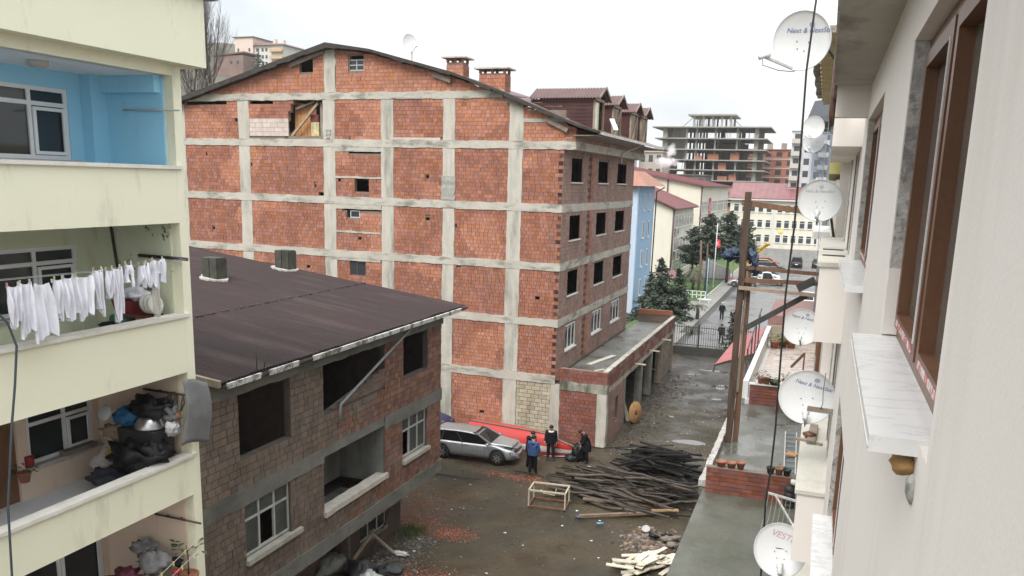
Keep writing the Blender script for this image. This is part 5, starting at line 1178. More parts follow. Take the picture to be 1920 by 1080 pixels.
# pots
for i, (x, y, r, h, lab, L) in enumerate(((-2.41, 27.0, .17, .2, 'wide empty terracotta pot leftmost on the low brick wall', 0), (-2.08, 27.0, .16, .2, 'empty terracotta pot second from left on the low brick wall', 0), (-1.79, 27.0, .14, .24, 'tall narrow terracotta pot third from left on the low brick wall', 0),
        (-.6, 26.95, .13, .24, 'terracotta pot with green leaves right of the black cable on the low wall', 14))):
    potted((x, y, 4.08), r, h, lab, L, .14, .14, name='flower_pot', rngp=rr_)
M_bpot = mat('black_pot', (.02, .02, .02), rough=.6)
for (x, lab) in ((-.86, 'black pot touching the hanging black cable on the low brick wall'), (-.36, 'black pot rightmost on the low brick wall')):
    potted((x, 26.95, 4.08), .13, .22, lab, 4, .08, .08, name='flower_pot', potm=M_bpot, rngp=rr_)
for i, (x, y, lab, n, s) in enumerate(((-2.05, 39.6, 'bushy plant in a pot leftmost on the terrace wall', 60, .3), (-1.8, 39.55, 'empty pot second on the terrace wall', 3, .1), (-.95, 39.6, 'bushy plant in a pot right of the planter on the terrace wall', 50, .26))):
    potted((x, y, 4.17), .17, .3, lab, n, s, .45, name='flower_pot', size=.14, rngp=rr_)
potted((-1.45, 39.55, 4.17), .26, .22, 'low dark planter in the middle of the terrace wall', 50, .4, .2, name='planter', size=.12, potm=M_bpot, rngp=rr_)
for (x, y, lab, n) in ((-2.15, 53.5, 'leafy yellow green plant in a big pot at the far end of the terrace', 90), (-1.7, 54.3, 'second dark bush in a pot at the far end of the terrace', 70), (-1.2, 54.0, 'small pale plant in a pot at the far end of the terrace', 40)):
    potted((x, y, 3.37), .3, .45, lab, n, .5, .6, name='flower_pot', size=.2, rngp=rr_, leafm=mat('leaf_yellowgreen', (.08, .11, .03), (.13, .16, .05), rough=.6, island=.3))
# ladder lying on the wet roof
LD = thing('metal_ladder', 'blue grey metal ladder lying on the wet flat roof', 'ladder', (-.4, 32.5, 3.2))
for (x0, x1) in ((-.68, -.5), (-.25, -.12)):
    m = MB(); m.bar((x0, 35.2, 3.22), (x1, 29.8, 3.22), .04, .06); m.build('rail', M_greyfr, LD)
for k in range(9):
    t_ = k/8; y = 35.0 - 5.0*t_; m = MB(); m.bar((-.68+.18*t_, y, 3.22), (-.25+.13*t_, y, 3.22), .05, .03); m.build('rung', mat('ladder_rung', (.16, .2, .25), rough=.5), LD)
m = MB(); m.bar((-.52, 32.1, 3.27), (-.13, 32.0, 3.27), .4, .03); solo(m, 'orange_plank', mat('orange_plank', (.42, .22, .08), rough=.7), 'short orange plank lying across the metal ladder', 'plank')
# drying rack under the low wall
DR = thing('drying_rack', 'metal drying rack with strings above the green grey roof', 'drying rack', (-.5, 24.5, 3.2))
m = MB(); m.bar((-.85, 25.5, 3.95), (.0, 25.2, 3.92), .06, .06); m.bar((-.6, 25.4, 3.93), (-.02, 24.0, 3.6), .05, .05); m.build('bar', M_greyfr, DR)
for k in range(6):
    x = -.8 + k*.13; m = MB(); m.tube([(x, 25.45-.04*k, 3.95), (x-.02, 24.2, 3.75), (x-.05, 22.6, 3.8)], .007, 4); m.build('string', mat('string', (.35, .33, .28), rough=.8), DR)
m = MB()
for k in range(4): m.lathe((-.22, 26.55, 3.2+k*.18), [(.16, 0), (.17, .02), (.13, .16)], 12)
solo(m, 'stacked_pots', M_bpot, 'stack of black pots against the right end of the low brick wall', 'pots')
m = MB(); m.cyl((-.12, 26.6, 3.95), .1, .14, 12); solo(m, 'white_tub', MATS['off_white'], 'small white tub on the stacked black pots', 'tub')
# ================================================================ vehicles
def car_paint(name, c, metal=.0, rough=.28):
    return mat(name, c, tuple(x*.93 for x in c), rough=rough, metal=metal, grain=.03, scale=2, spec=.6, local=True)
M_tyre = mat('tyre_rubber', (.02, .02, .02), rough=.85, grain=.1); M_rim = mat('alloy_rim', (.45, .45, .46), rough=.35, metal=.7, grain=.05)
M_cglass = glass('car_glass', (.008, .009, .01), .08, .3); M_black = mat('black_trim', (.015, .015, .016), rough=.5, grain=.05)
M_lamp = glass('lamp_glass', (.5, .52, .54), .1, .7); M_tail = glass('tail_lamp', (.25, .01, .012), .15)
def smooth(a, b, t): t = max(0, min(1, (t-a)/(b-a))); return t*t*(3-2*t)
def make_car(label, paint, loc, rz, L=4.4, W=1.72, roof=1.45, kind='hatch', group=None, name='parked_car', plate=True):
    t = thing(name, label, 'car', (0, 0, 0), group); t.location = loc; t.rotation_euler = (0, 0, rz)
    hl, hw = L/2, W/2; wr = .315; fx, rx_ = hl - .86, -hl + .8
    belt = .90 if kind != 'suv' else 1.05
    cab = {'hatch': (1.12, .22, -hl+.25, -hl+.12), 'suv': (.95, .3, -hl+.3, -hl+.12), 'sedan': (.85, .2, -hl+1.15, -hl+.62), 'pickup': (1.05, .45, -.55, -.62)}[kind]   # windscreen base/top x, rear top/base x
    # lower body
    b = MB(); n = 72; rings = []
    for i in range(n+1):
        x = -hl + L*i/n
        e = min(1, (x+hl)/.35, (hl-x)/.5); w_ = hw*(.80 + .20*math.sin(max(0, e)*math.pi/2)); zb = .24 + .1*(1-smooth(0, .4, x+hl)) + .06*(1-smooth(0, .5, hl-x))
        for cx in (fx, rx_):
            d = abs(x-cx)
            if d < wr+.07: zb = max(zb, wr + math.sqrt(max(0, (wr+.07)**2 - d*d)))
        if x > cab[0]-.1: zt = belt + .03 - .20*smooth(cab[0]-.1, hl, x) - .14*smooth(hl-.22, hl, x)
        elif x < cab[3]+.05 and kind in ('sedan',): zt = belt + .05 - .1*(1-smooth(-hl, -hl+.3, x))
        elif kind == 'pickup' and x < cab[3]: zt = belt + .05
        else: zt = belt
        if x < -hl+.2: zt -= .12*(1-smooth(-hl, -hl+.2, x))
        h = zt - zb
        prof = [(w_*.93, zb), (w_*.99, zb+h*.25), (w_, zb+h*.5), (w_*.975, zb+h*.8), (w_*.93, zt-.035*min(1, h)), (w_*.84, zt)]
        rings.append([(x, y, z) for y, z in prof] + [(x, -y, z) for y, z in reversed(prof)])
    b.loft(rings, True, True, 0, True); b.build('body', paint, t)
    b = MB(); b.box((-hl+.2, -hw*.72, .2), (hl-.25, hw*.72, .6)); b.build('underbody', M_black, t)
    # cabin glass
    r0, r1 = hw*.90, hw*.70; zr = roof - .05
    A = [(cab[0], 1), (cab[3], 1)]
    gl = MB(); gl.hexa([(cab[0], -r0, belt-.02), (cab[0], r0, belt-.02), (cab[3], r0, belt-.02), (cab[3], -r0, belt-.02)], [(cab[1], -r1, zr), (cab[1], r1, zr), (cab[2], r1, zr), (cab[2], -r1, zr)]); gl.build('windows', M_cglass, t)
    rf = MB(); rings = []
    for i in range(9):
        q = i/8; x = cab[2]-.06 + (cab[1]+.12 - (cab[2]-.06))*q; z = roof - .06*(2*q-1)**2 - (.03 if i in (0, 8) else 0)
        rings.append([(x, -r1-.035, z-.065), (x, -r1-.02, z-.02), (x, -r1*.6, z), (x, r1*.6, z), (x, r1+.02, z-.02), (x, r1+.035, z-.065)])
    rf.loft(rings, True, True, 0, True); rf.build('roof', paint, t)
    for s in (-1, 1):
        P = lambda xb, xt, w_=.075: ((xb, s*(r0+.012), belt-.02), (xt, s*(r1+.012), zr+.01))
        xs = [(cab[0]+.02, cab[1]+.02, .07, paint), (cab[3]+.02, cab[2]+.02, .13 if kind != 'pickup' else .1, paint)]
        mid = (cab[0]+cab[3])/2 + .12; xs.append((mid, (cab[1]+cab[2])/2+.1, .06, M_black))
        if kind in ('hatch', 'suv'): xs.append((cab[3]+.62, cab[2]+.62, .06, M_black))
        for (xb, xt, w_, mm) in xs:
            m = MB(); a, c = P(xb, xt); m.bar(a, c, w_, .05, up=(0, 1, 0)); m.build('pillar', mm, t)
        for xd in (fx-.62, mid, rx_+.45):      # door shut lines
            m = MB(); m.box((xd-.006, s*(hw*.985)-.012, .42), (xd+.006, s*(hw*.985)+.014, belt-.05)); m.build('door_seam', M_black, t)
        m = MB(); m.box((rx_+.5, s*hw*.985-.01, .44), (fx-.45, s*hw*.985+.018, .49)); m.build('side_moulding', paint, t)
        for xd in (mid+.1, rx_+.62):
            m = MB(); m.box((xd, s*hw*.97, .80), (xd+.17, s*hw*.97+s*.035, .835)); m.build('door_handle', paint, t)
        m = MB(); m.blob((cab[0]-.22, s*(hw+.07), belt+.06), (.09, .1, .065), 10, random, .0); m.build('mirror', paint, t)
        m = MB(); m.hexa([(hl-.38, s*hw*.55, .60), (hl-.07, s*hw*.50, .60), (hl-.22, s*hw*.90, .60), (hl-.5, s*hw*.95, .62)], [(hl-.40, s*hw*.55, .74), (hl-.14, s*hw*.5, .73), (hl-.26, s*hw*.86, .75), (hl-.52, s*hw*.93, .79)]); m.build('headlight', M_lamp, t)
        m = MB(); m.box((-hl-.005, s*hw*.58, .68), (-hl+.14, s*hw*.90, .88)); m.build('tail_light', M_tail, t)
        for cx in (fx, rx_):
            wl = MB(); M_ = Matrix.Rotation(R(90), 3, 'X'); c = (cx, s*(hw-.1), wr)
            wl.lathe(c, [(wr*.62, -.095), (wr*.97, -.085), (wr, -.05), (wr, .05), (wr*.97, .085), (wr*.62, .095)], 26, M=M_); wh = wl.build('wheel', M_tyre, t)
            rm = MB(); rm.lathe(c, [(.02, -.075), (wr*.6, -.075), (wr*.64, -.09), (wr*.66, -.06), (wr*.66, .06), (wr*.64, .09), (wr*.6, .075), (.02, .075)], 22, M=M_); rm.build('rim', M_black, wh)
            sp = MB()
            for k in range(7):
                a = 6.283*k/7; sp.bar((cx, c[1]+s*.083, wr), (cx+math.cos(a)*wr*.6, c[1]+s*.09, wr+math.sin(a)*wr*.6), .045, .02, up=(0, 1, 0))
            sp.cyl((cx, c[1]+s*.08-.01, wr), .03, .02, 8); sp.build('spokes', M_rim, wh)
            m = MB(); m.lathe(c, [(wr*.1, -.05), (wr+.065, -.05), (wr+.065, .02), (wr*.1, .02)], 26, M=M_); m.build('wheel_arch', M_black, t)
    m = MB(); m.box((hl-.10, -hw*.45, .56), (hl-.02, hw*.45, .66)); m.build('grille', M_black, t)
    m = MB(); m.box((hl-.12, -hw*.6, .30), (hl-.005, hw*.6, .40)); m.build('air_intake', M_black, t)
    if plate:
        m = MB(); m.box((-hl-.02, -.25, .60), (-hl+.05, .25, .70)); m.box((hl-.05, -.25, .44), (hl+.01, .25, .53)); m.build('number_plate', M_white, t)
    if kind == 'pickup':
        m = MB(); m.box((-hl+.1, -hw*.78, belt+.055), (cab[3]-.1, hw*.78, belt+.07)); m.build('load_bed', M_black, t)
    if kind == 'suv':
        for s in (-1, 1): m = MB(); m.bar((cab[2]+.1, s*r1, roof+.03), (cab[1]-.1, s*r1, roof+.03), .03, .03); m.build('roof_rail', M_black, t)
    return t
M_silver = mat('silver_paint', (.42, .43, .44), (.38, .39, .40), rough=.3, metal=.55, grain=.05, gscale=6, scale=1.5, local=True, stain=(.36, .35, .34), stain_amt=.15)
SC = make_car('silver estate car with a crumpled front standing before the brick wall', M_silver, (-14.7, 35.89, 0), R(2.5), 4.45, 1.72, 1.40, name='damaged_car')
m = MB(); m.bar((1.2, -.55, .9), (2.1, -.5, .78), .05, .05); m.bar((1.15, -.72, .885), (2.05, -.66, .745), .07, .035); m.build('bonnet_gap', M_black, SC)
m = MB(); m.hexa([(1.0, -.7, .93), (2.02, -.6, .86), (2.02, .6, .86), (1.0, .7, .93)], [(1.0, -.66, .97), (1.98, -.52, .90), (1.98, .52, .90), (1.0, .66, .97)]); m.build('sprung_bonnet', M_silver, SC)
m = MB(); m.bar((2.05, -.85, .55), (2.35, -.6, .45), .12, .1); m.build('torn_bumper', M_silver, SC)
m = MB(); m.blob((2.05, -.35, .6), (.16, .35, .14), 10, random, .4); m.build('crushed_radiator', M_black, SC)
m = MB(); m.box((-17.4, 37.2, .25), (-16.9, 38.7, 1.35)); 
make_car('dark blue car almost hidden behind the silver estate car', car_paint('dark_blue_paint', (.02, .025, .08)), (-19.3, 38.6, 0), R(-4), 4.2, 1.7, 1.45, name='parked_car')
# ---------------------------------------------------------------- boat
ro = random.Random(62)
BT = thing('red_boat', 'long red and white wooden boat lying tilted against the brick wall', 'boat', (0, 0, 0))
M_bred = mat('red_boat_paint', (.52, .034, .028), (.46, .05, .042), rough=.4, scale=2, grain=.06, stain=(.3, .08, .07), stain_amt=.5, local=True); M_bwht = mat('white_boat_paint', (.62, .62, .6), (.5, .5, .48), rough=.5, scale=3, local=True)
M_bwood = mat('boat_rail_wood', (.16, .12, .09), (.22, .17, .13), rough=.7, scale=4, local=True)
def hull(s_, inner=0.0):
    q = s_; w_ = .74*math.sin(min(1, (1-q)*1.9+.02)*math.pi/2)**.9*(.86+.14*smooth(0, .3, q)) - inner; w_ = max(.012, w_); keel = .05 + .45*smooth(.72, 1, q) + inner*.6; sheer = .88 + .22*q*q
    return w_, keel, sheer
bot, whi, top, inn = MB(), MB(), MB(), MB(); N_ = 24
def hp(q, f, inner=0.0, sgn=1):   # f 0 keel .. 1 sheer
    w_, k, sh = hull(q, inner); return Vector((-3.1 + 6.2*q, sgn*w_*math.sin(min(1, f*1.25)*math.pi/2)**.75*(.9+.1*f), k + (sh-k)*f**1.25))
for mb_, f0, f1, nn in ((bot, 0, .50, 5), (whi, .50, .78, 3), (top, .78, 1.0, 3)):
    for sg in (-1, 1):
        rings = [[hp(i/N_, f0 + (f1-f0)*j/nn, 0, sg) for j in range(nn+1)] for i in range(N_+1)]
        mb_.loft(rings, False, False, 0, True)
for sg in (-1, 1): inn.loft([[hp(i/N_*.985, .02 + .96*j/6, .05, sg) for j in range(7)] for i in range(N_+1)], False, False, 0, True)
st_ = [hp(0, j/8, 0, 1) for j in range(9)] + [hp(0, j/8, 0, -1) for j in range(8, -1, -1)]; top.add(st_, [tuple(range(len(st_)))])
bot.build('hull_bottom', M_bred, BT); whi.build('white_band', M_bwht, BT); top.build('topside', M_bred, BT); inn.build('inside', M_bred, BT)
for sg in (-1, 1):
    m = MB(); m.tube([hp(i/N_, 1.0, .015, sg) + Vector((0, 0, .02)) for i in range(N_+1)], .04, 6); m.build('gunwale', M_bwood if sg < 0 else M_bwht, BT)
for q in (.25, .5, .72):
    w_, k, sh = hull(q); m = MB(); m.box((-3.1+6.2*q-.12, -w_*.9, sh-.25), (-3.1+6.2*q+.12, w_*.9, sh-.21)); m.build('thwart', M_bred, BT)
m = MB(); m.tube([Vector((-3.1 + 6.2*i/N_, 0, hull(i/N_)[1] - .03)) for i in range(N_+1)] + [Vector((3.14, 0, .75)), Vector((3.14, 0, 1.1))], .045, 6); m.build('keel', M_bwood, BT)
BT.location = (-13.35, 38.05, 1.0); BT.rotation_euler = (R(180+24), R(-3), R(-17))
# ================================================================ people
def person(label, loc, rz, coat, legs_m, hair_c=(.012, .01, .009), h=1.72, lean=0.0, head_drop=0.0, arms=((-.25, .1), (.25, .1)), legs=((-.1, 0), (.1, 0)), elbow=(.25, .25), bulk=1.0, collar=None, coat_len=.0, skin=(.30, .19, .13), long_hair=False):
    t = thing('person', label, 'person', (0, 0, 0)); t.location = loc; t.rotation_euler = (0, 0, rz)
    k = h/1.72; V = []; E = []; RD = []; EM = []
    def v(p, r): V.append(Vector(p)*k); RD.append(r*k); return len(V)-1
    def e(a, b, m): E.append((a, b)); EM.append(m)
    ly = lambda z: -lean*max(0, z-.92)     # leaning forward is towards -y (front)
    pel = v((0, 0, .95), .135*bulk); belly = v((0, ly(1.1), 1.12), .135*bulk); chest = v((0, ly(1.32), 1.32), .15*bulk); neck = v((0, ly(1.46)-.01, 1.47), .06)
    hd0 = v((0, ly(1.55)-.02-head_drop*.5, 1.555-head_drop*.25), .085); hd1 = v((0, ly(1.66)-.02-head_drop, 1.66-head_drop*.6), .095)
    e(pel, belly, 0); e(belly, chest, 0); e(chest, neck, 0); e(neck, hd0, 2); e(hd0, hd1, 2)
    nose = v((0, V[hd0].y/k-.115, V[hd0].z/k+.03), .014); e(hd0, nose, 2)
    for sx in (-1, 1):
        ear = v((sx*.088, V[hd0].y/k+.01, V[hd0].z/k+.045), .016); e(hd0, ear, 2)
    ends = []
    for i, sx in enumerate((-1, 1)):
        sh = v((sx*.19*bulk**.5, ly(1.4), 1.40), .075*bulk); e(chest, sh, 0)
        ax, ay = arms[i]; el = v((sx*.23 + ax*.1, ly(1.12) - ay*.5, 1.14), .058*bulk); e(sh, el, 0)
        wr_ = v((sx*.22 + ax*.35, ly(.95) - ay - elbow[i]*.6, .93 + elbow[i]*.25), .042*bulk); e(el, wr_, 0)
        pl = v((V[wr_].x/k, V[wr_].y/k-.02, V[wr_].z/k-.07), .034); e(wr_, pl, 2)
        for f in range(4):
            f1 = v((V[pl].x/k + sx*(.026-.017*f), V[pl].y/k-.015+.012*(f-1.5), V[pl].z/k-.055-.006*(f in (1, 2))), .009); f2 = v((V[f1].x/k-sx*.012, V[f1].y/k-.008, V[f1].z/k-.035), .008); e(pl, f1, 2); e(f1, f2, 2)
        th = v((V[pl].x/k - sx*.035, V[pl].y/k-.03, V[pl].z/k-.02), .010); e(pl, th, 2)
        hp_ = v((sx*.1, 0, .90), .10*bulk**.6); e(pel, hp_, 1)
        lx, lyy = legs[i]; kn = v((sx*.1 + lx*.4, -lyy*.5-.015, .49), .085); e(hp_, kn, 1)
        an = v((sx*.1 + lx, -lyy+.02, .085), .062); e(kn, an, 1); to = v((sx*.11 + lx*1.1, -lyy-.13, .035), .038); e(an, to, 3)
        hl_ = v((sx*.1 + lx, -lyy+.05, .04), .036); e(an, hl_, 3)
    me = bpy.data.meshes.new('body'); me.from_pydata([tuple(p) for p in V], E, [])
    o = bpy.data.objects.new('body', me); col.objects.link(o)
    sk = o.modifiers.new('skin', 'SKIN'); sk.use_smooth_shade = True
    for i, q in enumerate(me.skin_vertices[0].data): q.radius = (RD[i], RD[i]); q.use_root = (i == 0)
    sb = o.modifiers.new('sub', 'SUBSURF'); sb.levels = 1; sb.render_levels = 1
    dg = bpy.context.evaluated_depsgraph_get(); nm = bpy.data.meshes.new_from_object(o.evaluated_get(dg)); bpy.data.objects.remove(o); bpy.data.meshes.remove(me)
    nm.materials.clear()
    for q in (coat, legs_m, mat('skin_%d' % int(skin[0]*100), skin, rough=.6, grain=.05, local=True), M_black): nm.materials.append(q)
    segs = [(V[a], V[b], m) for (a, b), m in zip(E, EM)]
    for p in nm.polygons:
        c = p.center; best = 9; bm = 0
        for a, b, m in segs:
            ab = b-a; tt = max(0, min(1, (c-a).dot(ab)/ab.length_squared)); d = (c-(a+ab*tt)).length
            if d < best: best = d; bm = m
        if coat_len and bm == 1 and c.z > (.9-coat_len)*k: bm = 0
        p.material_index = bm; p.use_smooth = True
    obj_from('body', nm, t)
    hc = V[hd1]; m = MB(); m.blob(hc + Vector((0, .018, .022)), (.108*k, .112*k, .098*k), 14, ro, .1)
    if long_hair: m.blob(hc + Vector((0, .07, -.12)), (.1, .07, .16), 10, ro, .1)
    m.build('hair', mat('hair_%d' % int(hair_c[0]*1000), hair_c, rough=.55, grain=.2, local=True), t)
    m = MB()
    for sx in (-1, 1): m.blob(Vector((sx*.034*k, V[hd0].y-.085*k, V[hd0].z+.05*k)), .012*k, 6, ro, 0)
    m.box(Vector((-.025*k, V[hd0].y-.096*k, V[hd0].z-.03*k)), Vector((.025*k, V[hd0].y-.08*k, V[hd0].z-.02*k))); m.build('face', mat('face_dark', (.05, .025, .02), rough=.5), t)
    # jacket hem and collar over the body
    m = MB(); rings = []
    for z, q in ((.86-coat_len, 1.16 + .5*coat_len), (.92, 1.2), (1.05, 1.16), (1.2, 1.12)):
        rings.append([Vector((.175*q*bulk*math.cos(a*6.283/16), ly(z) + .135*q*bulk*math.sin(a*6.283/16), z))*k for a in range(16)])
    m.loft(rings, False, True, 0, True); m.build('jacket', coat, t)
    if collar:
        m = MB(); m.lathe(Vector((0, ly(1.46)-.0, 1.43))*k, [(.15*k, -.05), (.16*k, -.01), (.12*k, .03), (.085*k, .03)], 14); m.build('collar', collar, t)
    return t
M_navy = mat('blue_jacket', (.025, .06, .17), (.035, .075, .2), rough=.7, scale=6, local=True); M_blackc = mat('black_cloth', (.008, .008, .010), (.013, .013, .016), spec=.15, rough=.9, scale=6, local=True)
M_blackt = mat('black_trousers', (.007, .007, .009), (.012, .012, .014), spec=.15, rough=.9, scale=6, local=True); M_fleece = mat('white_fleece', (.6, .57, .5), rough=.95, grain=.1, local=True); M_greyc = mat('charcoal_coat', (.010, .010, .012), (.016, .016, .018), spec=.15, rough=.9, local=True)
person('person in a blue jacket and black trousers standing with back turned before the boat', (-11.38, 34.68, 0), R(175), M_navy, M_blackt, h=1.80, arms=((-.1, .0), (.1, .02)), elbow=(.1, .1), bulk=1.2, head_drop=.03, legs=((-.02, .05), (.02, -.06)), collar=M_navy)
person('person in a black hooded coat half hidden behind the blue jacket', (-11.72, 35.3, 0), R(150), M_greyc, M_blackt, h=1.78, bulk=1.3, head_drop=.06, lean=.08, collar=M_greyc, coat_len=.1)
person('person facing the camera in a black jacket with white fleece collar by the boat', (-11.22, 36.85, 0), R(8), M_blackc, M_blackt, h=1.74, arms=((-.1, .12), (.1, .0)), elbow=(.3, .0), bulk=1.28, head_drop=.05, collar=M_fleece, legs=((-.04, 0), (.05, .08)))
person('person in a long black coat bending over a black bag right of the boat', (-9.55, 37.2, 0), R(-65), M_blackc, M_blackt, h=1.68, lean=.28, head_drop=.14, arms=((.0, .22), (.0, .25)), elbow=(.1, .1), bulk=1.35, coat_len=.25, collar=M_blackc)
m = MB(); m.blob((-9.95, 37.3, .4), (.3, .25, .45), 22, ro, .3); m.blob((-10.25, 37.3, .12), (.38, .3, .18), 20, ro, .35); solo(m, 'black_bag', M_bag, 'limp black bag dragged on the ground by the bending person', 'bag')
# ================================================================ wood pile, timber, planks
M_pole = mat('wet_dark_pole', (.022, .017, .012), (.046, .037, .028), spec=.3, rough=.7, scale=4, grain=.3, island=.4); M_pole2 = mat('brown_pole', (.055, .042, .031), (.085, .066, .05), rough=.75, scale=4, grain=.25, island=.3)
M_char = mat('blackened_board', (.010, .009, .008), (.022, .020, .018), spec=.3, rough=.7, scale=3, grain=.3, island=.4)
poles = []
for i in range(150):
    tq = ro.random(); cx = -7.2 + ro.gauss(0, .85); cy = 33.7 + ro.gauss(0, .95); 
    if cy > 36 or cy < 31.4: cy = ro.uniform(32, 35)
    hgt = .95*math.exp(-((cx+6.6)/2.2)**2 - ((cy-33.6)/1.3)**2)
    z = .04 + hgt*ro.random()**.6; a = R(ro.gauss(-8, 13)); L = ro.uniform(1.6, 4.8); r = ro.choice([.016, .02, .025, .03, .04, .06, .075])
    bend = ro.uniform(-.14, .14); d = Vector((math.cos(a), math.sin(a), ro.gauss(0, .06))); sd = Vector((-d.y, d.x, 0)); c = Vector((cx, cy, z))
    pts = [c + d*L*(q-.5) + sd*bend*math.sin(q*math.pi)*1.0 + Vector((0, 0, .1*math.sin(q*math.pi)*ro.uniform(-.3, 1))) for q in (0, .2, .4, .6, .8, 1)]
    for p in pts: p.z = max(p.z, r)
    m = MB(); m.tube(pts, [r*(1.15-.5*q) for q in (0, .2, .4, .6, .8, 1)], 6)
    big = r > .035; lab = 'thick brown pole lying in the heap of poles behind the wooden crate frame' if big else 'thin dark pole lying in the heap of poles behind the wooden crate frame'
    solo(m, 'pole', M_pole2 if big or ro.random() < .15 else M_pole, lab, 'pole', 'poles heaped in the yard')
for i in range(85):
    lay = i/85; cx = -5.9 + ro.gauss(0, .5); cy = 36.7 + ro.gauss(0, .95)*(1-.5*lay); z = .05 + 1.35*lay*math.exp(-((cy-36.7)/1.5)**2); a = R(ro.gauss(-3, 17)); L = ro.uniform(1.2, 3.3); w_ = ro.choice([.08, .1, .14, .2]); h_ = ro.choice([.03, .05, .08])
    d = Vector((math.cos(a), math.sin(a), ro.gauss(0, .10))); c = Vector((cx, cy, z)); m = MB(); m.bar(c-d*L/2, c+d*L/2, w_, h_); solo(m, 'blackened_board', M_char, 'wet blackened board lying in the dark stack at the right end of the pole heap', 'board', 'dark boards stacked in the yard')
for i in range(26):
    cx = -4.6 + ro.gauss(0, .35); cy = 34.2 + ro.gauss(0, 1.1); m = MB(); a = R(ro.uniform(-60, 60)); d = Vector((math.cos(a), math.sin(a), ro.uniform(-.1, .2))); c = Vector((cx, cy, .15+.3*ro.random())); m.bar(c-d*.7, c+d*.7, .1, .04); solo(m, 'blackened_board', M_char, 'wet blackened offcut between the pole heap and the shop roof edge', 'board', 'dark offcuts beside the shop')
for i, (a, b, r, lab) in enumerate((((-12.2, 34.6, .05), (-9.6, 34.1, .06), .03, 'long bare branch lying left of the pole heap near the blue jacket'), ((-16.0, 32.6, .03), (-13.2, 32.9, .03), .03, 'single dark stick lying on the mud before the silver car'), ((-10.4, 36.4, .04), (-8.6, 35.4, .1), .045, 'pale broken branch between the standing people and the pole heap'), ((-9.9, 36.6, .04), (-8.9, 35.0, .08), .03, 'thin pale branch crossing the broken one before the bending person'))):
    m = MB(); a, b = Vector(a), Vector(b); m.tube([a, a.lerp(b, .35)+Vector((0, .08, .02)), a.lerp(b, .7)+Vector((0, -.06, .02)), b], [r, r*.9, r*.7, r*.4], 6); solo(m, 'branch', M_pole2 if i > 1 else M_pole, lab, 'branch')
for i, (a, b, w_, h_, mm, lab) in enumerate((((-8.0, 30.45, .12), (-4.5, 32.4, .15), .14, .1, mat('wet_tan_beam', (.17, .12, .08), (.24, .18, .125), rough=.6, scale=3), 'long tan squared beam lying in front of the pole heap'), ((-5.4, 31.9, .24), (-4.4, 32.3, .26), .18, .06, mat('yellow_board', (.33, .22, .12), rough=.7), 'short yellowish board on the right end of the long beam'),
                  ((-8.3, 32.1, .2), (-5.4, 32.3, .3), .12, .1, MATS['wet_tan_beam'], 'shorter tan beam lying behind the long one at the heap edge'))):
    m = MB(); m.bar(a, b, w_, h_); solo(m, 'beam', mm, lab, 'beam')
CF = thing('crate_frame', 'open wooden crate frame standing in front of the pole heap', 'crate frame', (-9.55, 31.4, 0))
M_cf = mat('pale_crate_wood', (.42, .36, .26), (.52, .46, .35), rough=.75, scale=4, grain=.15); M_rust = mat('rusty_bar', (.12, .05, .025), (.2, .09, .05), rough=.85, scale=6)
ca = R(6); cd = Vector((math.cos(ca), math.sin(ca), 0)); cs = Vector((-cd.y, cd.x, 0)); o0 = Vector((-10.25, 30.85, 0))
C8 = {(i, j, k): o0 + cd*1.5*i + cs*.95*j + Vector((0, 0, .68*k + .04)) for i in (0, 1) for j in (0, 1) for k in (0, 1)}
for a in C8:
    for ax in range(3):
        b = list(a); 
        if b[ax]: continue
        b[ax] = 1; low = a[2] == 0 and ax < 2
        m = MB(); m.bar(C8[a], C8[tuple(b)], .06, .06); m.build('bar', M_rust if low else M_cf, CF)
m = MB(); m.tube([C8[(0, 1, 0)] + cd*.3 + Vector((0, 0, .4)), C8[(0, 1, 0)] + cd*.4 + Vector((0, 0, .25)), C8[(0, 1, 0)] + cd*.9 + Vector((0, 0, .2)), C8[(0, 1, 0)] + cd*.95 + Vector((0, 0, .5))], .02, 6); m.build('bent_rod', M_cf, CF)
# pale plank heap
M_plank = mat('pale_plank', (.58, .53, .42), (.66, .61, .50), rough=.75, scale=3, grain=.1, island=.14)
for i in range(46):
    q = i/46; cx = ro.uniform(-5.4, -3.75); cy = 27.3 + (cx+4.6)*.55 + ro.gauss(0, .38); a = R(ro.gauss(58, 14)) if cx > -5.0 else R(ro.gauss(35, 25)); L = ro.uniform(.5, 1.05)
    d = Vector((math.cos(a), math.sin(a), ro.gauss(0, .1))); c = Vector((cx, cy, .08 + .32*q)); m = MB(); m.bar(c-d*L/2, c+d*L/2, ro.choice([.14, .18, .24]), .03); solo(m, 'pale_plank', M_plank, 'short pale plank in the heap beside the green grey shop roof', 'plank', 'pale planks heaped beside the shop')
# spool
SP = thing('cable_spool', 'round wooden cable spool flange leaning by the annex corner', 'cable spool', (-8.9, 44.9, 0))
Ms = Matrix.Rotation(R(68), 3, 'Z') @ Matrix.Rotation(R(82), 3, 'X')
M_sp = mat('spool_wood', (.36, .19, .07), (.44, .26, .11), rough=.75, scale=4, grain=.2)
m = MB(); m.lathe((-8.85, 44.9, .62), [(.08, -.03), (.6, -.03), (.62, 0), (.6, .03), (.08, .03)], 28, M=Ms); m.build('flange', M_sp, SP)
m = MB(); m.lathe((-8.85, 44.9, .62), [(.14, .03), (.15, .045), (.05, .045)], 14, M=Ms); m.build('hub', M_rust, SP)
for k in range(6):
    a = k*1.047; m = MB(); p = Ms @ Vector((math.cos(a)*.4, math.sin(a)*.4, .035)); m.blob(Vector((-8.85, 44.9, .62))+p, .025, 6, ro, 0); m.build('bolt', M_dark_metal, SP)
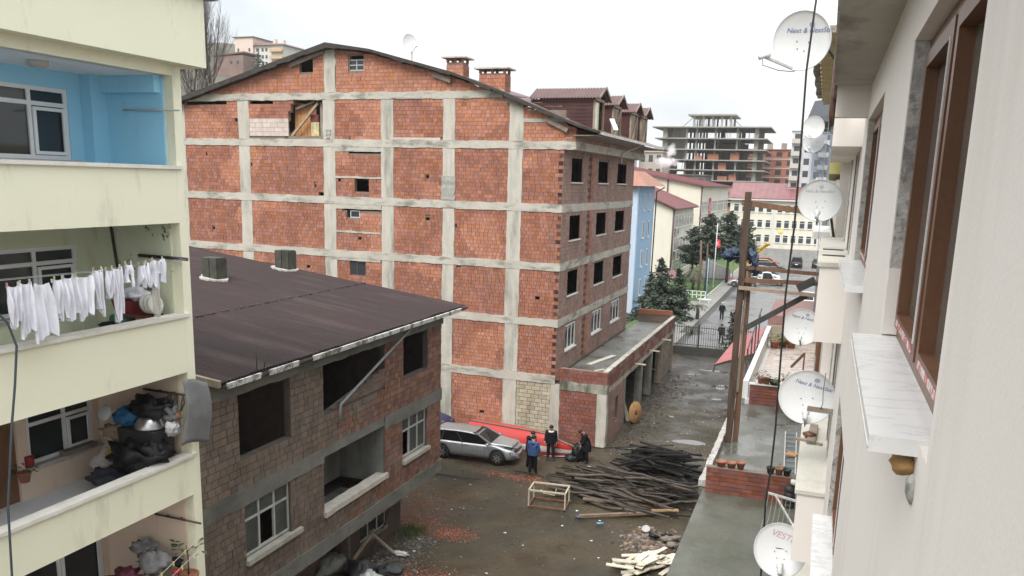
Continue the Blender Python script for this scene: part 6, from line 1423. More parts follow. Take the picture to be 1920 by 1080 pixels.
# ================================================================ loose stuff on the ground
def scatter(name, n, fn, mats_, smin, smax, label, cat):
    b = MB()
    for i in range(n):
        x, y = fn(); s = ro.uniform(smin, smax)*(1+ro.random()**3); z = gh(x, y) - .03 + s*.25; a = ro.uniform(0, 6.28)
        P = []
        for (u, v_, w_) in ((-1, -1, -.6), (1, -1, -.6), (1, 1, -.6), (-1, 1, -.6), (-.8, -.8, .6), (.7, -.8, .6), (.8, .7, .6), (-.8, .8, .6)):
            uu, vv = u*s*ro.uniform(.6, 1.1), v_*s*ro.uniform(.5, 1); P.append((x + uu*math.cos(a) - vv*math.sin(a), y + uu*math.sin(a) + vv*math.cos(a), z + w_*s*ro.uniform(.3, .8)))
        b.add(P, [(4,5,6,7),(0,1,5,4),(1,2,6,5),(2,3,7,6),(3,0,4,7)])
    o = obj_from(name, b.mesh(name, mats_)); o['kind'] = 'stuff'; o['label'] = label; o['category'] = cat
M_gr = mat('grey_rubble', (.08, .07, .06), (.13, .12, .105), rough=.9, island=.5); M_gw = mat('white_rubble', (.42, .41, .39), (.55, .54, .52), rough=.9, island=.3); M_rr = mat('red_brick_rubble', (.24, .068, .038), (.30, .095, .055), rough=.9, island=.35); M_db = mat('brown_rubble', (.055, .043, .034), (.09, .072, .06), rough=.9, island=.5)
def lane(): 
    y = 40 + 24*ro.random()**1.3; return (ro.uniform(-9.0, -3.2), y)
def base_edge(): return (-9.2 + abs(ro.gauss(0, .9)), ro.uniform(39, 58))
def court(): return (ro.uniform(-16, -3.6), ro.uniform(22, 40))
scatter('lane_gravel', 2000, lane, M_gr, .008, .028, 'loose grey gravel strewn along the lane', 'gravel')
scatter('lane_chips', 260, lane, M_gw, .008, .026, 'white plaster chips strewn along the lane', 'chips')
scatter('edge_rubble', 900, base_edge, M_db, .02, .07, 'brown rubble along the foot of the annex', 'rubble')
scatter('court_gravel', 3600, court, M_db, .006, .022, 'dark gravel strewn over the muddy yard', 'gravel')
scatter('court_chips', 240, court, M_gw, .006, .02, 'small pale chips strewn over the muddy yard', 'chips')
scatter('brick_rubble', 2600, lambda: ro.choice([(-14.6 + ro.gauss(0, .9), 29.2 + ro.gauss(0, .8)), (-12.0 + ro.gauss(0, .42), 27.2 + ro.gauss(0, .3)), (-13.6 + ro.gauss(0, .6), 27.6 + ro.gauss(0, .6)), (-11.6 + ro.gauss(0, .8), 23.6 + ro.gauss(0, .5)), (-12.0 + ro.gauss(0, 1.1), 34.0 + ro.gauss(0, .25))]), M_rr, .008, .028, 'crushed red brick spread on the mud', 'rubble')
scatter('wall_rubble', 900, lambda: (-12.9 + ro.gauss(0, .45), ro.uniform(22.5, 26.5)), M_gr, .015, .05, 'rubble along the foot of the low house', 'rubble')
scatter('heap_rubble', 900, lambda: (-4.9 + ro.gauss(0, .5), 29.4 + ro.gauss(0, .55)), mat('mixed_rubble', (.12, .075, .055), (.2, .16, .13), rough=.9, island=.6), .02, .06, 'mixed rubble heap beside the shop behind the pale planks', 'rubble')
lit = [(-10.2, 28.0), (-9.2, 27.2), (-8.3, 31.2), (-7.2, 30.6), (-13.4, 32.2), (-9.6, 24.6), (-8.9, 24.4), (-8.4, 29.5), (-13.0, 29.3), (-12.6, 29.6), (-7.0, 28.6), (-5.6, 30.6), (-12.9, 26.2), (-12.6, 25.2), (-6.4, 27.3), (-9.3, 36.6), (-8.6, 36.9), (-8.1, 36.7)]
for i, (x, y) in enumerate(lit):
    m = MB(); n = 7; s = ro.uniform(.03, .09) if i < 15 else .2; a0 = ro.uniform(0, 6); top = [(x + s*ro.uniform(.5, 1.2)*math.cos(a0+k*6.283/n), y + s*ro.uniform(.4, .9)*math.sin(a0+k*6.283/n), .0 + ro.uniform(0, .03)) for k in range(n)]
    m.add([(x, y, .025)] + top + [(p[0], p[1], 0) for p in top], [(0, k+1, (k+1) % n + 1) for k in range(n)] + [(k+1, n+k+1, n+(k+1) % n+1, (k+1) % n+1) for k in range(n)])
    if i < 15: solo(m, 'litter_scrap', mat('white_litter', (.5, .5, .48), (.58, .58, .56), rough=.7, island=.2), 'small white scrap of litter lying on the muddy yard', 'litter', 'white scraps on the mud')
    else: solo(m, 'litter_heap', MATS['white_litter'], ('left', 'middle', 'right')[i-15] + ' crumpled white sheet on the ground beside the bending person', 'litter')
m = MB(); m.tube([(-7.2, 30.1, .08), (-6.95, 30.2, .08)], .05, 8); solo(m, 'blue_bottle', mat('blue_pet', (.12, .3, .42), rough=.2), 'pale blue plastic bottle lying in front of the long beam', 'bottle')
m = MB(); m.blob((-8.0, 30.5, .06), (.2, .08, .05), 8, ro, .4); solo(m, 'blue_bag_scrap', mat('blue_scrap', (.08, .09, .3), rough=.4), 'small blue plastic scrap beside the left end of the long beam', 'litter')
m = MB(); m.lathe((-5.3, 30.3, .1), [(.16, 0), (.17, .015), (.16, .035), (.13, .035), (.12, .02), (.02, .02)], 18, M=Matrix.Rotation(R(30), 3, 'X')); solo(m, 'white_drum', mat('pale_drum', (.42, .41, .4), rough=.6), 'round pale lid lying at the rubble heap beside the shop', 'lid')
for i in range(7):
    m = MB(); m.blob((-4.7 + ro.gauss(0, .35), 29.5 + ro.gauss(0, .35), .15), (.2, .14, .1), 8, ro, .5); solo(m, 'rubble_rag', M_bag if i % 2 else mat('dirty_rag', (.2, .17, .14), rough=.9), ('black', 'dirty brown')[(i+1) % 2] + ' plastic rag lying on the mixed rubble heap beside the shop', 'rag', 'rags on the rubble heap')
# corner clutter by the low house
for (a, b, w_, mm, lab) in (((-13.9, 22.7, .1), (-13.7, 24.3, 1.0), .1, M_wood, 'tan batten leaning on the low house wall'), ((-13.9, 24.3, .9), (-13.1, 24.6, .1), .12, M_woodg, 'grey batten crossing the tan one by the low house wall')):
    m = MB(); m.bar(a, b, w_, .06); solo(m, 'leaning_batten', mm, lab, 'batten')
for c, r, mm, nm, lab in (((-13.3, 22.6, .25), (.5, .6, .28), M_black, 'black_car_part', 'black plastic car part dumped by the low house wall'), ((-12.7, 22.2, .3), (.35, .3, .25), mat('white_tub', (.5, .5, .48), rough=.5), 'white_car_part', 'crushed white car part dumped by the low house wall'), ((-12.6, 23.4, .12), (.4, .35, .12), mat('dark_grey_sheet', (.05, .052, .055), rough=.6), 'grey_plastic_sheet', 'flat dark grey plastic sheet lying beside the white car part'), ((-14.0, 21.9, .6), (.25, .9, .3), M_hplas, 'grey_bumper', 'grey bumper lying on the heap by the low house wall'), ((-12.9, 24.7, .08), (.3, .12, .07), MATS['white_litter'], 'white_packaging', 'white packaging on the rubble near the grass tuft')):
    m = MB(); m.blob(c, r, 14, ro, .45); solo(m, nm, mm, lab, 'scrap')
# grass tuft
gm = MB()
for i in range(420):
    x = -13.45 + ro.gauss(0, .28); y = 26.7 + ro.gauss(0, .35); h_ = ro.uniform(.08, .26); a = ro.uniform(0, 6.28); w_ = .012; d = Vector((math.cos(a), math.sin(a), 0)); tip = Vector((x, y, h_)) + d*h_*.5*ro.random(); s = Vector((-d.y, d.x, 0))*w_
    gm.add([Vector((x, y, -.02)) - s, Vector((x, y, -.02)) + s, tip], [(0, 1, 2)])
o = obj_from('grass_tuft', gm.mesh('grass_tuft', mat('grass_blade', (.045, .085, .02), (.08, .13, .035), rough=.7, island=.3))); o['kind'] = 'stuff'; o['label'] = 'green grass tuft at the corner of the low house'; o['category'] = 'grass'
# roof dish on the brick building
dt = dish((-21.85, 43.0, 20.15), (.75, -.45, .25), (0, 0, 1), .5, 'satellite dish on a mast on the ridge of the brick building', None, None, arm=1.0, rx=.9, mount=False, dots=0)
dt['group'] = 'roof aerials'
m = MB(); m.tube([(-21.8, 43.1, 18.9), (-21.8, 43.1, 20.1)], .03, 6); m.build('mast', M_greyfr, dt)
# ================================================================ school yard
rs = random.Random(71)
M_asph = mat('wet_asphalt', (.095, .095, .095), (.15, .15, .148), rough=.22, rough2=.6, scale=.35, grain=.12, gscale=5, stain=(.2, .2, .2), stain_amt=.4, stain_scale=.15, stain_stretch=(1, 3, 1))
M_pave = mat('pale_paving', (.17, .165, .15), (.23, .22, .205), rough=.6, scale=.6, grain=.1)
M_grass = mat('lawn', (.06, .115, .025), (.09, .15, .04), rough=.9, scale=1.5, grain=.3, gscale=8)
m = MB(); m.quad((-12.2, 66.3, .02), (14, 66.3, .02), (14, 197, .02), (-12.2, 197, .02)); struct(m, 'school_yard', M_asph)
m = MB(); m.box((-12.3, 66.4, -.02), (-10.7, 150, .12)); struct(m, 'pavement', M_pave)
m = MB(); m.box((-10.69, 66.6, -.02), (-10.1, 130, .028)); struct(m, 'gutter_channel', mat('wet_dark_channel', (.045, .045, .045), rough=.35, grain=.2))
m = MB(); m.box((-13.9, 84.5, -.02), (-12.3, 98, .05)); struct(m, 'side_path', M_pave)
for (x0, x1, y0, y1) in ((-16.5, -12.45, 64, 84), (-19, -12.45, 98, 122), (-19, -12.45, 128, 195)):
    m = MB(); m.box((x0, y0, -.02), (x1, y1, .1)); struct(m, 'lawn', M_grass)
    m = MB(); m.box((x1, y0, -.02), (x1+.15, y1, .2)); struct(m, 'kerb', mat('pale_kerb', (.36, .36, .34), rough=.8))
def blades(x0, x1, y0, y1, n):
    b = MB()
    for i in range(n):
        x, y = rs.uniform(x0, x1), rs.uniform(y0, y1); h_ = rs.uniform(.06, .16); a = rs.uniform(0, 6.28); d = Vector((math.cos(a)*.03, math.sin(a)*.03, 0)); b.add([Vector((x, y, .08))-d, Vector((x, y, .08))+d, Vector((x, y, .1+h_))+d*.5], [(0, 1, 2)])
    o = obj_from('grass', b.mesh('grass', MATS['grass_blade'])); o['kind'] = 'stuff'; o['label'] = 'mown green grass of the school lawn'; o['category'] = 'grass'
blades(-16, -12.5, 70, 84, 5000); blades(-17, -12.5, 98, 118, 4000)
m = MB(); m.box((-12.2, 122.5, .022), (-11.0, 126, .135)); struct(m, 'red_carpet_strip', mat('red_carpet', (.45, .03, .05), rough=.8))
# low wall and railings
FN = thing('yard_fence', 'dark railing fence on a low wall across the end of the lane', 'fence', (-6, 66.3, 0))
m = MB(); m.box((-11.2, 66.0, -.1), (-2.9, 66.35, .62)); m.build('plinth', mat('dark_plinth', (.045, .045, .04), (.07, .07, .06), rough=.8, scale=2), FN)
b0 = MB(); b0.box((-.017, -.017, 0), (.017, .017, 1.72)); bme = b0.mesh('bar', M_dark_metal); k = 0; x = -11.15
while x < -2.9:
    o = obj_from('bar', bme, FN); o.location = (x+6, 66.2-66.3, .6); x += .175
for z in (.75, 2.15): m = MB(); m.box((-11.2, 66.16, z), (-2.9, 66.2, z+.05)); m.build('rail', M_dark_metal, FN)
for x in (-11.2, -8.4, -5.6, -2.9): m = MB(); m.box((x-.05, 66.1, .6), (x+.05, 66.24, 2.45)); m.build('post', M_dark_metal, FN)
# white railing, bench, poles
WR = thing('white_railing', 'low white railing around the lawn beside the pines', 'railing', (-13.6, 100, 0))
for k in range(6): m = MB(); m.box((-14.8 + k*.5, 99.9, 0), (-14.72 + k*.5, 99.98, 1.0)); m.build('post', M_white, WR)
for z in (.5, .95): m = MB(); m.box((-14.9, 99.9, z), (-12.2, 99.97, z+.07)); m.build('rail', M_white, WR)
BN = thing('bench', 'pale bench on the paving beside the white railing', 'bench', (-11.9, 97, 0))
m = MB(); m.box((-12.7, 96.7, .42), (-11.2, 97.15, .5)); m.build('seat', MATS['off_white'], BN)
for x in (-12.5, -11.5): m = MB(); m.box((x, 96.75, 0), (x+.12, 97.1, .42)); m.build('leg', MATS['off_white'], BN)
for (x, y, h_, mm, lab) in ((-12.35, 101.5, 4.8, mat('blue_pole', (.25, .45, .6), rough=.5), 'tall pale blue pole by the white railing'), (-12.6, 110, 8.5, MATS['off_white'], 'white flag pole standing among the pines'), (-11.3, 121, 5.5, MATS['off_white'], 'short white lamp pole before the stair wall'), (-13.8, 84.8, 3.2, mat('teal_post', (.16, .3, .3), rough=.6), 'teal post at the lawn corner beside the spruce')):
    m = MB(); m.tube([(x, y, 0), (x, y, h_)], [.07, .045], 8); solo(m, 'pole', mm, lab, 'pole')
# flag: small, on the pole
def flag_mesh(P, w_, h_, vertical=False):
    b = MB(); n = 20; R0 = .25*h_ if not vertical else .25*w_
    if vertical: cx, cz, r = w_*.5, h_*.66, w_*.3
    else: cx, cz, r = w_*.36, h_*.5, h_*.25
    outer = [(cx + r*math.cos(a), cz + r*math.sin(a)) for a in [R(35) + (R(325)-R(35))*i/n for i in range(n+1)]]
    inn = [(cx + r*.25 + r*.8*math.cos(a), cz + r*.8*math.sin(a)) for a in [R(47) + (R(313)-R(47))*i/n for i in range(n+1)]]
    V = [P(*q, .012) for q in outer] + [P(*q, .012) for q in inn]; b.add(V, [(i, i+1, n+1+i+1, n+1+i) for i in range(n)])
    sx, sz, sr = (cx + r*1.05, cz, r*.45); st = []
    for i in range(10):
        a = R(180) + i*R(36); q = sr if i % 2 == 0 else sr*.4; st.append(P(sx + q*math.cos(a), sz + q*math.sin(a), .012))
    b.add([P(sx, sz, .012)] + st, [(0, i+1, (i+1) % 10+1) for i in range(10)]); return b
M_fred = mat('flag_red', (.58, .015, .025), rough=.7, grain=.04)
FLG = thing('small_flag', 'small drooping red flag with white crescent on the pole among the pines', 'flag', (-12.5, 110, 6.2))
P = lambda u, v, d: Vector((-12.5 + u*.4, 109.95 - d, 5.6 + v*.85 - .25*u))
m = MB(); m.add([P(0, 0, 0), P(1, .1, 0), P(1, 1.2, 0), P(0, 1.2, 0), P(0, 0, -.02), P(1, .1, -.02), P(1, 1.2, -.02), P(0, 1.2, -.02)], [(0,1,2,3),(7,6,5,4),(0,4,5,1),(1,5,6,2),(2,6,7,3),(3,7,4,0)]); m.build('cloth', M_fred, FLG)
flag_mesh(lambda u, v, d: P(u, v, d), .9, 1.1).build('crescent_and_star', M_white, FLG)
# stair wall
SW = thing('stair_wall', 'grey panelled stair ramp wall between the lawns', 'wall', (-14, 125, 0))
for k in range(8):
    x = -16 + k*.5; m = MB(); m.hexa([(x, 124.9, 0), (x+.46, 124.9, 0), (x+.46, 125.2, 0), (x, 125.2, 0)], [(x, 124.9, 2.9-.2*k), (x+.46, 124.9, 2.8-.2*k), (x+.46, 125.2, 2.8-.2*k), (x, 125.2, 2.9-.2*k)]); m.build('panel', mat('grey_panel', (.3, .3, .3), (.36, .36, .36), rough=.7), SW)
# ================================================================ school buildings
M_scr = mat('school_cream', (.62, .585, .485), (.67, .64, .545), rough=.9, scale=.25, grain=.04, stain=(.42, .38, .3), stain_amt=.4, stain_scale=.3, stain_stretch=(1, 1, .3))
M_red = mat('school_red_roof', (.165, .06, .062), (.21, .082, .083), rough=.5, scale=.4, stretch=(1, 1, 1), grain=.06, stain=(.25, .12, .12), stain_amt=.4, stain_scale=.3)
M_sw = mat('school_window_frame', (.7, .7, .68), rough=.5); M_sg = glass('school_glass', (.05, .055, .06), .15)
def win_mesh(w_, h_, key, split=True):
    f = MB(); t = .09
    f.box((0, -.08, 0), (w_, .01, t)); f.box((0, -.08, h_-t), (w_, .01, h_)); f.box((0, -.08, t), (t, .01, h_-t)); f.box((w_-t, -.08, t), (w_, .01, h_-t))
    if split: f.box((t, -.08, h_*.68), (w_-t, .01, h_*.68+.07))
    p = MB(); p.box((t, -.075, t), (w_-t, -.065, h_-t)); s = MB(); s.box((-.06, -.16, -.1), (w_+.06, .01, -.005))
    return f.mesh('window', M_sw), p.mesh('pane', M_sg), s.mesh('sill', MATS['off_white'])
def put_windows(parent, meshes, spots, rz):
    for p in spots:
        o = obj_from('window', meshes[0], parent); o.location = Vector(p) - parent_loc(parent); o.rotation_euler = (0, 0, rz)
        q = obj_from('pane', meshes[1], o); LOC[o.name] = Vector((0, 0, 0)); q2 = obj_from('sill', meshes[2], o)
def gabled(t, x0, x1, y0, y1, z, rise, mw, mr, ov=.6, ridge='x', hip=False):
    m = MB(); m.box((x0, y0, 0), (x1, y1, z)); m.build('wall', mw, t)
    r = MB(); X0, X1, Y0, Y1 = x0-ov, x1+ov, y0-ov, y1+ov
    # single slope falling towards the street, as seen from the lane
    r.hexa([(X0, Y0, z+rise-.02), (X1, Y0, z-.02), (X1, Y1, z-.02), (X0, Y1, z+rise-.02)], [(X0, Y0, z+rise+.16), (X1, Y0, z+.16), (X1, Y1, z+.16), (X0, Y1, z+rise+.16)])
    r.build('roof', mr, t)
    g_ = MB(); g_.prism([(x0, y0+.01, z), (x1, y0+.01, z), (x0, y0+.01, z+rise)], (0, y1-y0-.02, 0)); g_.build('gable', mw, t)
    n = int((y1-y0)/1.2)
    for k in range(n+1):
        y = Y0 + (Y1-Y0)*k/n; s = MB(); s.bar((X0, y, z+rise+.19), (X1, y, z+.19), .08, .06); s.build('roof_seam', mr, t)
    d = MB(); d.tube([(x1+.15, y0+.2, z), (x1+.12, y0+.2, 0)], .09, 6); d.build('downpipe', mat('dark_red_pipe', (.09, .03, .03), rough=.6), t)
    gt = MB(); gt.bar((X1+.05, Y0, z+.02), (X1+.05, Y1, z+.02), .16, .14); gt.build('gutter', MATS['dark_red_pipe'], t)
WA = thing('school_wing', 'nearer cream school wing with a dark red roof and air conditioners', 'school', (-24, 124, 0))
gabled(WA, -30, -19.17, 115, 134, 9.9, 4.6, M_scr, M_red)
wm = win_mesh(1.0, 1.75, 'a')
put_windows(WA, wm, [(-19.16, 117 + k*1.15 + .35*(k//2), z) for k in range(13) for z in (1.1, 4.2, 7.3)], R(90))
M_ac = mat('air_conditioner', (.5, .5, .48), rough=.5)
for (y, z) in ((117.5, 6.5), (121, 3.3), (127, 3.2), (118, 3.4)):
    m = MB(); m.box((-19.1, y, z), (-18.75, y+.9, z+.65)); a_ = m.build('air_conditioner', M_ac, WA); m = MB(); m.lathe((-18.74, y+.35, z+.33), [(.02, 0), (.24, .0), (.25, .02)], 12, M=Matrix.Rotation(R(90), 3, 'Y')); m.build('fan_grille', M_black, a_)
WB = thing('school_block', 'taller cream school block with a long dark red roof and a hanging flag banner', 'school', (-30, 160, 0))
gabled(WB, -48, -19.05, 140, 181, 13.0, 5.2, M_scr, M_red)
put_windows(WB, win_mesh(1.15, 2.0, 'b'), [(-19.04, 142 + k*1.6 + .9*(k//6), z) for k in range(22) for z in (1.5, 5.0, 8.6)], R(90))
put_windows(WB, win_mesh(1.15, 2.0, 'b2'), [(-29.0 + k*1.5, 139.98, 9.0) for k in range(3)], 0)
m = MB(); m.tube([(-24.4, 139.8, 15.3), (-24.4, 139.8, 0)], .12, 6); m.build('downpipe', MATS['dark_red_pipe'], WB)
BNR = thing('flag_banner', 'long red flag banner with white crescent hanging on the taller school block', 'flag', (-18.9, 152, 6.8))
PB = lambda u, v, d: Vector((-18.93 + d, 150.3 + u, 6.8 + v))
m = MB(); m.add([PB(0, 0, 0), PB(2.6, 0, 0), PB(2.6, 4.3, 0), PB(0, 4.3, 0), PB(0, 0, .02), PB(2.6, 0, .02), PB(2.6, 4.3, .02), PB(0, 4.3, .02)], [(3,2,1,0),(4,5,6,7),(0,1,5,4),(1,2,6,5),(2,3,7,6),(3,0,4,7)]); m.build('cloth', M_fred, BNR)
flag_mesh(lambda u, v, d: PB(u, v, .02 + d), 2.6, 4.3, True).build('crescent_and_star', M_white, BNR)
WC = thing('school_end_block', 'long cream school block with rows of windows closing the far end of the yard', 'school', (-6, 200, 0))
m = MB(); m.box((-20, 196, 0), (12, 210, 10.6)); m.build('wall', M_scr, WC)
m = MB(); m.hexa([(-20.6, 195.3, 10.6), (12.6, 195.3, 10.6), (12.6, 210, 10.6), (-20.6, 210, 10.6)], [(-20.6, 195.3, 10.8), (12.6, 195.3, 10.8), (12.6, 205, 14.2), (-20.6, 205, 14.2)]); m.build('roof', M_red, WC)
for k in range(26):
    x = -20.4 + k*1.3; m = MB(); m.bar((x, 195.3, 10.84), (x, 205, 14.24), .08, .06); m.build('roof_seam', M_red, WC)
m = MB(); m.box((-20.5, 195.2, 10.35), (12.5, 195.4, 10.6)); m.build('gutter', MATS['off_white'], WC)
xs = [-19.2 + k*1.75 for k in range(5)] + [-9.9 + k*1.62 for k in range(12)]
put_windows(WC, win_mesh(1.15, 1.75, 'c'), [(x, 195.98, z) for x in xs for z in (1.3, 4.5, 7.8)], 0)
for x in (-10.9, -1.2): m = MB(); m.box((x, 195.75, 0), (x+.35, 196, 10.4)); m.build('pilaster', MATS['off_white'], WC)
m = MB(); m.box((-9.3, 195.85, 3.5), (-8.4, 195.97, 4.3)); m.build('yellow_notice', mat('yellow_notice', (.7, .65, .1), rough=.6), WC)
# blue building
BLD = thing('blue_building', 'narrow light blue building with a terracotta eave behind the brick building', 'building', (-20, 90, 0))
M_lb = mat('light_blue_wall', (.47, .56, .68), (.50, .59, .70), rough=.85, grain=.03); M_mb = mat('mid_blue_wall', (.26, .40, .54), (.28, .42, .57), rough=.85, grain=.03)
m = MB(); m.box((-24, 85, 0), (-17.75, 93.5, 12.9)); m.build('wall', M_lb, BLD)
m = MB(); m.box((-17.75, 85.6, 0), (-17.7, 93.5, 12.9)); m.build('street_panel', M_mb, BLD)
m = MB(); m.hexa([(-25, 84.2, 12.9), (-16.6, 84.2, 12.9), (-16.6, 94.3, 12.9), (-25, 94.3, 12.9)], [(-24.5, 87, 14.4), (-18.6, 87, 14.4), (-18.6, 92, 14.4), (-24.5, 92, 14.4)]); m.build('roof', mat('terracotta_roof', (.26, .12, .08), (.33, .17, .12), rough=.8, scale=3, grain=.2), BLD)
m = MB(); m.tube([(-16.7, 93.8, 12.8), (-17.5, 93.6, 12.3), (-17.6, 93.6, 0)], .07, 6); m.build('downpipe', M_dark_metal, BLD)
put_windows(BLD, win_mesh(.55, 1.7, 'd', False), [(-17.69, y, z) for y in (87.6, 90.4) for z in (1.6, 4.6, 7.6, 10.4)], R(90))
m = MB(); m.hexa([(-17.7, 96, 3.2), (-15.6, 96, 2.6), (-15.6, 103, 2.6), (-17.7, 103, 3.2)], [(-17.7, 96, 3.3), (-15.6, 96, 2.7), (-15.6, 103, 2.7), (-17.7, 103, 3.3)]); m.build('porch_roof', M_red, BLD)
# ================================================================ trees
M_bark = mat('grey_brown_bark', (.06, .047, .038), (.10, .08, .065), rough=.95, scale=5, grain=.25, local=True)
def needle_mat(n, a, b): return mat(n, a, b, rough=.75, scale=.8, grain=.2, gscale=6, island=.45)
M_ndl = needle_mat('dark_spruce_needles', (.036, .056, .033), (.062, .088, .05)); M_ndl2 = needle_mat('pine_needles', (.038, .058, .038), (.066, .09, .054))
def conifer(base, h_, rad, lab, m_=None, whorls=15, crown0=.08, droop=.25, spread=1.0, name='spruce_tree', roundness=0.0, rng=rs, dens=1.0, scale=1.0):
    t = thing(name, lab, 'tree', base); base = Vector(base)
    m = MB(); m.tube([base, base + Vector((.05, .03, h_*.5)), base + Vector((0, 0, h_*.97))], [h_*.022, h_*.015, .02], 8); m.build('trunk', M_bark, t)
    f = MB(); br = MB()
    for k in range(whorls):
        q = k/(whorls-1); z = h_*(crown0 + (1-crown0)*q); r = rad*((1-q)**.8*(1-roundness) + roundness*math.sin(math.pi*min(1, .12+q*.88))**.7)
        nb = max(5, int(10*(1-q*.4)*dens))
        for j in range(nb):
            a = rng.uniform(0, 6.283); L = r*rng.uniform(.55, 1.15); d = Vector((math.cos(a), math.sin(a), -droop*rng.uniform(.3, 1.2) + (.35 if q > .75 else 0))); o0 = base + Vector((0, 0, z + rng.uniform(-.2, .2)))
            br.tube([o0, o0 + d*L*.95], [.03, .008], 3)
            n = max(7, int(L*22*dens/scale))
            for i in range(n):
                s = (i+.6)/n; p = o0 + d*L*s + Vector((rng.gauss(0, .1), rng.gauss(0, .1), rng.gauss(0, .08)))*scale; b = rng.uniform(0, 6.28); l = (.30 - .08*s)*rng.uniform(.6, 1.3)*scale
                u = (d*.6 + Vector((math.cos(b)*.6, math.sin(b)*.6, rng.uniform(-.5, .3)))).normalized()*l; v = u.cross(Vector((rng.uniform(-1, 1), rng.uniform(-1, 1), 1))).normalized()*l*.34
                f.add([p - u*.3 - v*.6, p + u*.2 - v, p + u, p + u*.2 + v, p - u*.3 + v*.6], [(0, 1, 2, 3, 4)])
    br.build('branches', M_bark, t); f.build('crown', m_ or M_ndl, t); return t
conifer((-14.4, 82.0, 0), 5.9, 3.1, 'tallest dark spruce behind the annex roof beside the blue building', whorls=17, dens=1.3)
conifer((-12.9, 83.5, 0), 5.0, 1.9, 'smaller dark spruce right of the tallest one behind the annex', whorls=14, dens=1.3)
conifer((-15.8, 84.5, 0), 4.2, 1.8, 'low dark spruce left of the tallest one against the blue building', whorls=12, dens=1.3)
conifer((-14.2, 78.5, 0), 2.6, 1.9, 'low spreading juniper in front of the spruces behind the annex', whorls=9, dens=1.3, roundness=.5)
conifer((-14.2, 116, 0), 9.2, 2.7, 'round headed pine left of the flag pole', M_ndl2, 12, .42, .1, roundness=.75, name='pine_tree', dens=1.5, scale=1.25)
conifer((-11.9, 119, 0), 9.5, 2.7, 'tallest round headed pine beside the timber post', M_ndl2, 12, .4, .1, roundness=.75, name='pine_tree', dens=1.5, scale=1.25)
conifer((-16.4, 117, 0), 7.4, 2.3, 'lower round headed pine nearest the cream school wing', M_ndl2, 10, .4, .1, roundness=.75, name='pine_tree', dens=1.5, scale=1.2)
conifer((-10.2, 124, 0), 8.2, 2.2, 'round headed pine half hidden behind the timber post', M_ndl2, 10, .35, .1, roundness=.75, name='pine_tree', dens=1.5, scale=1.2)
def palm(base, h_, lab, n=16, L=1.5):
    t = thing('palm_tree', lab, 'tree', base); base = Vector(base); m = MB(); m.tube([base, base + Vector((.05, 0, h_*.5)), base + Vector((0, 0, h_))], [.2, .17, .15], 8); m.build('trunk', M_bark, t)
    f = MB()
    for k in range(n):
        a = 6.283*k/n + rs.uniform(-.2, .2); e = rs.uniform(-.2, .9); top = base + Vector((0, 0, h_)); pts = [top + Vector((math.cos(a)*L*s, math.sin(a)*L*s, e*L*s*.8 - L*.75*s*s)) for s in (0, .25, .5, .75, 1)]
        for p, q in zip(pts, pts[1:]):
            d = (q-p); sd = d.cross(Vector((0, 0, 1))).normalized()
            for i in range(4):
                c = p + d*i/4
                for s in (-1, 1): f.add([c, c + d*.2, c + sd*s*.3*L/1.5 + d*.5 - Vector((0, 0, .12))], [(0, 1, 2)])
    f.build('fronds', mat('palm_frond', (.05, .06, .03), (.08, .085, .045), rough=.6, island=.3), t)
palm((-14.9, 108, 0), 2.6, 'palm with a thick trunk standing before the pines', 22, 1.7); palm((-10.95, 84.0, 0), 1.5, 'small ragged palm at the edge of the paving behind the fence', 14, 1.0); palm((-10.3, 76.0, 0), .5, 'low palm tuft at the fence by the gutter channel', 16, 1.3)
for (x, y, h_, lab) in ((-14.0, 106.5, 6.5, 'reddish bare pine trunk left of the palm'), (-13.3, 107.5, 6.0, 'dark bare pine trunk right of the palm')):
    m = MB(); m.tube([(x, y, 0), (x+.1, y, h_*.5), (x-.05, y, h_)], [.16, .14, .1], 8); solo(m, 'bare_pine', mat('reddish_bark', (.13, .07, .045), (.17, .1, .07), rough=.9, scale=4) if 'reddish' in lab else M_bark, lab, 'tree')
conifer((-6.0, 68.4, 0), 3.2, 1.2, 'thin young spruce behind the fence beside the timber post', M_ndl, 9, .1, .35, dens=.7, name='young_spruce')
# yard people
person('person in a black coat with white hair walking away across the school yard', (-8.7, 85.2, .02), R(182), M_blackc, M_blackt, hair_c=(.5, .5, .5), h=1.76, legs=((0, .12), (0, -.1)), bulk=1.15)
person('person with a hand on the hip standing just behind the fence', (-7.2, 71.4, .02), R(170), M_greyc, M_greyc, h=1.76, arms=((-.1, 0), (.6, -.1)), elbow=(.1, .9), legs=((-.06, 0), (.06, .05)), bulk=1.1)
person('person in dark clothes behind the fence half hidden by the timber post', (-6.1, 71.0, .02), R(190), M_greyc, M_blackt, h=1.7)
# parked cars
P_ = 'cars parked in the school yard'
make_car('red hatchback parked farthest left in the school yard row', car_paint('red_paint', (.30, .02, .035)), (-8.6, 150, .02), R(3), 4.2, 1.75, 1.48, group=P_)
make_car('yellow car mostly hidden behind the dark hatchback', car_paint('yellow_paint', (.5, .3, .06)), (-8.4, 146, .02), R(3), 4.2, 1.75, 1.48, group=P_)
make_car('dark grey hatchback parked between the yellow car and the grey estate', car_paint('dark_paint', (.025, .027, .03)), (-7.3, 141, .02), R(3), 4.4, 1.75, 1.48, group=P_)
make_car('grey blue estate car parked behind the white saloon', car_paint('grey_blue_paint', (.16, .19, .21)), (-8.0, 133.5, .02), R(3), 4.5, 1.78, 1.48, group=P_)
make_car('white saloon parked between the grey estate and the pickup', car_paint('white_paint', (.62, .63, .64)), (-7.4, 126.5, .02), R(3), 4.5, 1.78, 1.45, kind='sedan', group=P_)
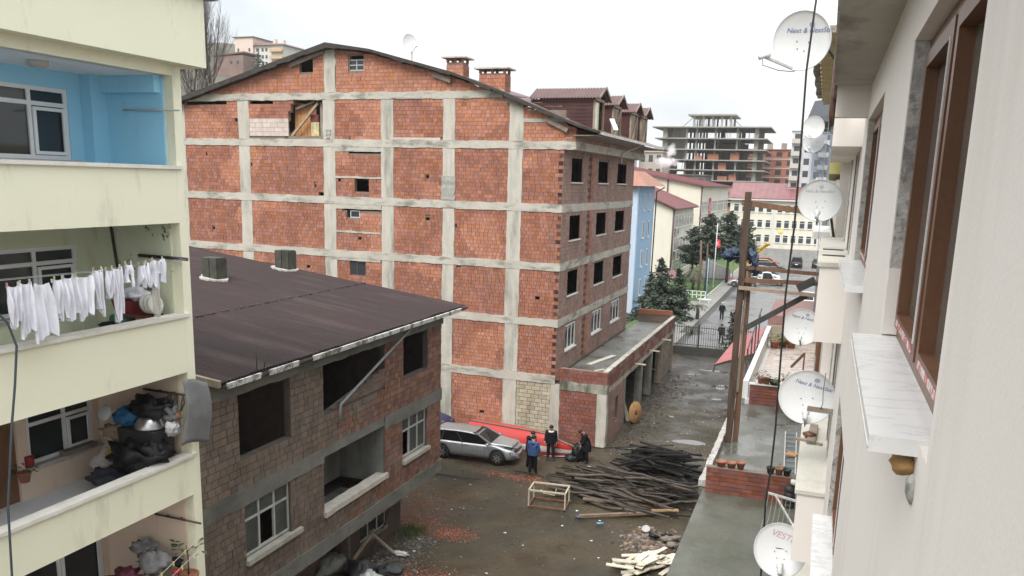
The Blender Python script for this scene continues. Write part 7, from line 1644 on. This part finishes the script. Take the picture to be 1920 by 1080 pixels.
make_car('white pickup truck with a dark load bed in the school yard', car_paint('white_paint', (.62, .63, .64)), (-6.7, 120.5, .02), R(3), 5.2, 1.85, 1.75, kind='pickup', group=P_, name='pickup_truck')
make_car('silver hatchback standing at the pavement behind the timber post', M_silver, (-9.4, 116.5, .02), R(185), 4.1, 1.72, 1.46, group=P_)
make_car('black jeep seen from behind in the middle of the school yard', car_paint('black_paint', (.012, .013, .014)), (-3.7, 151, .02), R(90), 4.2, 1.85, 1.85, kind='suv', group=P_, name='off_road_car')
make_car('black saloon seen from behind at the right edge of the school yard', MATS['black_paint'], (-.4, 153, .02), R(90), 4.4, 1.78, 1.5, kind='sedan', group=P_)
make_car('white van fronted car behind the dish above the terrace', MATS['white_paint'], (-1.0, 100, .02), R(-93), 4.2, 1.75, 1.6, group=P_)
# yellow jib behind the timber posts
JB = thing('yellow_jib', 'yellow lattice jib arm projecting behind the tall timber post', 'jib', (-2.6, 37, 9.9))
M_yj = mat('yellow_machine_paint', (.45, .26, .03), (.52, .32, .05), rough=.5, grain=.1)
a_, b_ = Vector((-3.0, 37, 9.85)), Vector((-2.12, 37, 10.72))
for off in (Vector((-.07, 0, .1)), Vector((.06, 0, -.1)), Vector((.0, .16, 0))): m = MB(); m.bar(a_ + off, b_ + off*.35, .05, .05); m.build('chord', M_yj, JB)
for k in range(7):
    q = k/7; p = a_.lerp(b_, q); s = 1 - .6*q; m = MB(); m.bar(p + Vector((-.07, 0, .1))*s, a_.lerp(b_, q+.14) + Vector((.06, 0, -.1))*s, .025, .025); m.build('lacing', M_yj, JB)
m = MB(); m.blob(b_, (.1, .1, .08), 8, rs, 0); m.build('jib_head', M_yj, JB)
# ================================================================ distant buildings, hill, smoke
rk = random.Random(81)
# bare concrete frame
SK = thing('concrete_skeleton', 'bare concrete frame of a tall unfinished block on the skyline', 'building', (-31, 245, 0))
M_skc = mat('grey_far_concrete', (.27, .265, .23), (.34, .33, .29), rough=.95, scale=.3, grain=.1, stain=(.12, .12, .1), stain_amt=.5, stain_scale=.2)
levels = [28.9, 25.9, 23.0, 20.2, 17.6, 14.8, 12.0, 9.2, 6.4, 3.4]
for i, z in enumerate(levels):
    e = 0 if i else .8
    m = MB(); m.box((-46-e, 238, z-.28), (-16.2+e, 262, z)); m.build('floor_slab', M_skc, SK)
for x in (-43.5, -37.5, -34.8, -29.8, -24, -19):
    for y in (240, 247, 254, 260):
        w_ = 1.1 if x in (-19, -43.5) else .5
        m = MB(); m.box((x-w_/2, y-.3, 0), (x+w_/2, y+.3, 28.7)); m.build('column', M_skc, SK)
m = MB(); m.box((-42, 243, 20.3), (-38, 243.2, 28.6)); m.box((-42.5, 250, 3), (-37.7, 250.2, 14.6)); m.box((-30, 252, 0), (-22, 252.3, 25)); m.build('shear_wall', M_skc, SK)
m = MB(); m.box((-34, 255, 0), (-24, 255.3, 25.5)); m.box((-40, 258, 0), (-36, 258.3, 20)); m.build('interior_shade_wall', M_tind, SK)  # dark walls added so the open floors look shaded inside
for i in range(16):
    x = rk.choice([-35, -31.5, -28.5, -25.5, -22]); z = rk.choice(levels[3:]); m = MB(); m.box((x, 239.4, z), (x+rk.uniform(1.5, 3), 239.6, z+rk.uniform(.9, 1.9))); m.build('brick_infill', M_br2, SK)
m = MB(); m.box((-38.2, 244, 32.2), (-25.2, 258, 32.6)); m.build('roof_slab', M_skc, SK)
for x in (-36.6, -34, -31.5, -29, -26.6):
    m = MB(); m.box((x-.25, 245, 28.9), (x+.25, 245.5, 32.2)); m.box((x-.2, 256, 28.9), (x+.2, 256.4, 32.2)); m.build('column', M_skc, SK)
for i in range(40):
    x = rk.uniform(-37, -26); m = MB(); y = rk.uniform(247, 256); m.bar((x, y, 28.9), (x+rk.uniform(-.6, .6), y, 32.2), .09, .09); m.build('prop', M_tind, SK)
for i in range(70):
    z = rk.choice(levels[:7]); x = rk.uniform(-40, -20); y = rk.uniform(244, 258); m = MB(); m.bar((x, y, z-2.7), (x+rk.uniform(-.3, .3), y, z-.28), .1, .1); m.build('prop', M_tind, SK)
for s in (-1, 1): m = MB(); m.bar((-31.7+s*8.5, 246, 28.9), (-31.7+s*5.5, 246, 31.6), .12, .12); m.build('brace', M_tind, SK)
def block(name, lab, x0, x1, y0, y1, z, mw, floors, cols, z0=3.0, wm_=None, band=None, group=None, recess=False, balc=None):
    t = thing(name, lab, 'building', ((x0+x1)/2, y0, 0), group)
    m = MB(); m.box((x0, y0, 0), (x1, y1, z)); m.build('wall', mw, t)
    fh = (z - z0)/floors; cw = (x1-x0)/cols
    f = MB(); f.box((-.5, -.06, -.5), (.5, .0, .5)); fm = f.mesh('window', M_sg if not recess else M_dark)
    for i in range(floors):
        zc = z0 + fh*(i+.55)
        for j in range(cols):
            o = obj_from('window', fm, t); o.location = Vector((x0 + cw*(j+.5), y0, zc)) - parent_loc(t); o.scale = (cw*.52, 1, fh*.5)
        if band: m = MB(); m.box((x0-.05, y0-.12, z0+fh*i-.15), (x1+.05, y0, z0+fh*i+.15)); m.build('band', band, t)
        if balc:
            m = MB(); m.box((x0+balc[0]*(x1-x0), y0-1.2, z0+fh*i), (x0+balc[1]*(x1-x0), y0, z0+fh*i+1.0)); m.build('balcony', balc[2], t)
    m = MB(); m.box((x0-.3, y0-.3, z), (x1+.3, y1, z+.25)); m.build('roof', mw, t); return t
M_rbk = mat('far_red_brick', (.30, .115, .075), (.36, .15, .1), rough=.9, scale=.5, grain=.12)
t = block('unfinished_brick_block', 'tall unfinished red brick block behind the concrete frame', -28.5, -9.6, 268, 284, 24.2, M_rbk, 8, 6, 3, band=mat('far_pale_band', (.45, .42, .38), rough=.9), recess=True)
for x in (-18, -14): m = MB(); m.box((x, 268.5, 24.4), (x+1.5, 271, 26.2)); m.build('lift_housing', M_skc, t)
block('white_grey_apartments', 'white and grey apartment block right of the red brick block', -8.4, -3.9, 203, 215, 25.6, mat('far_white_wall', (.55, .56, .57), rough=.85, grain=.04), 9, 2, 1.5, balc=(.0, .5, MATS['far_pale_band']))
t = block('blue_grey_apartments', 'blue grey apartment block with white window bays at the right skyline', -3.85, 3, 201, 216, 25.2, mat('far_blue_grey', (.25, .29, .34), rough=.85, grain=.04), 9, 3, 1.5, balc=(.18, .6, mat('far_white_bay', (.6, .6, .62), rough=.8)))
block('small_grey_house', 'small grey roofed house left of the concrete frame', -42, -36.5, 200, 210, 20.5, mat('far_tan_wall', (.42, .37, .31), (.36, .32, .27), rough=.9, scale=.5), 6, 3, 2)
block('pale_blue_house', 'narrow pale house squeezed behind the brick building eave', -46, -42.5, 190, 200, 22.0, mat('far_pale_blue', (.5, .54, .57), rough=.9), 7, 2, 2)
block('low_dark_house', 'low dark house under the steam plume', -36, -27, 205, 215, 15.5, mat('far_dark_wall', (.1, .085, .08), (.15, .13, .12), rough=.9, scale=.5), 4, 4, 2)
# hill with houses on it
def hill(x, y):
    d = -.63*x + .777*y; p = .777*x + .63*y
    return max(0, (d-70))**.94*.263 * math.exp(-((p-8)/120)**2) * (1 + .08*mnoise.noise(Vector((x*.02, y*.02, 0)))) - 2
m = MB(); nx, ny = 60, 60
m.v = [Vector((-460 + 400*i/nx, 60 + 420*j/ny, hill(-460 + 400*i/nx, 60 + 420*j/ny))) for j in range(ny+1) for i in range(nx+1)]
for j in range(ny):
    for i in range(nx): a = j*(nx+1)+i; m.f.append((a, a+1, a+nx+2, a+nx+1)); m.m.append(0); m.sm.append(True)
struct(m, 'hill', mat('brown_green_hillside', (.05, .047, .03), (.085, .075, .05), rough=.95, scale=.06, grain=.3, gscale=.8))
hx = lambda x, y: (x, y, hill(x, y) - .3)
BG = thing('beige_apartments', 'beige and white apartment block on the hilltop at the left skyline', 'building', hx(-226, 300))
zb = hill(-222, 300) - 2; zt = 65.4
M_bei = mat('far_beige', (.58, .47, .39), (.62, .51, .43), rough=.9); M_bwh = mat('far_cream_white', (.56, .54, .49), rough=.9, grain=.04)
m = MB(); m.box((-231.2, 299, zb), (-222.5, 312, zt+1.6)); m.build('stair_tower', M_bei, BG)
m = MB(); m.box((-222.5, 300, zb), (-209, 314, zt-1.5)); m.build('wall', M_bwh, BG)
m = MB(); m.hexa([(-223, 299, zt-1.5), (-208, 299, zt-1.5), (-208, 315, zt-1.5), (-223, 315, zt-1.5)], [(-223, 301, zt-.2), (-209, 301, zt-.9), (-209, 315, zt-.9), (-223, 315, zt-.2)]); m.build('roof', mat('far_brown_roof', (.16, .1, .09), rough=.8), BG)
m = MB(); m.box((-232, 298.5, zt+1.6), (-221.8, 312.5, zt+1.9)); m.build('tower_cap', MATS['far_brown_roof'], BG)
for (x, z) in ((-217, zt), (-213, zt-.5)): m = MB(); m.box((x, 305, z-1), (x+1.2, 306.2, z+1.6)); m.build('chimney', M_bei, BG)
f = MB(); f.box((-.5, -.1, -.6), (.5, 0, .6)); fm = f.mesh('window', M_sg)
for k in range(5):
    z = zt - 3.2 - k*2.7
    for x, s in ((-229.6, .8), (-224.2, .8), (-221, 1.3), (-218.6, .9), (-216.8, .9)):
        o = obj_from('window', fm, BG); o.location = Vector((x, 299 if x < -222.5 else 300, z)) - parent_loc(BG); o.scale = (s, 1, 1.1)
    m = MB(); m.box((-214.5, 298.6, z-1.0), (-208.6, 300, z+.1)); m.build('balcony', mat('far_ochre', (.5, .36, .2), rough=.9), BG)
OB = thing('old_hill_house', 'old brown brick house beside the beige hilltop apartments', 'house', hx(-222, 282))
z0 = hill(-222, 282) - 2; m = MB(); m.box((-228, 282, z0), (-214.5, 292, 57.6)); m.build('wall', mat('far_old_brick', (.17, .105, .085), (.22, .15, .125), rough=.95, scale=.3, grain=.2), OB)
m = MB(); m.prism([(-228.6, 281.5, 57.4), (-213.9, 281.5, 58.4), (-213.9, 281.5, 58.9), (-228.6, 281.5, 57.8)], (0, 11, 0)); m.build('roof', MATS['far_brown_roof'], OB)
for x in (-225, -220, -217): o = obj_from('window', fm, OB); o.location = Vector((x, 282, 55)) - parent_loc(OB); o.scale = (1, 1, 1)
conifer((-206.8, 281, hill(-206.8, 281)-2), 59.5-hill(-206.8, 281)+0, 3.6, 'dark pine on the hilltop before the beige apartments', M_ndl2, 9, .35, .1, roundness=.8, name='pine_tree', dens=.7, scale=2.2, rng=rk)
def bare_tree(base, h_, lab, name='bare_tree', rng=rk, spread=.35, lev=5, r0=None):
    t = thing(name, lab, 'tree', base); tr = MB(); cr_ = MB(); base = Vector(base)
    def grow(p, d, L, r, lv):
        q = p + d*L; mid = p + d*L*.5 + Vector((rng.gauss(0, .03), rng.gauss(0, .03), 0))*L
        (tr if lv >= lev-1 else cr_).tube([p, mid, q], [r, r*.85, r*.68], 5 if lv > 2 else 3)
        if lv == 0: return
        n = 2 if lv < 2 else 3
        for k in range(n + (2 if lv == lev else 0)):
            a = rng.uniform(0, 6.283); s = spread*rng.uniform(.6, 1.3); dd = (d + Vector((math.cos(a)*s, math.sin(a)*s, .12))).normalized(); at = p + (q-p)*rng.uniform(.45, 1.0)
            grow(at, dd, L*rng.uniform(.55, .78), r*.5, lv-1)
        if lv > 1: grow(q, (d + Vector((rng.gauss(0, .08), rng.gauss(0, .08), .05))).normalized(), L*.75, r*.66, lv-1)
    grow(base, Vector((0, 0, 1)), h_*.3, r0 or h_*.016, lev)
    tr.build('trunk', M_bark, t); cr_.build('crown', M_bark, t); return t
bare_tree(hx(-122.5, 150), 33, 'tallest bare poplar on the hillside behind the yellow building edge', spread=.3, lev=6, r0=.34)
bare_tree(hx(-126.0, 149), 24, 'shorter bare tree left of the tall poplar', spread=.38, lev=5)
bare_tree(hx(-119.0, 152), 12, 'small bare tree right of the tall poplar', spread=.4, lev=5)
bare_tree(hx(-116.0, 156), 9, 'low bare tree at the brick roof verge', spread=.45, lev=5)
for (x, y, h_, lab) in ((-129, 152, 8, 'dark conifer beside the yellow building edge on the hillside'), (-127, 156, 7, 'second dark conifer on the hillside behind the bare trees')):
    conifer(hx(x, y), h_, 1.9, lab, M_ndl, 9, .05, .2, rng=rk, dens=.7, scale=2.0)
sb = MB()
for i in range(1300):
    x = rk.uniform(-150, -92); y = rk.uniform(120, 190); z = hill(x, y) - .2; h_ = rk.uniform(1.5, 4.5)
    for k in range(3):
        d = Vector((rk.gauss(0, .22), rk.gauss(0, .22), 1)).normalized(); sb.tube([(x, y, z), Vector((x, y, z)) + d*h_*rk.uniform(.6, 1)], [.05, .012], 3)
o = obj_from('scrub', sb.mesh('scrub', mat('grey_scrub', (.10, .085, .065), (.15, .13, .1), rough=.95, island=.4))); o['kind'] = 'stuff'; o['label'] = 'leafless grey brown scrub covering the hillside'; o['category'] = 'scrub'
# ---------------------------------------------------------------- smoke
def smoke(name, c, r, colr, dens, lab, nsc):
    m = MB(); m.blob((0, 0, 0), (1, 1, 1), 16, rk, 0)
    mt = bpy.data.materials.new(name); mt.use_nodes = True; T = mt.node_tree; N = T.nodes; N.remove(N['Principled BSDF'])
    pv = N.new('ShaderNodeVolumePrincipled'); pv.inputs['Color'].default_value = (*colr, 1); pv.inputs['Anisotropy'].default_value = .3
    g_ = N.new('ShaderNodeNewGeometry'); n = N.new('ShaderNodeTexNoise'); n.inputs['Scale'].default_value = nsc; n.inputs['Detail'].default_value = 3
    tcn = N.new('ShaderNodeTexCoord'); ln_ = N.new('ShaderNodeVectorMath'); ln_.operation = 'LENGTH'
    fo = N.new('ShaderNodeMapRange'); fo.inputs['From Min'].default_value = .95; fo.inputs['From Max'].default_value = .2; fo.inputs['To Min'].default_value = -.32; fo.inputs['To Max'].default_value = .22
    ad = N.new('ShaderNodeMath'); ad.operation = 'ADD'
    r_ = N.new('ShaderNodeMapRange'); r_.inputs['From Min'].default_value = .42; r_.inputs['From Max'].default_value = .72; r_.inputs['To Max'].default_value = dens
    T.links.new(tcn.outputs['Object'], ln_.inputs[0]); T.links.new(ln_.outputs['Value'], fo.inputs['Value']); T.links.new(g_.outputs['Position'], n.inputs['Vector'])
    T.links.new(n.outputs['Fac'], ad.inputs[0]); T.links.new(fo.outputs['Result'], ad.inputs[1]); T.links.new(ad.outputs[0], r_.inputs['Value'])
    T.links.new(r_.outputs['Result'], pv.inputs['Density']); T.links.new(pv.outputs['Volume'], N['Material Output'].inputs['Volume'])
    o = obj_from(name, m.mesh(name, mt)); o.location = c; o.scale = r; o['kind'] = 'stuff'; o['label'] = lab; o['category'] = 'smoke'
smoke('steam_plume', (-26.6, 150, 16.9), (3.4, 2, 1.5), (1, 1, 1), 2.2, 'white steam spreading low over the school roof', .55)
smoke('steam_puff', (-25.9, 150, 18.9), (1.7, 1.5, 1.9), (1, 1, 1), 1.8, 'white steam puff rising above the low steam', .6)
smoke('dark_smoke', (-.35, 40, 14.4), (.9, 1.2, 1.7), (.25, .27, .3), 1.4, 'thin dark smoke from the stove pipe beside the distant dishes', .9)
# ---------------------------------------------------------------- thin damp air
hz = MB(); hz.box((-1700, -1700, -6), (1700, 1700, 95))
hm_ = bpy.data.materials.new('haze'); hm_.use_nodes = True; T = hm_.node_tree; T.nodes.remove(T.nodes['Principled BSDF'])
pv = T.nodes.new('ShaderNodeVolumePrincipled'); pv.inputs['Color'].default_value = (.93, .95, .97, 1); pv.inputs['Density'].default_value = .0002; pv.inputs['Anisotropy'].default_value = .2
T.links.new(pv.outputs['Volume'], T.nodes['Material Output'].inputs['Volume'])
o = obj_from('haze', hz.mesh('haze', hm_)); o['kind'] = 'stuff'; o['label'] = 'thin damp haze filling the air over the whole place'; o['category'] = 'haze'
